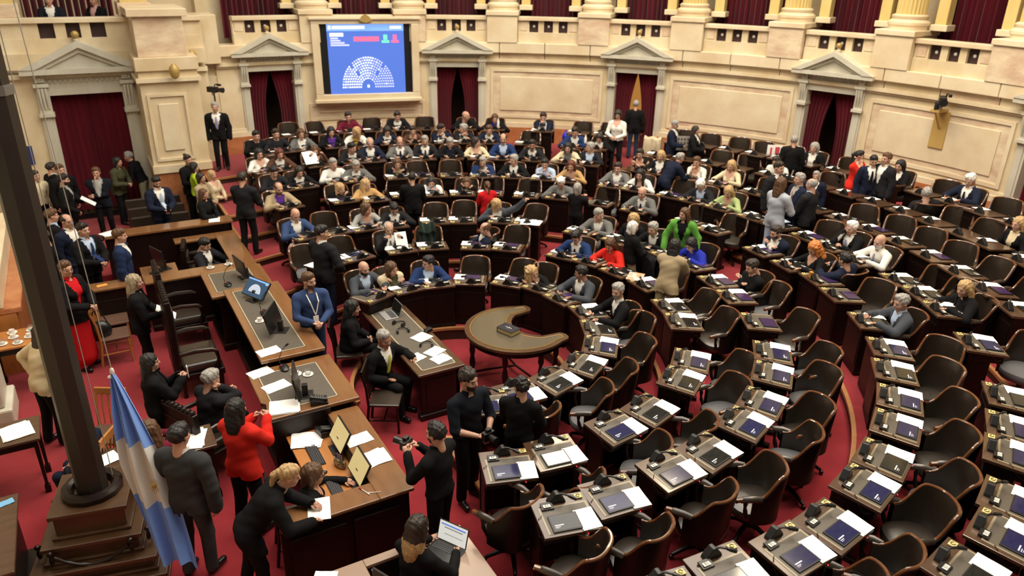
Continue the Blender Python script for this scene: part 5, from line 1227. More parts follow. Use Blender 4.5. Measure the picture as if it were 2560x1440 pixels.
# stenographers' table
d = tag(put(None, 'stenographers_table'), "long stenographers' table with glass inlay, laptop and headphones in the well", 'table')
part(d, 'table_top', topwood, [(-.93, -.22, -.60, 1.74, .72, .76)], bevel=.012)
part(d, 'glass_inlay', inlay, [(-.84, -.31, -.50, 1.64, .755, .763)], bevel=0)
part(d, 'inlay_line', inlay_line, [(-.83, -.818, -.49, 1.63, .76, .7645), (-.332, -.32, -.49, 1.63, .76, .7645), (-.83, -.32, -.49, -.478, .76, .7645), (-.83, -.32, 1.618, 1.63, .76, .7645)], bevel=0)
part(d, 'carcass', darkwood, [(-.87, -.28, -.54, -.48, .08, .72), (-.34, -.28, -.54, 1.68, .08, .72), (-.87, -.28, 1.62, 1.68, .08, .72)])
part(d, 'plinth', darkwood, [(-.91, -.24, -.58, -.44, 0, .09), (-.38, -.24, -.58, 1.72, 0, .09), (-.91, -.24, 1.58, 1.72, 0, .09)], bevel=.02)
part(d, 'end_panel', darkwood, [(-.80, -.36, -.552, -.535, .18, .62)])
for k in range(4): part(d, 'front_panel', darkwood, [(-.285, -.272, -.42 + k * .54, .06 + k * .54, .18, .62)])
# crescent table
d = tag(put(None, 'crescent_table'), 'crescent shaped wooden table with turned legs carrying a thick blue book', 'table')
out_, inn_ = [], []
cx0, cy0 = .98, .06
def crescent(off):
    pts = []
    for k in range(33):
        a = R(62 + (298 - 62) * k / 32); pts.append((cx0 + (.80 - off) * math.cos(a), cy0 + (.80 - off) * math.sin(a)))
    e = pts[-1]
    # near horn, bite, far horn
    hc = (1.40, cy0 - .56); 
    for k in range(1, 8): a = R(-60 + 130 * k / 8); pts.append((hc[0] + (.15 - off) * math.cos(a), hc[1] + (.15 - off) * math.sin(a)))
    for k in range(0, 17):
        a = R(232 - (232 - 128) * k / 16); pts.append((1.58 + (.62 + off) * math.cos(a) * 1.0, cy0 + (.52 + off) * math.sin(a)))
    hc = (1.40, cy0 + .56)
    for k in range(1, 8): a = R(-70 + 130 * k / 8); pts.append((hc[0] + (.15 - off) * math.cos(a), hc[1] + (.15 - off) * math.sin(a)))
    return pts
def flatpoly(name, poly, z0, z1, m_, bev=.008):
    b_ = MB(); b_.prism(poly, z0, z1)
    me = b_.mesh(name, [m_], smooth=False); bm = bmesh.new(); bm.from_mesh(me); bmesh.ops.triangulate(bm, faces=[f for f in bm.faces if len(f.verts) > 4]); bm.to_mesh(me); bm.free()
    return put(me, name, d)
flatpoly('table_top', crescent(0), .72, .76, topwood)
flatpoly('apron', crescent(.05), .63, .72, darkwood)
flatpoly('leather_top', crescent(.10), .757, .763, mat('olive_leather', (.10, .082, .055), .3, coat=.4))
b_ = MB(); q = crescent(.085); b_.tube([(p[0], p[1], .763) for p in q] + [(q[0][0], q[0][1], .763)], .006, 4); b_.build('gilt_line', [mat('gilt_tooling', (.36, .22, .05), .4)], d)
for (lx_, ly_) in ((.30, .22), (.52, -.42), (1.02, -.62), (1.36, -.50), (1.02, .74), (1.36, .62), (.48, .58)):
    b_ = MB(); b_.lathe([(.03, 0), (.035, .03), (.022, .06), (.03, .14), (.05, .26), (.034, .36), (.024, .42), (.045, .47), (.04, .56), (.045, .63)], (lx_, ly_, .0), 12); b_.build('leg', [darkwood], d)
b_ = MB(); b_.tube([(.30, .22, .08), (.62, .16, .09), (.98, .06, .10), (1.02, -.30, .09), (1.02, -.62, .08)], .018, 8); b_.tube([(.98, .06, .10), (1.02, .40, .09), (1.02, .74, .08)], .018, 8); b_.build('stretcher', [darkwood], d)
# thick book on it
d = thing('thick_book', (.80, -.02, .763), 20, 'thick dark blue bound book lying on the crescent table', 'book')
b_ = MB(); b_.span(-.15, .15, -.105, .105, 0, .008); b_.span(-.15, .15, -.105, .105, .072, .080); b_.span(-.15, -.14, -.105, .105, 0, .08); b_.build('cover', [mat('book_blue', (.016, .018, .035), .35)], d, smooth=False)
b_ = MB(); b_.span(-.14, .142, -.10, .10, .008, .072); b_.build('pages', [mat('gilt_pages', (.42, .34, .14), .5)], d, smooth=False)
b_ = MB(); b_.span(-.06, .06, -.006, .006, .080, .082); b_.span(-.004, .004, -.03, .03, .080, .0822); b_.build('title_mark', [mat('book_title', (.5, .48, .42), .4)], d, smooth=False)

# ------------------------------------------------------------------ chairs of the dais
def high_chair(loc, heading, label, z=0.0, w=.66, back=1.42):
    d = thing('carved_armchair', (loc[0], loc[1], z), heading, label, 'chair')
    hw = w / 2
    b_ = MB(); b_.span(-hw + .05, hw - .05, -.24, .30, .38, .50); b_.build('seat', [leather], d, smooth=False, bevel=.04)
    b_ = MB(); b_.span(-hw, hw, -.27, .32, .28, .38); b_.build('seat_frame', [darkwood], d, smooth=False, bevel=.01)
    b_ = MB(); b_.span(-hw, hw, -.34, -.26, .28, back); b_.build('back_frame', [darkwood], d, smooth=False, bevel=.015)
    b_ = MB(); b_.span(-hw + .09, hw - .09, -.27, -.235, .50, back - .16); b_.build('back_cushion', [leather], d, smooth=False, bevel=.015)
    b_ = MB(); b_.span(-hw + .07, hw - .07, -.352, -.335, .35, back - .14); b_.build('back_panel', [darkwood], d, smooth=False, bevel=.008)
    b_ = MB()
    for k in range(9): b_.ell((-hw + .06 + k * (w - .12) / 8, -.30, back + .015), (.035, .045, .03), 8)
    b_.build('carved_crest', [darkwood], d)
    for s_ in (-1, 1):
        b_ = MB(); b_.tube([(s_ * (hw - .04), -.25, .70), (s_ * (hw - .03), -.05, .72), (s_ * (hw - .02), .18, .70), (s_ * (hw - .02), .26, .66)], [.045, .055, .05, .035], 10, flat=.6); b_.build('arm_pad', [leather], d)
        b_ = MB(); b_.tube([(s_ * (hw - .03), .24, .66), (s_ * (hw - .03), .26, .55), (s_ * (hw - .03), .22, .38)], [.03, .022, .032], 8); b_.build('arm_post', [darkwood], d)
        for y in (-.26, .26):
            b_ = MB(); b_.tube([(s_ * (hw - .05), y, .30), (s_ * (hw - .05), y, .06), (s_ * (hw - .05), y, 0)], [.036, .026, .034], 8); b_.build('leg', [darkwood], d)
    return d
high_chair((-3.42, 2.02), 0, 'empty high carved armchair of the presiding seat', w=.86, back=1.55)
high_chair((-3.38, 3.62), 0, 'empty carved leather armchair beside the presiding seat', w=.66, back=1.35)
high_chair((-3.66, -.18), 28, 'carved armchair under the person holding a headset', w=.72, back=1.02)
high_chair((-2.75, 5.55), 350, 'leather armchair inside the far corner desk', w=.6, back=.98)
def wood_chair(loc, heading, label, m_=darkwood, seatm=leather, z=0.0, group=None):
    d = thing('wooden_chair', (loc[0], loc[1], z), heading, label, 'chair', group)
    b_ = MB(); b_.span(-.21, .21, -.19, .22, .42, .46); b_.build('seat', [seatm], d, smooth=False, bevel=.015)
    for s_ in (-1, 1):
        b_ = MB(); b_.tube([(s_ * .19, .19, .43), (s_ * .19, .20, 0)], [.02, .016], 6); b_.build('leg', [m_], d)
        b_ = MB(); b_.tube([(s_ * .19, -.24, 0), (s_ * .19, -.19, .42), (s_ * .19, -.21, .70), (s_ * .185, -.27, .95)], [.018, .02, .018, .016], 6); b_.build('back_post', [m_], d)
        b_ = MB(); b_.tube([(s_ * .19, -.20, .20), (s_ * .19, .20, .20)], .011, 6); b_.build('stretcher', [m_], d)
    b_ = MB(); b_.span(-.20, .20, -.275, -.245, .86, .96); b_.build('crest_rail', [m_], d, smooth=False, bevel=.01)
    for k in range(4): b_ = MB(); b_.tube([(-.12 + .08 * k, -.20, .46), (-.12 + .08 * k, -.22, .68), (-.12 + .08 * k, -.26, .88)], .010, 6); b_.build('spindle', [m_], d)
    b_ = MB(); b_.tube([(-.19, .0, .20), (.19, .0, .20)], .010, 6); b_.build('stretcher', [m_], d)
    return d
brownseat = mat('tan_leather', (.12, .065, .045), .35)
wood_chair((-1.36, 1.12), 340, "dark wooden chair under the person with long dark hair in the well")
wood_chair((-1.36, -.42), 330, "dark wooden chair under the person with the yellow tie")
wood_chair((-4.42, 3.95), 0, 'wooden chair with tan seat beside the barrier desk', orangewood, brownseat)
wood_chair((-4.45, 3.38), 0, 'wooden chair with a black bag hung over its back', orangewood, brownseat)
wood_chair((-4.72, .42), 240, 'orange wooden chair with tan seat beside the flag pole', orangewood, brownseat)
wood_chair((-4.90, -.28), 150, 'orange wooden chair half hidden behind the flag pole', orangewood, brownseat)
wood_chair((-3.06, -2.24), 350, 'dark chair inside the near corner desk', darkwood, leather)
wood_chair((-2.43, -3.91), 25, 'dark chair at the pale side desk', darkwood, leather)

# ------------------------------------------------------------------ flag pole and flag
d = tag(put(None, 'flag_pole', None, (-4.88, -1.32, 0)), 'dark octagonal mast on a stepped carved wooden base with a garland', 'flag pole')
mast = mat('mast_brown', (.022, .016, .012), .45, noise=(6.0, (.032, .024, .018), (1, 1, .1), .3))
carvedw = mat('carved_oak', (.055, .026, .011), .35, coat=.3, noise=(9.0, (.085, .042, .018), S1, .3))
b_ = MB(); b_.lathe([(.150, .86), (.148, 4.88), (.147, 4.89)], (0, 0, 0), 8, a0=R(22.5 - 30)); b_.build('mast', [mast], d, smooth=False)
b_ = MB(); b_.lathe([(.158, 4.88), (.158, 4.96)], (0, 0, 0), 8, a0=R(22.5 - 30)); b_.build('mast_band', [mat('pewter', (.22, .21, .19), .4, metal=.4)], d, smooth=False)
b_ = MB(); b_.lathe([(.14, 4.96), (.13, 9.0)], (0, 0, 0), 8, a0=R(22.5 - 30)); b_.build('upper_mast', [mast], d, smooth=False)
th = R(-12)
tiers = [(.66, .0, .16), (.58, .16, .34), (.46, .34, .56), (.36, .56, .86)]
for hw, z0, z1 in tiers:
    b_ = MB(); b_.box((0, 0, (z0 + z1) / 2 - .01), (2 * hw * .90, 2 * hw * .90, z1 - z0 - .02), th); b_.box((0, 0, z1 - .025), (2 * hw, 2 * hw, .05), th); b_.box((0, 0, z0 + .02), (2 * hw, 2 * hw, .04), th); b_.build('plinth_tier', [carvedw], d, smooth=False, bevel=.01)
b_ = MB(); b_.tube([(.235 * math.cos(R(15 * k)), .235 * math.sin(R(15 * k)), .90) for k in range(25)], [.052 + .008 * (k % 2) for k in range(25)], 8); b_.build('wreath', [darkwood], d)
def rot(x_, y_): return (x_ * math.cos(th) - y_ * math.sin(th), x_ * math.sin(th) + y_ * math.cos(th))
for s_ in range(4):
    a = R(90 * s_)
    P = []
    for k in range(17):
        f = k / 16 - .5
        x_, y_ = f * .66, -.54 + .02
        x2, y2 = x_ * math.cos(a) - y_ * math.sin(a), x_ * math.sin(a) + y_ * math.cos(a)
        q = rot(x2, y2); P.append((q[0], q[1], .50 - .16 * (1 - (2 * f) ** 2)))
    b_ = MB(); b_.tube(P, [.02 + .006 * math.sin(k * 2.4) for k in range(17)], 8); b_.build('garland', [darkwood], d)
    for q_ in (-.36, .36):
        x2, y2 = q_ * math.cos(a) + .5 * math.sin(a), q_ * math.sin(a) - .5 * math.cos(a)
        q = rot(x2, y2); b_ = MB(); b_.ell((q[0], q[1], .44), (.024, .024, .06), 8); b_.ell((q[0], q[1], .53), (.03, .03, .03), 8); b_.build('tassel', [darkwood], d)
d = tag(put(None, 'national_flag'), 'light blue and white flag with a gold sun hanging from a rope beside the mast', 'flag')
fl_blue = mat('flag_sky_blue', (.155, .30, .72), .7, sheen=.2); fl_white = mat('flag_white', (.66, .65, .60), .7, sheen=.2)
A_, B_ = Vector((-4.47, -1.60, 2.28)), Vector((-4.27, -2.20, .34))
sidev = Vector((.86, -.50, 0)); depth = Vector((.5, .86, 0))
NR, NC = 44, 36
P = []
for i in range(NR + 1):
    f = i / NR
    ctr = A_.lerp(B_, f)
    wd = .012 + .44 * min(1, f / .5) ** .8 - .10 * max(0, f - .7)
    row = []
    for k in range(NC + 1):
        g_ = k / NC - .5
        fold = .050 * math.sin(g_ * 15 + f * 2.2) * min(1, f * 2.5) + .02 * math.sin(g_ * 31 + f * 5)
        dz = -.16 * g_ * f + .05 * math.sin(g_ * 9) * f
        row.append(ctr + sidev * (g_ * wd) + depth * fold + Vector((0, 0, dz)))
    P.append(row)
b_ = MB(); b_.grid(P)
mi = []
for i in range(NR):
    f = (i + .5) / NR
    for k in range(NC):
        g_ = (k + .5) / NC - .5
        e = f - .10 * g_
        mi.append(1 if .355 < f < .69 else 0)
b_.m = mi
b_.build('flag_cloth', [fl_blue, fl_white], d)
b_ = MB()
sun_c = P[24][27]; nrm = (-depth).normalized()
for k in range(14):
    a = 2 * math.pi * k / 14; q0 = sun_c + nrm * .05 + sidev * (.028 * math.cos(a)) + Vector((0, 0, .04 * math.sin(a))); q1 = sun_c + nrm * .05 + sidev * (.055 * math.cos(a)) + Vector((0, 0, .095 * math.sin(a)))
    b_.tube([q0, q1], [.004, .0015], 5)
b_.ell(sun_c + nrm * .045, (.024, .012, .035), 10); b_.build('gold_sun', [mat('sun_gold', (.40, .27, .07), .5)], d)
b_ = MB(); b_.ell(A_ + Vector((0, 0, .01)), (.022, .022, .05), 8); b_.ell(A_ + Vector((-.02, 0, -.04)), (.03, .02, .02), 8); b_.build('knot', [white_m], d)
rope_m = mat('white_rope', (.45, .42, .36), .8)
for (p0, p1, nm) in ((A_ + Vector((0, 0, .05)), (-4.62, -1.32, 6.8), 'pale rope running up from the flag knot'), (Vector((-4.68, -1.28, .95)), Vector((-4.74, -1.28, 6.8)), 'pale rope running down the mast to its wreath')):
    b_ = MB(); b_.tube([p0, Vector(p0).lerp(Vector(p1), .5), p1], .0045, 5); tag(b_.build('halyard_rope', [rope_m]), nm, 'rope')

# ------------------------------------------------------------------ things on the dais and in the well
def sheet(loc, heading, w_, l_, label, n=1, m_=paper, group=None, wob=.004):
    b_ = MB(); rnd = random.Random(label + str(loc))
    for q in range(n):
        an = R(rnd.uniform(-9, 9)) if n > 1 else 0; ox, oy = (rnd.uniform(-.02, .02), rnd.uniform(-.02, .02)) if n > 1 else (0, 0)
        P = []
        for i in range(6):
            row = []
            for k in range(5):
                u = (k / 4 - .5) * w_; v = (i / 5 - .5) * l_
                row.append((u * math.cos(an) - v * math.sin(an) + ox, u * math.sin(an) + v * math.cos(an) + oy, .003 + q * .004 + wob * abs(math.sin(i * 1.1 + k * .7 + q))))
            P.append(row)
        b_.grid(P); b_.grid([[(p[0], p[1], p[2] - .0025) for p in r] for r in P])
    o = b_.build('paper_sheet', [m_], None, loc, R(heading - 90)); return tag(o, label, 'paper', group)
def monitor(loc, heading, label, z, w_=.50, h_=.30, tilt=12, screen=None, content=False):
    d = thing('monitor', (loc[0], loc[1], z), heading, label, 'monitor')
    Mt = Matrix.Translation((0, 0, .06)) @ Matrix.Rotation(R(tilt), 4, 'X')
    def bx(name, m_, x0, x1, y0, y1, z0, z1, M=Mt, **k):
        b_ = MB(); b_.span(x0, x1, y0, y1, z0, z1); b_.v = [tuple(M @ Vector(p)) for p in b_.v]; k.setdefault('bevel', .004); return b_.build(name, [m_], d, smooth=False, **k)
    bx('housing', black, -w_ / 2, w_ / 2, -.012, .012, .0, h_)
    bx('display', screen or black, -w_ / 2 + .012, w_ / 2 - .012, .011, .0145, .016, h_ - .012, bevel=0)
    if content:
        b_ = MB()
        for r_ in range(7):
            rad = .035 + .0145 * r_; n = int(math.pi * rad / .014)
            for k in range(n + 1):
                t_ = math.pi * k / n; b_.span(rad * math.cos(t_) * 1.05 - .0045, rad * math.cos(t_) * 1.05 + .0045, .0145, .0155, .085 + rad * math.sin(t_) - .0045, .085 + rad * math.sin(t_) + .0045)
        b_.v = [tuple(Mt @ Vector(p)) for p in b_.v]; o = b_.build('seat_map', [scr_w], d, smooth=False); tag(o, kind='stuff')
        bx('header_band', scr_l, -w_ / 2 + .012, w_ / 2 - .012, .0142, .0152, h_ - .035, h_ - .013, bevel=0); bx('vote_mark', scr_g, -w_ / 2 + .05, -w_ / 2 + .08, .0142, .0158, h_ - .055, h_ - .038, bevel=0); bx('vote_mark', scr_r, -w_ / 2 + .018, -w_ / 2 + .046, .0142, .0158, h_ - .055, h_ - .038, bevel=0)
    b_ = MB(); b_.span(-.03, .03, -.10, -.03, .0, .16); b_.span(-.10, .10, -.16, .06, 0, .014); b_.build('stand', [black], d, smooth=False, bevel=.004)
    return d
scr_teal = mat('monitor_dark_blue', (.01, .02, .04), .3, emit=(.030, .075, .13), estr=1.0)
scr_tan = mat('monitor_parchment', (.4, .33, .16), .4, emit=(.42, .34, .15), estr=1.0)
monitor((-2.50, 2.16), 205, 'lit monitor with a white seat map on the presidential desk', 1.10, .50, .30, 40, scr_teal, True)
monitor((-2.42, .98), 150, 'black monitor seen from behind standing on the presidential desk', 1.10, .52, .30, -14)
monitor((-2.56, -.74), 165, 'black monitor seen edge on at the desk with the glasses of water', 1.0, .50, .32, -10)
monitor((-2.40, 3.42), 190, 'grey-backed monitor turned away on the far mahogany desk', 1.0, .48, .30, -8)
monitor((-3.52, 5.05), 200, 'tall black monitor edge on at the far corner desk', .76, .46, .36, -6)
monitor((-2.42, -1.66), 180, 'beige-screened monitor inside the corner desk beside a numeric keyboard', .735, .44, .28, 28, scr_tan)
monitor((-2.42, -2.33), 180, 'beige-screened monitor inside the corner desk nearest the ledge corner', .735, .42, .28, 28, scr_tan)
def keyboard(loc, heading, label, z, cols=14):
    d = thing('keyboard', (loc[0], loc[1], z), heading, label, 'keyboard'); w_ = cols * .021 + .02
    b_ = MB(); b_.span(-w_ / 2, w_ / 2, -.065, .065, 0, .014); b_.build('tray', [black], d, smooth=False, bevel=.003)
    b_ = MB()
    for r_ in range(5):
        for c in range(cols): b_.span(-w_ / 2 + .012 + c * .021, -w_ / 2 + .028 + c * .021, -.054 + r_ * .0215, -.038 + r_ * .0215, .014, .019)
    b_.build('keys', [mat('keycap', (.045, .045, .05), .5)], d, smooth=False); return d
keyboard((-2.66, -1.66), 0, 'long black keyboard on the orange work surface', .735, 19)
keyboard((-2.64, -2.34), 0, 'short black keyboard under a typing hand', .735, 13)
d = thing('computer_mouse', (-2.68, -2.02, .735), 0, 'black mouse between the two keyboards', 'mouse')
b_ = MB(); b_.ell((0, 0, .012), (.032, .055, .022), 12); b_.build('shell', [black], d); b_ = MB(); b_.tube([(0, .02, .033), (0, .038, .028)], .005, 6); b_.build('wheel', [metal], d)
d = thing('pencil_case', (-2.47, -1.98, .735), 20, 'open patterned gold pencil case with pens', 'case')
leo = mat('leopard_print', (.10, .075, .04), .4, noise=(30.0, (.50, .42, .26), S1, .08))
b_ = MB(); P = []
for z_, sx, sy in ((.0, .085, .035), (.04, .10, .05), (.09, .09, .042), (.115, .085, .028)):
    P.append([(sx * math.cos(2 * math.pi * k / 16), sy * math.sin(2 * math.pi * k / 16), z_) for k in range(16)])
b_.grid(P, closed=True); b_.prism([(p[0] * .95, p[1] * .95) for p in P[0]], 0, .01); b_.build('pouch', [leo], d)
for k in range(3): b_ = MB(); b_.tube([(-.03 + .03 * k, 0, .02), (-.05 + .035 * k, .01, .145)], .005, 6); b_.build('pen', [mat('pen_lilac', (.40, .25, .50), .4)], d)
def phone(loc, heading, label, z):
    d = thing('desk_phone', (loc[0], loc[1], z), heading, label, 'telephone')
    b_ = MB(); b_.hexa([(-.09, -.11, 0), (.09, -.11, 0), (.09, .10, 0), (-.09, .10, 0), (-.09, -.11, .025), (.09, -.11, .025), (.09, .10, .09), (-.09, .10, .09)]); b_.build('base', [black], d, smooth=False, bevel=.005)
    b_ = MB(); b_.tube([(-.06, -.10, .055), (-.062, -.05, .068), (-.062, .05, .10), (-.06, .10, .115)], [.028, .018, .018, .028], 8); b_.build('handset', [black], d)
    b_ = MB()
    for i in range(4):
        for k in range(3): b_.box((.0 + k * .028, -.06 + i * .028, .045 + i * .009), (.018, .016, .012))
    b_.build('keys', [metal], d, smooth=False); return d
phone((-2.40, -.98), 170, 'black desk phone on the corner of the desk with the slanted monitor', 1.0)
phone((-2.42, -1.28), 190, 'black desk phone inside the near corner desk', .735)
phone((-3.62, 4.72), 190, 'black desk phone on the far corner desk', .76)
phone((-3.9, 5.7), 190, 'black desk phone behind the far corner desk', .0) if False else None
def desk_mic(loc, heading, label, z):
    d = thing('desk_microphone', (loc[0], loc[1], z), heading, label, 'microphone')
    b_ = MB(); b_.ell((0, 0, .02), (.11, .06, .03), 14); b_.build('base', [black], d)
    b_ = MB(); b_.tube([(.03, .03, .03), (.03, .05, .14), (.02, .0, .27), (0, -.05, .33)], [.006, .005, .005, .005], 6); b_.build('gooseneck', [black], d)
    b_ = MB(); b_.tube([(0, -.05, .33), (-.01, -.085, .355)], [.014, .012], 8); b_.build('capsule', [black], d)
    b_ = MB(); b_.ell((.03, .032, .052), (.008, .008, .006), 8); b_.build('ring_lamp', [red_led], d); return d
desk_mic((-2.44, 1.62), 180, 'black gooseneck microphone in the middle of the presidential desk', 1.10)
desk_mic((-2.56, .02), 180, 'black gooseneck microphone above white sheets on the near mahogany desk', 1.0)
desk_mic((-2.68, 3.20), 180, 'black gooseneck microphone on the far mahogany desk', 1.0)
def glass_cup(loc, label, z, group=None, cup=False):
    d = thing('cup_and_saucer' if cup else 'water_glass', (loc[0], loc[1], z), 0, label, 'cup' if cup else 'glass', group)
    b_ = MB(); b_.lathe([(.035, 0), (.07, .012), (.068, .016), (.03, .008)], n=16); b_.build('saucer', [white_m], d)
    b_ = MB(); b_.lathe([(.026, .01), (.036, .035), (.038, .085 if not cup else .06), (.034, .085 if not cup else .06), (.03, .03), (.02, .016)], n=16); b_.build('cup' if cup else 'tumbler', [white_m if cup else glassy], d); return d
glass_cup((-2.46, -.20), 'water glass on a saucer behind the slanted monitor', 1.0, 'glasses on the near mahogany desk'); glass_cup((-2.33, -.28), 'water glass on a saucer behind the slanted monitor', 1.0, 'glasses on the near mahogany desk')
glass_cup((-2.56, 1.38), 'white cup on the presidential desk beside the microphone', 1.10, cup=True); glass_cup((-2.36, 1.42), 'water glass on the presidential desk beside the microphone', 1.10)
glass_cup((-2.77, 4.38), 'water glass on the ledge of the far corner desk', .90, 'glasses on the far ledge'); glass_cup((-2.46, 4.40), 'water glass on the ledge of the far corner desk', .90, 'glasses on the far ledge')
for k, (a, c) in enumerate(((-5.85, 2.95), (-5.72, 3.12), (-5.66, 2.90), (-5.52, 3.05), (-5.50, 3.28), (-5.74, 3.30))):
    glass_cup((a, c), ('white cup' if k % 2 else 'water glass') + ' among the cups and glasses on the small orange wooden table', .80, 'cups on the small table', cup=bool(k % 2))
sheet((-2.66, .40, 1.10), 10, .21, .30, 'white sheet at the near end of the presidential desk')
sheet((-2.86, .06, 1.0), 15, .21, .30, 'blank white sheet under the microphone of the near mahogany desk'); sheet((-2.76, -.38, 1.0), 15, .21, .32, 'white sheet with a pale blue mark beside a headset'); sheet((-2.80, -.92, 1.0), 340, .30, .34, 'pile of overlapping white sheets at the edge of the near mahogany desk', 3)
sheet((-2.19, -1.82, .90), 5, .21, .30, 'white sheet on the front ledge of the near corner desk'); sheet((-2.17, -2.26, .90), 10, .27, .33, 'thick white stack on the front ledge near its corner', 2); sheet((-2.93, -2.78, .90), 75, .22, .34, 'white sheet being written on at the side ledge')
sheet((-2.66, -1.32, .735), 340, .30, .34, 'crumpled white sheets with a yellow stripe inside the corner desk', 3, wob=.012)
sheet((-3.15, -3.62, .76), 60, .21, .30, 'white sheet at the edge of the pale side desk'); sheet((-5.62, .40, .78), 20, .34, .30, 'open white document on the small dark table', 3); sheet((-5.95, .45, .78), 50, .28, .30, 'second open white document on the small dark table', 2)
sheet((-4.30, -.70, .76), 60, .24, .34, 'white sheets on the narrow table behind the flag', 2); sheet((-3.82, -.70, .76), 75, .24, .40, 'long white sheets beside the red jacket', 2); sheet((-4.75, -.66, .76), 20, .22, .3, 'papers with a yellow note next to the mast', 2)
sheet((-4.48, 4.33, .92), 10, .10, .16, 'orange note on the barrier desk', m_=mat('orange_note', (.75, .32, .06), .6)); sheet((-4.20, 6.66, 1.05), 30, .26, .32, 'white sheets at the near end of the long bench desk', 3); sheet((-2.30, 6.64, 1.05), 80, .21, .30, 'white sheet at the aisle end of the long bench desk'); sheet((-5.66, -1.08, .82), 15, .09, .13, 'pale blue card on the dark desk at the wall', m_=mat('blue_card', (.18, .45, .75), .5))
sheet((-.74, -.10, .763), 20, .20, .20, 'white card with a dark mark near the yellow tie'); sheet((-.45, -.06, .763), 25, .21, .28, 'white sheet with a short line of print on the stenographers\' table'); sheet((-.46, -.30, .763), 15, .21, .26, 'white sheet at the near end of the stenographers\' table'); sheet((-.45, .42, .763), 20, .22, .26, 'white notepad beside headphones', 2)
b_ = MB(); b_.tube([(0, -.08, .008), (0, .05, .008)], [.006, .004], 6); b_.tube([(0, .05, .008), (0, .09, .008)], .007, 6, mi=1); tag(b_.build('pen', [white_m, mat('red_cap', (.5, .02, .02), .4)], None, (-2.44, -2.74, .90), R(20)), 'white pen with red cap on the side ledge', 'pen')
b_ = MB(); b_.tube([(0, -.07, .006), (0, .07, .006)], [.003, .006], 6); tag(b_.build('pen', [white_m], None, (-2.36, -2.80, .90), R(70)), 'thin pale pen crossing a capped pen', 'pen')
def headphones(loc, heading, label, z):
    d = thing('headphones', (loc[0], loc[1], z), heading, label, 'headphones')
    b_ = MB(); b_.tube([(.085 * math.cos(R(12 * k)), .10 * math.sin(R(12 * k)), .02 + .004 * math.sin(R(12 * k))) for k in range(16)], .009, 6); b_.build('headband', [black], d)
    for s_ in (-1, 1):
        b_ = MB(); b_.tube([(s_ * .085 - .012, -.02, .03), (s_ * .085 + .012, -.02, .03)], .038, 12); b_.build('ear_cup', [black], d)
    return d
headphones((-.58, .98), 30, 'black headphones beside the laptop', .763); headphones((-.62, .74), 80, 'black headphones lying open in the middle of the table', .763); headphones((-.48, .16), 60, 'black headphones beside the white notepad', .763)
def laptop(loc, heading, label, z, silver=True, screen=None, w_=.33):
    d = thing('laptop', (loc[0], loc[1], z), heading, label, 'laptop')
    bodym = mat('silver_case', (.42, .42, .42), .35, metal=.5) if silver else black
    b_ = MB(); b_.span(-w_ / 2, w_ / 2, -.11, .11, 0, .014); b_.build('base', [bodym], d, smooth=False, bevel=.003)
    b_ = MB()
    for r_ in range(4):
        for c in range(12): b_.span(-w_ / 2 + .025 + c * .0235, -w_ / 2 + .044 + c * .0235, -.005 + r_ * .024, .014 + r_ * .024, .014, .0165)
    b_.build('keys', [mat('keycap', (.045, .045, .05), .5)], d, smooth=False)
    M_ = Matrix.Translation((0, .11, .012)) @ Matrix.Rotation(R(-18), 4, 'X')
    b_ = MB(); b_.span(-w_ / 2, w_ / 2, 0, .008, 0, .21); b_.v = [tuple(M_ @ Vector(p)) for p in b_.v]; b_.build('lid', [bodym], d, smooth=False, bevel=.003)
    b_ = MB(); b_.span(-w_ / 2 + .01, w_ / 2 - .01, -.002, .001, .012, .20); b_.v = [tuple(M_ @ Vector(p)) for p in b_.v]; b_.build('display', [screen or scr_dark], d, smooth=False)
    if screen:
        for (z0, z1, x0, x1, m_) in ((.165, .178, -.14, .14, scr_b), (.14, .147, -.10, .11, mat('print_line', (.3, .3, .3), .5)), (.08, .084, -.09, .12, mat('print_line', (.3, .3, .3), .5))):
            b_ = MB(); b_.span(x0, x1, -.0035, .0, z0, z1); b_.v = [tuple(M_ @ Vector(p)) for p in b_.v]; b_.build('print_line', [m_], d, smooth=False)
    return d
laptop((-.60, 1.38), 0, "open silver laptop on the stenographers' table", .763)
laptop((-2.02, -3.78), 30, 'folded tablet computer with a white page on the pale side desk', .76, False, mat('page_screen', (.7, .72, .7), .4, emit=(.55, .58, .55), estr=.8), .34)
b_ = MB(); b_.span(-.06, .06, -.04, .04, 0, .05); tag(b_.build('interface_box', [black], None, (-.27, .58, .763), R(20), smooth=False, bevel=.005), 'small black box on the edge of the stenographers\' table', 'box')
d = thing('shoulder_bag', (-4.62, 3.36, .46), 0, 'black leather bag hung on a wooden chair', 'bag')
b_ = MB(); b_.ell((0, .0, .10), (.10, .17, .16), 14); b_.build('pouch', [black], d); b_ = MB(); b_.tube([(0, -.12, .2), (-.02, -.05, .42), (-.02, .05, .42), (0, .12, .2)], .01, 6); b_.build('strap', [black], d)
d = thing('draped_coat', (1.06, 3.62, fl(2) + .62), 250, 'dark green coat thrown over an empty armchair', 'coat')
b_ = MB(); P = []
for i in range(10):
    P.append([(-.16 + .32 * k / 10 + .01 * math.sin(i + k), .03 * math.sin(k * 1.7 + i * .4) + (.05 if i < 5 else -.02), .42 - .045 * i + .02 * math.sin(k * .9)) for k in range(11)])
b_.grid(P); b_.grid([[(p[0], p[1] - .02, p[2]) for p in r] for r in P]); b_.build('cloth', [mat('green_coat', (.018, .045, .035), .85, sheen=.2)], d)
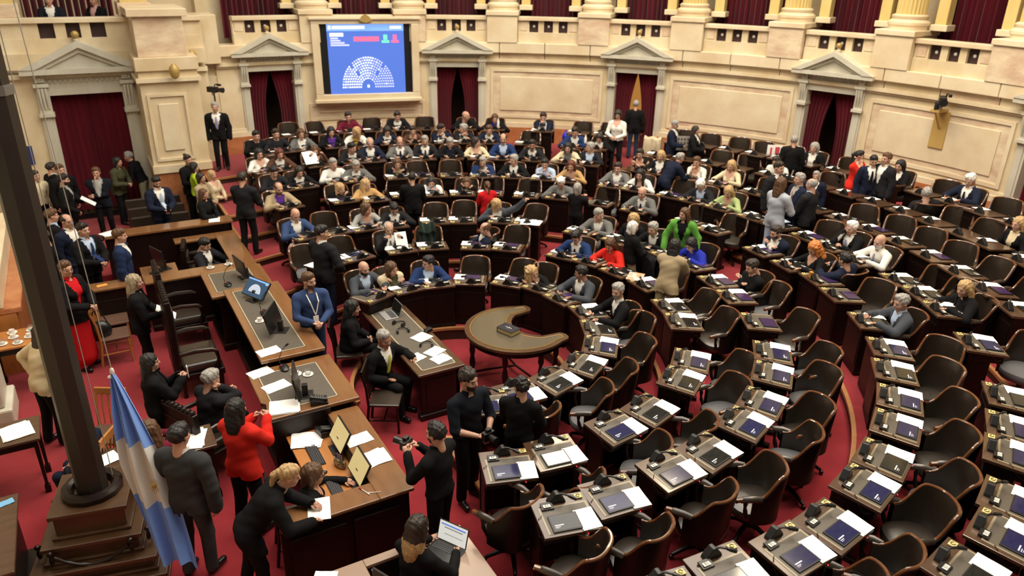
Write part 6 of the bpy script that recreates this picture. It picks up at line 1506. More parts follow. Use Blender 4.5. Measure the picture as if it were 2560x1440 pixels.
# camera held by the photographer, phones and papers in hands
def held(name, cat, label, loc, heading, size, m_, lens=False):
    d = thing(name, loc, heading, label, cat)
    b_ = MB(); b_.box((0, 0, 0), size); b_.build('body', [m_], d, smooth=False, bevel=.005)
    if lens:
        b_ = MB(); b_.tube([(0, size[1] / 2, 0), (0, size[1] / 2 + .05, 0), (0, size[1] / 2 + .11, 0)], [.036, .038, .042], 14); b_.build('lens', [black], d); b_ = MB(); b_.box((0, 0, size[2] / 2 + .018), (.06, .05, .04)); b_.build('viewfinder', [black], d, smooth=False, bevel=.006)
    return d

# ------------------------------------------------------------------ people: smooth-blended body surfaces
CLOTH = dict(black=(.006, .006, .007), charcoal=(.014, .014, .017), navyblack=(.008, .010, .016), navy=(.010, .014, .032), dblue=(.014, .026, .075), blue=(.014, .032, .105),
    royal=(.018, .030, .34), midblue=(.035, .062, .155), grey=(.13, .13, .125), dgrey=(.040, .042, .045), slate=(.055, .062, .075), lgrey=(.33, .33, .31), white=(.72, .71, .66), cream=(.60, .51, .34),
    beige=(.36, .28, .17), tan=(.44, .27, .11), red=(.50, .010, .015), redorange=(.62, .025, .016), darkred=(.22, .006, .010), maroon=(.13, .010, .025), green=(.10, .30, .045), pgreen=(.34, .42, .18),
    lime=(.34, .48, .02), olive=(.055, .055, .028), khaki=(.25, .25, .16), purple=(.10, .03, .28), lilac=(.30, .28, .48), lblue=(.42, .52, .68), pblue=(.38, .41, .48), brown=(.085, .040, .026), pink=(.60, .35, .34),
    denim=(.020, .034, .075), mustard=(.42, .26, .05), yellow=(.58, .62, .08))
HAIRC = dict(black=(.006, .005, .005), dark=(.014, .009, .006), brown=(.060, .028, .012), darkred=(.07, .016, .008), blonde=(.29, .19, .085), ash=(.19, .155, .10), grey=(.20, .19, .175), white=(.56, .54, .48), ginger=(.34, .115, .025), ombre=(.17, .10, .030))
SKIN = dict(l=(.60, .335, .235), m=(.42, .21, .13))
def cloth(c): return mat('cloth_' + c, CLOTH[c], .85, spec=.15, bump=.2, bscale=60)
def hairm(c): return mat('hair_' + c, HAIRC[c], .46, noise=(46.0, tuple(min(1, q * 2.2) for q in HAIRC[c]), (1, 1, .18), .2), bump=.9, bscale=70)
skinm = {k: mat('skin_' + k, v, .52, noise=(14.0, tuple(q * .85 for q in v), S1, .3)) for k, v in SKIN.items()}
lipm = mat('lips', (.40, .12, .10), .45)
eyem = mat('eyes', (.20, .16, .14), .25)
shoe = mat('black_shoe', (.006, .006, .006), .25)

class SDF:
    """union of tapered capsules and ellipsoids with soft joins, surfaced by naive surface nets"""
    def __init__(s): s.p = []
    def cap(s, a, b, ra, rb, tag_, k=.03): s.p.append(('c', np.array(a, float), np.array(b, float), ra, rb, tag_, k)); return s
    def ell(s, c, r, tag_, k=.04, M=None): s.p.append(('e', np.array(c, float), np.array(r, float), None if M is None else np.array(M), 0, tag_, k)); return s
    def cut(s, c, r, k=.01, M=None): s.p.append(('x', np.array(c, float), np.array(r, float), None if M is None else np.array(M), 0, -1, k)); return s
    @staticmethod
    def dist(p, X):
        if p[0] == 'c':
            a, b, ra, rb = p[1], p[2], p[3], p[4]
            ab = b - a; L2 = max(1e-9, ab @ ab)
            t = np.clip(((X - a) @ ab) / L2, 0, 1)
            q = X - a - t[..., None] * ab
            return np.sqrt((q * q).sum(-1)) - (ra + t * (rb - ra))
        Y = X - p[1]
        if p[3] is not None: Y = Y @ p[3]
        r = p[2]
        k0 = np.sqrt(((Y / r) ** 2).sum(-1)); k1 = np.sqrt(((Y / r ** 2) ** 2).sum(-1)) + 1e-9
        return k0 * (k0 - 1) / k1
    def bounds(s):
        lo, hi = np.full(3, 9.), np.full(3, -9.)
        for p in s.p:
            if p[0] == 'x': continue
            l, h = s.pb(p); lo = np.minimum(lo, l); hi = np.maximum(hi, h)
        return lo, hi
    @staticmethod
    def pb(p):
        if p[0] == 'c':
            r = max(p[3], p[4]); return np.minimum(p[1], p[2]) - r, np.maximum(p[1], p[2]) + r
        m_ = max(p[2]) if p[3] is not None else p[2]
        return p[1] - m_, p[1] + m_
    def surf(s, h):
        lo, hi = s.bounds(); lo = lo - 2.2 * h; hi = hi + 2.2 * h
        n = np.ceil((hi - lo) / h).astype(int) + 1
        ax = [lo[i] + h * np.arange(n[i]) for i in range(3)]
        D = np.full(n, .25)
        for p in s.p:
            l, u = s.pb(p); mg = p[6] + 2.5 * h
            i0 = np.maximum(0, np.floor((l - mg - lo) / h).astype(int)); i1 = np.minimum(n, np.ceil((u + mg - lo) / h).astype(int) + 1)
            if (i1 <= i0).any(): continue
            sl = tuple(slice(a, b_) for a, b_ in zip(i0, i1))
            X = np.stack(np.meshgrid(ax[0][sl[0]], ax[1][sl[1]], ax[2][sl[2]], indexing='ij'), -1)
            d = s.dist(p, X); A = D[sl]; k = p[6]
            if p[0] == 'x':
                D[sl] = np.maximum(A, -d)
            else:
                hh = np.maximum(k - np.abs(A - d), 0) / k
                D[sl] = np.minimum(A, d) - hh * hh * k * .25
        S_ = D < 0
        cs = tuple(x - 1 for x in n)
        acc = np.zeros(cs + (3,)); cnt = np.zeros(cs)
        C = [(i, j, k) for i in (0, 1) for j in (0, 1) for k in (0, 1)]
        def sub(A, c): return A[c[0]:c[0] + cs[0], c[1]:c[1] + cs[1], c[2]:c[2] + cs[2]]
        for a in C:
            for d_ in range(3):
                if a[d_] == 1: continue
                b_ = list(a); b_[d_] = 1
                sa, sb = sub(S_, a), sub(S_, b_); mk = sa != sb
                if not mk.any(): continue
                da, db = sub(D, a)[mk], sub(D, b_)[mk]
                t = da / (da - db)
                o = np.tile(np.array(a, float), (len(t), 1)); o[:, d_] += t
                acc[mk] += o; cnt[mk] += 1
        mk = cnt > 0
        idx = -np.ones(cs, int); idx[mk] = np.arange(mk.sum())
        V = np.argwhere(mk) + acc[mk] / cnt[mk][:, None]
        V = lo + V * h
        F = []
        for d_ in range(3):
            e1, e2 = (d_ + 1) % 3, (d_ + 2) % 3
            sl0 = [slice(1, cs[i]) for i in range(3)]; sl1 = list(sl0)
            sl0[d_] = slice(0, cs[d_]); sl1[d_] = slice(1, cs[d_] + 1)
            A = S_[tuple(sl0)]; B = S_[tuple(sl1)]
            E = np.argwhere(A != B)
            if not len(E): continue
            base = E.copy(); base[:, e1] += 1; base[:, e2] += 1
            flip = A[tuple(E.T)]
            def cell(o1, o2):
                q = base.copy(); q[:, e1] -= o1; q[:, e2] -= o2
                return idx[tuple(q.T)]
            q = np.stack([cell(0, 0), cell(1, 0), cell(1, 1), cell(0, 1)], 1)
            q[~flip] = q[~flip][:, ::-1]
            F.append(q)
        return V, np.concatenate(F)
    def tags(s, X):
        best = np.full(len(X), 9.); tg = np.zeros(len(X), int)
        for p in s.p:
            if p[0] == 'x': continue
            d = s.dist(p, X); m_ = d < best; best[m_] = d[m_]; tg[m_] = p[5]
        return tg
def np_mesh(name, V, F, mats, mi, smooth=True):
    me = bpy.data.meshes.new(name)
    me.vertices.add(len(V)); me.vertices.foreach_set('co', np.asarray(V, np.float32).ravel())
    F = np.asarray(F); me.loops.add(F.size); me.polygons.add(len(F))
    me.loops.foreach_set('vertex_index', F.ravel().astype(np.int32))
    me.polygons.foreach_set('loop_start', (np.arange(len(F)) * 4).astype(np.int32))
    for m_ in mats: me.materials.append(m_)
    me.polygons.foreach_set('material_index', np.asarray(mi, np.int32))
    if smooth: me.polygons.foreach_set('use_smooth', np.ones(len(F), bool))
    me.update(calc_edges=True)
    return me
# tags
SKN, TOP, BOT, SHO, LIP, EYE = 0, 1, 2, 3, 4, 5
def head_sdf(f):
    s = SDF()
    s.ell((0, -.012, .030), (.076, .094, .090), SKN)
    s.ell((0, .022, -.035), (.060 if not f else .056, .070, .082), SKN, .03)
    s.ell((0, .052, -.088), (.030 if not f else .024, .028, .024), SKN, .03)
    s.cap((-.036, .072, .030), (.036, .072, .030), .012, .012, SKN, .02)
    s.cap((0, .086, .012), (0, .103, -.020), .008, .0135, SKN, .012)
    for q in (-1, 1):
        s.ell((q * .078, -.008, -.004), (.010, .022, .032), SKN, .008)
        s.cut((q * .031, .101, .006), (.017, .013, .010))
        s.ell((q * .031, .077, .006), (.0135, .0135, .0125), EYE, .002)
        s.ell((q * .036, .062, -.028), (.022, .020, .022), SKN, .03)
    s.cap((-.018, .084, -.052), (.018, .084, -.052), .0075, .0075, LIP, .006)
    s.cap((0, -.022, -.07), (0, -.035, -.16), .052 if not f else .046, .054 if not f else .047, SKN, .03)
    return s
HEADS = {}
for f in (0, 1):
    for q, h in (('lo', .0115), ('hi', .0072)):
        s = head_sdf(f); V, F = s.surf(h); X = V[F].mean(1); HEADS[f, q] = (V, F, s.tags(X), X)
def hand_mesh(curl):
    """right hand: wrist at the origin, fingers along +Y, back of the hand +Z, thumb towards -X"""
    b_ = MB()
    b_.tube([(0, -.03, 0), (0, .005, 0), (-.002, .03, -.002), (0, .065, -.002), (.0, .088, -.002)], [.026, .028, .038, .041, .036], 8, flat=.42)
    for x_, L_, r_ in ((-.029, .070, .0086), (-.010, .080, .0090), (.010, .074, .0086), (.028, .058, .0076)):
        a = 0; p = Vector((x_, .082, 0)); pts = [p - Vector((0, .012, 0)), p]
        for q in (.44, .32, .26):
            a += R(curl); p = p + Vector((0, math.cos(a), -math.sin(a))) * L_ * q; pts.append(p)
        b_.tube(pts, [r_, r_, r_ * .97, r_ * .9, r_ * .66], 6)
    c = R(curl * .6)
    b_.tube([(-.020, .018, -.004), (-.040, .040, -.010 - .01 * math.sin(c)), (-.050, .066, -.016 - .02 * math.sin(c)), (-.044 + .015 * math.sin(c), .088, -.022 - .03 * math.sin(c))], [.015, .0125, .011, .0075], 6)
    return np.array(b_.v), [f for f in b_.f]
HANDS = {k: hand_mesh(k) for k in (8, 24, 48)}
# hair: one mesh per style, coloured per person
def hair_sdf(st):
    s = SDF()
    def face_cut(z=-.03, r=(.080, .070, .105)): s.cut((0, .105, z), r)
    if st in ('short', 'ring', 'curlyshort', 'pony', 'bun', 'cap'):
        s.ell((0, -.022, .040), (.085, .103, .092), 0)
        if st != 'ring': s.ell((.012, .020, .092), (.058, .060, .044), 0, .03)
        if st == 'curlyshort':
            for k in range(46):
                rr = random.Random(k); a = rr.uniform(0, 6.28); e = rr.uniform(-.1, 1.45)
                s.ell((.080 * math.cos(a) * math.cos(e), -.024 + .096 * math.sin(a) * math.cos(e), .046 + .088 * math.sin(e)), (.019, .019, .019), 0, .008)
        s.cut((0, .10, -.045), (.082, .075, .118)); s.cut((0, .01, -.135), (.13, .14, .105))
        for q in (-1, 1): s.cut((q * .085, .03, -.04), (.04, .045, .05))
        if st == 'ring': s.cut((0, .035, .125), (.074, .112, .080))
        if st == 'pony':
            s.cap((0, -.118, .050), (0, -.150, .0), .026, .034, 0, .02); s.cap((0, -.150, 0), (0, -.142, -.20), .034, .016, 0, .02)
        if st == 'bun': s.ell((0, -.10, .105), (.042, .042, .038), 0, .01)
        if st == 'cap': s.ell((0, .08, .055), (.062, .07, .010), 0, .01)
    elif st == 'bob':
        s.ell((0, -.024, .036), (.094, .110, .098), 0); s.cap((-.072, -.03, 0), (-.076, -.022, -.105), .040, .030, 0); s.cap((.072, -.03, 0), (.076, -.022, -.105), .040, .030, 0); s.cap((0, -.075, 0), (0, -.075, -.11), .06, .045, 0)
        face_cut(); s.cut((0, .06, -.10), (.058, .09, .09))
    elif st in ('long', 'longfront', 'curly'):
        s.ell((0, -.024, .038), (.092, .108, .096), 0)
        s.ell((0, -.088, -.13), (.098, .042, .20), 0)
        for q in (-1, 1):
            s.cap((q * .074, -.02, .0), (q * .088, -.035, -.20), .036, .026, 0)
            if st != 'long': s.cap((q * .078, .015, -.02), (q * .085, .055, -.26), .030, .030, 0)
        if st == 'curly':
            for k in range(70):
                rr = random.Random(k + 90); a = rr.uniform(2.7, 6.75); z = rr.uniform(-.26, .10)
                s.ell((.096 * math.cos(a), -.03 + .09 * math.sin(a), z), (.026, .026, .024), 0, .01)
        face_cut(); s.cut((0, .075, -.10), (.060, .085, .11))
    return s
HAIRM = {}
def hair_mesh(st, c, near):
    key = (st, c)
    if key not in HAIRM:
        k2 = (st, 'geo')
        if k2 not in HAIRM: HAIRM[k2] = hair_sdf(st).surf(.012)
        V, F = HAIRM[k2]
        X = V[F].mean(1); mi = np.zeros(len(F), int); ms = [hairm(c)]
        dn = V - np.array([0, -.02, .03]); dn /= np.linalg.norm(dn, axis=1)[:, None]
        V = V + dn * (.0035 * np.sin(V[:, 0] * 150 + V[:, 2] * 40) + .0030 * np.sin(V[:, 1] * 120 - V[:, 0] * 60 + 1) + .0025 * np.sin(V[:, 2] * 90 + V[:, 1] * 130))[:, None]
        if c == 'ombre':
            ms = [hairm('dark'), hairm('blonde')]; mi = (X[:, 2] < -.09).astype(int)
        HAIRM[key] = np_mesh('hair', V, F, ms, mi)
    return HAIRM[key]
def ik(S_, T_, a, b_, hint):
    d = T_ - S_; L = d.length
    if L > (a + b_) * .985: T_ = S_ + d * ((a + b_) * .985 / L); d = T_ - S_; L = d.length
    if L < abs(a - b_) + .02: L = abs(a - b_) + .02
    x = (a * a - b_ * b_ + L * L) / (2 * L); h = math.sqrt(max(0, a * a - x * x))
    u = d.normalized(); p = hint - u * hint.dot(u); p = p.normalized()
    return S_ + u * x + p * h, T_
GN = dict(jacket='jacket', shirt='shirt', blouse='blouse', sweater='sweater', dress='dress_top', vest='vest')
def person(kind, hx, hy, hz, floor, hip, heading, yaw, label, o):
    f = 1 if o.get('sex') == 'f' else 0
    near = o.get('near', 0)
    g = o.get('g', 'jacket'); topc = o['top']; shc = o.get('sh', topc if g != 'jacket' else 'white')
    botc = o.get('bot', topc if topc in ('black', 'charcoal', 'navy', 'slate', 'grey', 'blue') else 'charcoal')
    hdv = Vector((math.cos(R(heading)), math.sin(R(heading)), 0)); lft = Vector((-hdv.y, hdv.x, 0))
    sit = kind == 'sit'
    if sit:
        sc = .93 if not near else .98
        root = Vector((hip[0], hip[1], floor))
        rel = Vector((hx, hy, hz)) - root
        hl = Vector((-rel.dot(lft), rel.dot(hdv), rel.z))          # head in local axes (x right, y forward)
        pel = Vector((0, 0, .50 if near else .47))
    else:
        sc = o.get('sc', 1.0)
        ln = R(o.get('lean', 3))
        pel = Vector((0, 0, .95 * sc))
        hl = pel + Vector((0, math.sin(ln), math.cos(ln))) * .67 * sc
        base = Vector((hx, hy, 0)) - hdv * hl.y
        root = Vector((base.x, base.y, floor))
    upv = hl - pel; L = upv.length; upv.normalize()
    hl_tilt = upv
    kz = L / .67
    rt = Vector((1, 0, 0)); rt = (rt - upv * rt.dot(upv)).normalized(); fv = upv.cross(rt)   # torso axes
    T = np.array([[rt.x, fv.x, upv.x], [rt.y, fv.y, upv.y], [rt.z, fv.z, upv.z]])
    def tp(x, y, z): return pel + rt * (x * sc) + fv * (y * sc) + upv * (z * kz)
    s = SDF(); w_ = (.93 if f else 1.0); bulk = .020 if g in ('jacket', 'sweater') else .008
    s.ell(tp(0, 0, .02), (.165 * sc, .115 * sc, .12 * sc), BOT, .06, T)
    s.ell(tp(0, .005, .16), ((.132 if f else .150) * sc + bulk, .108 * sc + bulk, .15 * kz), TOP, .06, T)
    s.ell(tp(0, .0, .33), ((.155 if f else .172) * sc + bulk, .118 * sc + bulk, .16 * kz), TOP, .06, T)
    if f:
        for q in (-1, 1): s.ell(tp(q * .068, .088, .315), (.062 * sc,) * 3, TOP, .05)
    sw = (.148 if f else .168) * sc / sc
    s.cap(tp(-sw, -.005, .435), tp(sw, -.005, .435), .062 * sc + bulk * .4, .062 * sc + bulk * .4, TOP, .05)
    s.cap(tp(-sw * .5, -.02, .455), tp(sw * .5, -.02, .455), .055 * sc, .055 * sc, TOP, .05)
    s.cap(tp(0, -.012, .44), tp(0, .0, .60), .054 * sc * w_, .050 * sc * w_, SKN, .03)
    # arms
    pose = o.get('pose', 'desk')
    H2 = hl
    if sit:
        dk = .775
        P = dict(desk=((-.17, .44, dk), (.17, .44, dk)), deskl=((-.30, .36, dk), (.17, .24, .60)), lap=((-.11, .30, .60), (.11, .30, .60)),
                 chin=((-.16, .42, dk), tuple(H2 + Vector((.035, .125, -.175)))), chin2=(tuple(H2 + Vector((-.035, .14, -.17))), tuple(H2 + Vector((.035, .14, -.17)))),
                 phone=((-.16, .42, dk), tuple(H2 + Vector((.115, .05, -.10)))), read=((-.15, .40, .93), (.15, .40, .93)), cross=((.06, .26, .80), (-.06, .29, .77)),
                 reach=((-.60, .34, 1.16), (.16, .42, dk)))[pose]
    else:
        P = dict(down=((-.255, .04, .80), (.255, .04, .80)), front=((-.07, .30, 1.06), (.08, .31, 1.08)), hips=((-.25, .04, 1.0), (.25, .04, 1.0)), chin=((.08, .24, 1.12), tuple(Vector(H2) / sc + Vector((.03, .11, -.17)))),
                 phone=((-.24, .06, .82), tuple(Vector(H2) / sc + Vector((.115, .04, -.10)))), photo=((-.09, .34, 1.30), (.08, .36, 1.33)), camera=((-.10, .33, 1.32), (.10, .33, 1.30)), hold=((-.12, .32, 1.10), (.22, .20, .98)),
                 spread=((-.32, .22, .90), (.32, .22, .90)), lean=((-.12, .62, .98), (.16, .60, .96)), cross=((.08, .26, 1.16), (-.08, .28, 1.12)))[pose]
        P = tuple(tuple(Vector(q) * sc) for q in P)
    bare = o.get('bare', 0)
    hands = []
    for q, tgt in ((-1, P[0]), (1, P[1])):
        sh = tp(q * (.178 if f else .198), -.005, .425)
        hint = Vector((q, -.25, 0)) if pose == 'hips' else (Vector((q * .45, -.25, -1)) if pose in ('photo', 'camera', 'read', 'phone', 'chin', 'chin2') else Vector((q * .9, -.5, -.55)))
        el, wr = ik(sh, Vector(tgt), .285 * sc, .255 * sc, hint)
        ru = (.047 if f else .053) * sc + bulk * .7
        s.cap(sh, el, ru + .006, ru * .84, SKN if bare == 1 else TOP, .022)
        mid = el + (wr - el) * (.30 if bare == 2 else 1.0)
        if bare == 1: s.cap(el, wr, ru * .80, .027 * sc, SKN, .02)
        elif bare == 2:
            s.cap(el, el + (wr - el) * .12, ru * .86, ru * .80, TOP, .015); s.cap(el, wr, ru * .76, .027 * sc, SKN, .012)
        else:
            s.cap(el, wr, ru * .86, .034 * sc + bulk * .4, TOP, .02)
        d = (wr - el).normalized()
        if sit and pose in ('desk', 'deskl') or pose == 'lean': upn = Vector((0, 0, 1)); d = Vector((d.x, d.y, -.05)).normalized()
        elif pose == 'down': upn = Vector((q, 0, 0))
        else: upn = Vector((q * .6, .6, -.2)) if tgt[2] > 1.0 and pose in ('chin', 'phone', 'chin2') else Vector((q * .4, .3, .8))
        hands.append((q, wr, d, upn))
    # legs
    skirt = o.get('skirt')
    for q in (-1, 1):
        if sit:
            hp = Vector((q * .085, .02, .47)); kn = Vector((q * .11, .42, .49)); an = Vector((q * .11, .40 + .05 * q, .08)); toe = an + Vector((q * .02, .15, -.035))
        else:
            st = .04 if o.get('pose') != 'lean' else .10
            hp = pel + Vector((q * .088 * sc, 0, -.03 * sc)); kn = Vector((q * .10 * sc, .03 + q * st * .5, .50 * sc)); an = Vector((q * .105 * sc, -.02 + q * st, .085 * sc)); toe = an + Vector((q * .03, .16 * sc, -.045 * sc))
        s.cap(hp, kn, .094 * sc, .070 * sc, BOT, .03); s.cap(kn, an, .070 * sc, .060 * sc, BOT, .02)
        s.cap(an + Vector((0, -.02, -.035 * sc)), toe, .042 * sc, .034 * sc, SHO, .012)
    if skirt: s.cap(pel + Vector((0, 0, -.02)), Vector((0, 0, .24 * sc)), .155 * sc, .20 * sc, BOT, .05)
    dist = math.hypot(root.x - CAM.x, root.y - CAM.y)
    h = .0135 if (near and dist < 9.5) else (.017 if near else (.021 if dist < 17 else .025))
    V, F = s.surf(h)
    X = V[F].mean(1); tg = s.tags(X)
    # garments: shells lifted off the body
    loc = (X - np.array(pel)) @ T
    lx, ly, lz = loc[:, 0] / sc, loc[:, 1] / sc, loc[:, 2] / kz
    upper = (tg == TOP)
    hem = -.13 if (g in ('jacket',) and not sit) else (-.06 if g in ('jacket', 'dress', 'sweater') else .0)
    torso = upper | ((tg == BOT) & (lz > hem) & (np.abs(lx) < .24) & (lz < .3) & (ly > -.2))
    if sit: torso &= ~((tg == BOT) & (ly > .09))
    vneck = np.zeros(len(F), bool)
    if g == 'jacket':
        vneck = (ly > .02) & (lz > .14) & (lz < .56) & (np.abs(lx) < .012 + .085 * np.clip((lz - .14) / .32, 0, 1.2))
    elif g in ('blouse', 'dress', 'vest'):
        vneck = (ly > .0) & (lz > .36) & (np.abs(lx) < .02 + .07 * np.clip((lz - .36) / .10, 0, 1.2))
    shell = torso & ~vneck
    skin_ = skinm[o.get('skin', 'l')]
    mats_ = [skin_, cloth(shc) if g == 'jacket' else skin_ if g in ('blouse', 'dress', 'vest') else cloth(topc), cloth(botc), shoe, lipm, eyem, hairm(o.get('beard') or o.get('hc', 'dark'))]
    mi = tg.copy()
    # head
    HV, HF, HT, HX = HEADS[f, 'hi' if (near and dist < 12) else 'lo']
    hs = sc * (1.06 if sit else 1.0) * (1.03 if not f else .99)
    hp_ = R(o.get('head', -4 if not sit else -8))
    Rh = Matrix.Rotation(R(yaw), 3, 'Z') @ Matrix.Rotation(hp_, 3, 'X')
    tilt = Vector((0, 0, 1)).rotation_difference(Vector((hl_tilt.x * .35, hl_tilt.y * .35, 1)).normalized()).to_matrix()
    Rm_ = np.array(tilt @ Rh)
    HVw = (HV * hs) @ Rm_.T + np.array(hl)
    ht = HT.copy()
    z_, y_, x_ = HX[:, 2], HX[:, 1], HX[:, 0]
    brow = (z_ > .022) & (z_ < .032) & (y_ > .062) & (np.abs(x_) > .012) & (np.abs(x_) < .050)
    ht[brow] = 6
    if o.get('beard'):
        bd = (z_ < -.030) & (y_ > .015) & (z_ > -.13) & (ht == SKN) & ~((z_ > -.062) & (np.abs(x_) < .030) & (y_ > .06) & (z_ > -.040))
        ht[bd] = 6
    allV = [V, HVw]; allF = [F, HF + len(V)]; allM = [mi, ht]
    nv = len(V) + len(HVw)
    # hands
    for q, wr, d, upn in hands:
        cu = 8 if (pose in ('desk', 'deskl') and sit) else (48 if pose in ('hold', 'camera', 'photo', 'read', 'phone') else 24)
        hv, hf = HANDS[cu]
        zax = (upn - d * upn.dot(d)).normalized(); xax = d.cross(zax)
        M3 = np.array([[xax.x, d.x, zax.x], [xax.y, d.y, zax.y], [xax.z, d.z, zax.z]])
        pv = hv.copy()
        if q < 0: pv[:, 0] *= -1
        W_ = (pv * sc * (1.0 if not f else .9)) @ M3.T + np.array(wr)
        quads = []
        for fc in hf:
            fc = fc if q > 0 else tuple(reversed(fc))
            if len(fc) == 4: quads.append(fc)
            else:
                for k in range(1, len(fc) - 2, 2): quads.append((fc[0], fc[k], fc[k + 1], fc[k + 2]))
        allV.append(W_); allF.append(np.array(quads) + nv); allM.append(np.zeros(len(quads), int)); nv += len(W_)
    me = np_mesh('person', np.concatenate(allV), np.concatenate(allF), mats_, np.concatenate(allM))
    ob = put(me, 'person', None, root, R(heading - 90))
    tag(ob, label, 'person', 'seated people' if sit else 'standing people')
    # shell mesh
    if shell.any():
        fs = F[shell]; used = np.unique(fs); mp = -np.ones(len(V), int); mp[used] = np.arange(len(used))
        e1 = V[F[:, 2]] - V[F[:, 0]]; e2 = V[F[:, 3]] - V[F[:, 1]]; fn = np.cross(e1, e2)
        N = np.zeros_like(V)
        for k in range(4): np.add.at(N, F[:, k], fn)
        N /= np.linalg.norm(N, axis=1)[:, None] + 1e-9
        Z = ((V[used] - np.array(pel)) @ T)[:, 2] / kz
        off = (.014 if g == 'jacket' else .008) + np.clip(.12 - Z, 0, .3) * (.075 if g == 'jacket' else .04)
        wob = .0025 * np.sin(V[used] @ np.array([11., 17., 23.])) + .002 * np.sin(V[used] @ np.array([-33., 21., 51.]))
        SV = V[used] + N[used] * (off + wob)[:, None]
        smi = np.zeros(len(fs), int); sm_ = [cloth(topc)]
        put(np_mesh(GN[g], SV, mp[fs], sm_, smi), GN[g], ob)
    if o.get('tie'):
        b_ = MB(); rows = []
        tor = (tg == TOP)
        for z in (.46, .40, .33, .25, .17, .14):
            m_ = tor & (np.abs(lz - z) < .04) & (np.abs(lx) < .05) & (ly > 0)
            y = (ly[m_].max() if m_.any() else .11) + .014
            wd = .018 + .024 * (.46 - z) / .3 if z > .15 else .004
            rows.append([tuple(tp(-wd, y - .004, z)), tuple(tp(0, y + .006, z)), tuple(tp(wd, y - .004, z))])
        b_.grid(rows); b_.build('tie', [cloth(o['tie'])], ob)
    if o.get('lanyard'):
        b_ = MB(); y0 = ly[(tg == TOP) & (np.abs(lz - .25) < .05)].max() + .015
        for q in (-1, 1): b_.tube([tp(q * .075, .03, .50), tp(q * .06, y0 - .01, .42), tp(q * .02, y0 + .005, .28), tp(0, y0 + .008, .22)], .008, 6)
        b_.build('lanyard', [cloth('white')], ob)
        b_ = MB(); M_ = Matrix.Translation(tp(0, y0 + .012, .15)); b_.box(tuple(tp(0, y0 + .012, .15)), (.075, .006, .11)); b_.build('badge', [paper], ob, smooth=False)
    if g in ('jacket', 'shirt'):   # collar around the neck
        b_ = MB(); N_ = 14; lo_, up_ = [], []
        for k in range(N_ + 1):
            an_ = R(120 + 300 * k / N_); rr = .068 * sc * w_
            lo_.append(tp(0, -.008, .500) + rt * (math.cos(an_) * rr * 1.25) + fv * (math.sin(an_) * rr * 1.2)); up_.append(tp(0, -.004, .560) + rt * (math.cos(an_) * rr * .98) + fv * (math.sin(an_) * rr * .98))
        b_.grid([lo_, up_]); b_.build('collar', [cloth(shc)], ob)
    if o.get('hair', 'short') != 'none':
        hm = hair_mesh(o['hair'], o.get('hc', 'dark'), near)
        ho = put(hm, 'cap' if o['hair'] == 'cap' else 'hair', ob)
        M4 = Matrix(Rm_.tolist()).to_4x4() @ Matrix.Scale(hs, 4); M4.translation = hl
        ho.matrix_local = M4
    if 'glasses' in label:
        M4 = Matrix(Rm_.tolist()).to_4x4() @ Matrix.Scale(hs, 4); M4.translation = hl
        b_ = MB()
        for q in (-1, 1):
            b_.tube([(q * .031 + .021 * math.cos(R(30 * k)), .099, .004 + .017 * math.sin(R(30 * k))) for k in range(13)], .0022, 5); b_.tube([(q * .052, .097, .010), (q * .078, .03, .008), (q * .080, -.01, .004)], .002, 5)
        b_.tube([(-.010, .101, .008), (.010, .101, .008)], .002, 5)
        b_.build('glasses', [black], ob).matrix_local = M4
    it = o.get('item')
    if it:
        M_ = Matrix.Translation(root) @ Matrix.Rotation(R(heading - 90), 4, 'Z')
        if it in ('paper', 'bigpaper'):
            w_ = .30 if it == 'paper' else .42
            c = (Vector(P[0]) + Vector(P[1])) / 2 + Vector((-.13 if it == 'paper' else .16, .05, -.02)) if pose == 'read' else Vector(P[0]) + Vector((.08, .08, .02))
            t_ = thing('held_paper', M_ @ c, heading, 'papers held by the ' + ' '.join(label.split()[:12]), 'paper')
            b_ = MB(); tilt_ = R((30 if it == 'paper' else 62) if pose == 'read' else 55)
            Mp = Matrix.Rotation(tilt_, 4, 'X')
            for q in range(2):
                b_.grid([[Mp @ Vector(((k / 4 - .5) * w_ * .72, .004 * q + .006 * math.sin(k), (i / 4 - .5) * w_)) for k in range(5)] for i in range(5)])
            b_.build('sheets', [paper], t_)
        else:
            c = (Vector(P[0]) + Vector(P[1])) / 2 + Vector((0, .09, .05)) if pose in ('photo', 'camera') else (Vector(P[1]) + Vector((-.01, .02, .09)) if pose == 'phone' else Vector(P[1]) + Vector((-.07, .09, .03)))
            if it == 'camera': held('camera', 'camera', 'black camera held by the ' + ' '.join(label.split()[:10]), M_ @ c, heading, (.14, .07, .10), black, True)
            else:
                hd_ = held('mobile_phone', 'phone', ('white' if it == 'wphone' else 'dark') + ' phone held by the ' + ' '.join(label.split()[:11]), M_ @ c, heading, (.075, .010, .15), white_m if it == 'wphone' else black)
                b_ = MB(); b_.box((0, -.006, 0), (.066, .002, .135)); b_.build('display', [white_m if it == 'wphone' else scr_dark], hd_, smooth=False)
    return ob
for rec in PEOPLE: person(*rec)

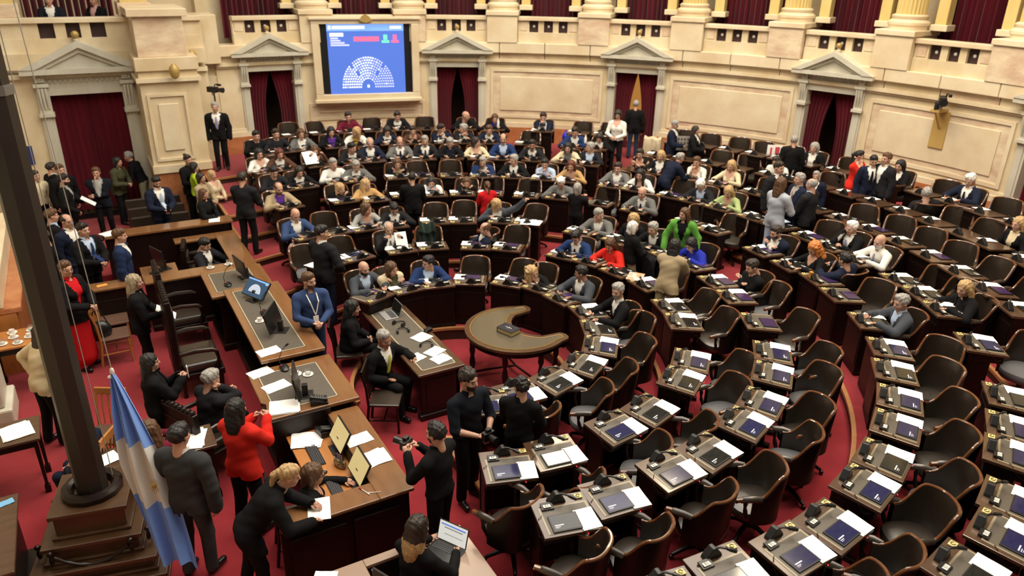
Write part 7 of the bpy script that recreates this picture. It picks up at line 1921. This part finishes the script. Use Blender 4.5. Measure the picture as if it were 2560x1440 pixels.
# ------------------------------------------------------------------ loose things around the rows
def tv_camera(loc, heading, label, s_=1.0):
    d = thing('television_camera', loc, heading, label, 'camera')
    b_ = MB(); b_.span(-.06 * s_, .06 * s_, -.18 * s_, .12 * s_, -.06 * s_, .08 * s_); b_.build('body', [black], d, smooth=False, bevel=.01)
    b_ = MB(); b_.tube([(0, .10 * s_, .01), (0, .20 * s_, .01), (0, .30 * s_, .01)], [.05 * s_, .055 * s_, .07 * s_], 12); b_.build('lens', [black], d)
    b_ = MB(); b_.tube([(-.05 * s_, .0, .08 * s_), (-.05 * s_, .02, .14 * s_), (-.05 * s_, .14 * s_, .15 * s_)], .014 * s_, 8); b_.box((-.10 * s_, .10 * s_, .12 * s_), (.05 * s_, .12 * s_, .05 * s_)); b_.build('viewfinder', [black], d, smooth=False)
    b_ = MB(); b_.tube([(0, -.02, -.06 * s_), (0, -.02, -.14 * s_)], [.05 * s_, .03 * s_], 10); b_.build('mount', [metal], d)
    return d
p = pol(11.24, 1.9, 3.46); tv_camera(p, 181.9 + 35, 'black television camera mounted on a wooden bracket on the marble wall', 1.1)
d = tag(put(None, 'camera_bracket', None, pol(11.56, 2.4, 2.85), R(2.4)), 'yellow wooden bracket board under the wall camera', 'bracket')
board = mat('yellow_board', (.50, .33, .10), .5)
b_ = MB(); b_.span(-.02, .02, -.16, .16, -.42, .36); b_.build('board', [board], d, smooth=False, bevel=.006)
b_ = MB(); b_.span(-.34, .0, -.10, .10, .36, .42); b_.build('shelf', [board], d, smooth=False, bevel=.006)
b_ = MB(); b_.tube([(-.30, 0, .36), (-.02, 0, .0)], .02, 6); b_.build('brace', [board], d)
b_ = MB(); b_.tube([(-.28, 0, .42), (-.30, 0, .50)], .03, 8); b_.build('post', [metal], d)
b_ = MB(); b_.lathe([(.05, .42), (.05, .56), (.03, .60)], (-.30, 0, 0), 10); b_.build('pan_head', [black], d)
for rec in PEOPLE:
    if 'television camera' in rec[8]:
        h_ = R(rec[6]); cx_, cy_ = rec[1] - .20 * math.cos(h_), rec[2] - .20 * math.sin(h_)
        tv_camera((cx_, cy_, rec[3] + .36), rec[6] + 55, 'black television camera above the person with a lilac tie', .9)
        b_ = MB(); b_.tube([(cx_, cy_, 1.2), (cx_, cy_, rec[3] + .24)], .018, 8)
        tag(b_.build('camera_stand', [black]), 'thin black stand carrying the television camera at the pier', 'stand')
def bottle(loc, label, m_):
    d = thing('bottle', loc, 0, label, 'bottle')
    b_ = MB(); b_.lathe([(.032, 0), (.034, .01), (.034, .15), (.016, .20), (.014, .21)], n=12); b_.build('body', [m_], d)
    b_ = MB(); b_.lathe([(.015, .205), (.015, .235)], n=10); b_.build('cap', [white_m], d)
bottle((6.5, 6.27, fl(7) + .76), 'white bottle on a desk beside the aisle steps', white_m)
bottle((5.2, 8.40, fl(8) + .76), 'white bottle next to a blue top in the back row', white_m)
def softbag(loc, label, m_, r_=(.13, .10, .16), heading=0):
    d = thing('bag', loc, heading, label, 'bag')
    b_ = MB(); b_.ell((0, 0, r_[2]), r_, 14); b_.build('pouch', [m_], d)
    b_ = MB(); b_.tube([(-r_[0] * .5, 0, r_[2] * 1.7), (-r_[0] * .3, 0, r_[2] * 2.3), (r_[0] * .3, 0, r_[2] * 2.3), (r_[0] * .5, 0, r_[2] * 1.7)], .008, 6); b_.build('strap', [m_], d)
softbag((6.86, 7.68, fl(7) + .47), 'bright blue bag standing on an armchair', mat('bag_blue', (.01, .02, .55), .5), (.10, .10, .15))
softbag((-1.32, 4.28, fl(2) + .46), 'pale pink bag left on a seat near the aisle steps', mat('bag_pink', (.45, .30, .27), .7), (.13, .11, .17))
def drape(loc, heading, label, m_, w_=.44, h_=.40):
    d = thing('draped_coat', loc, heading, label, 'coat')
    b_ = MB(); P = []
    prof = [(.05, .0), (.06, .18), (.05, .34), (.0, .40), (-.06, .36), (-.09, .2), (-.09, .02)]
    for i, (y_, z_) in enumerate(prof):
        P.append([(-w_ / 2 + w_ * k / 14, y_ + .018 * math.sin(k * 1.5 + i), z_ * h_ / .4 + .015 * math.sin(k * .9 + i * .5)) for k in range(15)])
    b_.grid(P); b_.grid([[(p[0], p[1] * .8, p[2] - .012) for p in r_] for r_ in P]); b_.build('cloth', [m_], d)
drape((8.0, 5.5, fl(7) + .56), 215, 'cream coat hung over an armchair near the doorway', cloth('cream'))
drape((3.98, .62, fl(2) + .50), 190, 'dark jacket hung over an armchair beside beige trousers', cloth('charcoal'))
def flatthing(name, cat, loc, heading, size, label, m_, tilt=0):
    d = thing(name, loc, heading, label, cat)
    b_ = MB(); M_ = Matrix.Rotation(R(tilt), 4, 'X'); b_.span(-size[0] / 2, size[0] / 2, -size[1] / 2, size[1] / 2, 0, size[2]); b_.v = [tuple(M_ @ Vector(p)) for p in b_.v]; b_.build('board', [m_], d, smooth=False)
    return d
d = flatthing('placard', 'sign', (8.12, 4.6, fl(7) + .80), 235, (.40, .01, .34), 'grey placard with dark lettering held by the person in a cap', mat('placard_grey', (.34, .31, .28), .6))
b_ = MB()
for i in range(3):
    for k in range(5): b_.box((-.15 + .075 * k, .008, .27 - .09 * i), (.045, .006, .05))
b_.build('lettering', [mat('placard_dark', (.10, .08, .07), .6)], d, smooth=False)
d = flatthing('poster', 'sign', (9.72, 3.17, fl(8) + .62), 230, (.34, .01, .30), 'white poster with red strokes standing on a back row desk', paper)
b_ = MB(); b_.box((-.06, .008, .18), (.10, .006, .16)); b_.box((.08, .008, .14), (.04, .006, .20)); b_.build('red_strokes', [mat('poster_red', (.55, .06, .08), .6)], d, smooth=False)
d = flatthing('folder', 'folder', (3.34, .16, fl(2) + .765), 130, (.34, .26, .012), 'coloured leaflet with yellow and pink print on a second row desk', mat('leaflet', (.62, .60, .62), .5, noise=(9.0, (.70, .28, .12), S1, .1)))
flatthing('folder', 'folder', (6.80, .26, fl(5) + .775), 170, (.22, .30, .008), 'light blue dossier on a desk before the standing group', cloth('lblue'))
flatthing('juice_box', 'box', (5.36, -1.70, fl(4) + .775), 150, (.07, .05, .10), 'small orange carton on a desk beside red curls', mat('carton_orange', (.50, .20, .03), .5))
for k, (x_, y_) in enumerate(((3.06, 2.95), (2.93, 3.08))):
    sheet((x_, y_, fl(3) + .775), 225 + 10 * k, .22, .30, ['thick fanned stack of white papers at the aisle end of the third row', 'white sheet next to the thick stack in the third row'][k], 4 - 3 * k)
glass_cup((4.18, -2.80, fl(3) + .775), 'white cup left on a third row desk before an empty chair', 0, cup=True) if False else None
d = flatthing('wall_notice', 'sign', (-5.46, 10.97, 1.55), 270, (.22, .01, .42), 'blue notice hanging on the wall near the corner doorway', mat('notice_blue', (.02, .035, .16), .5))
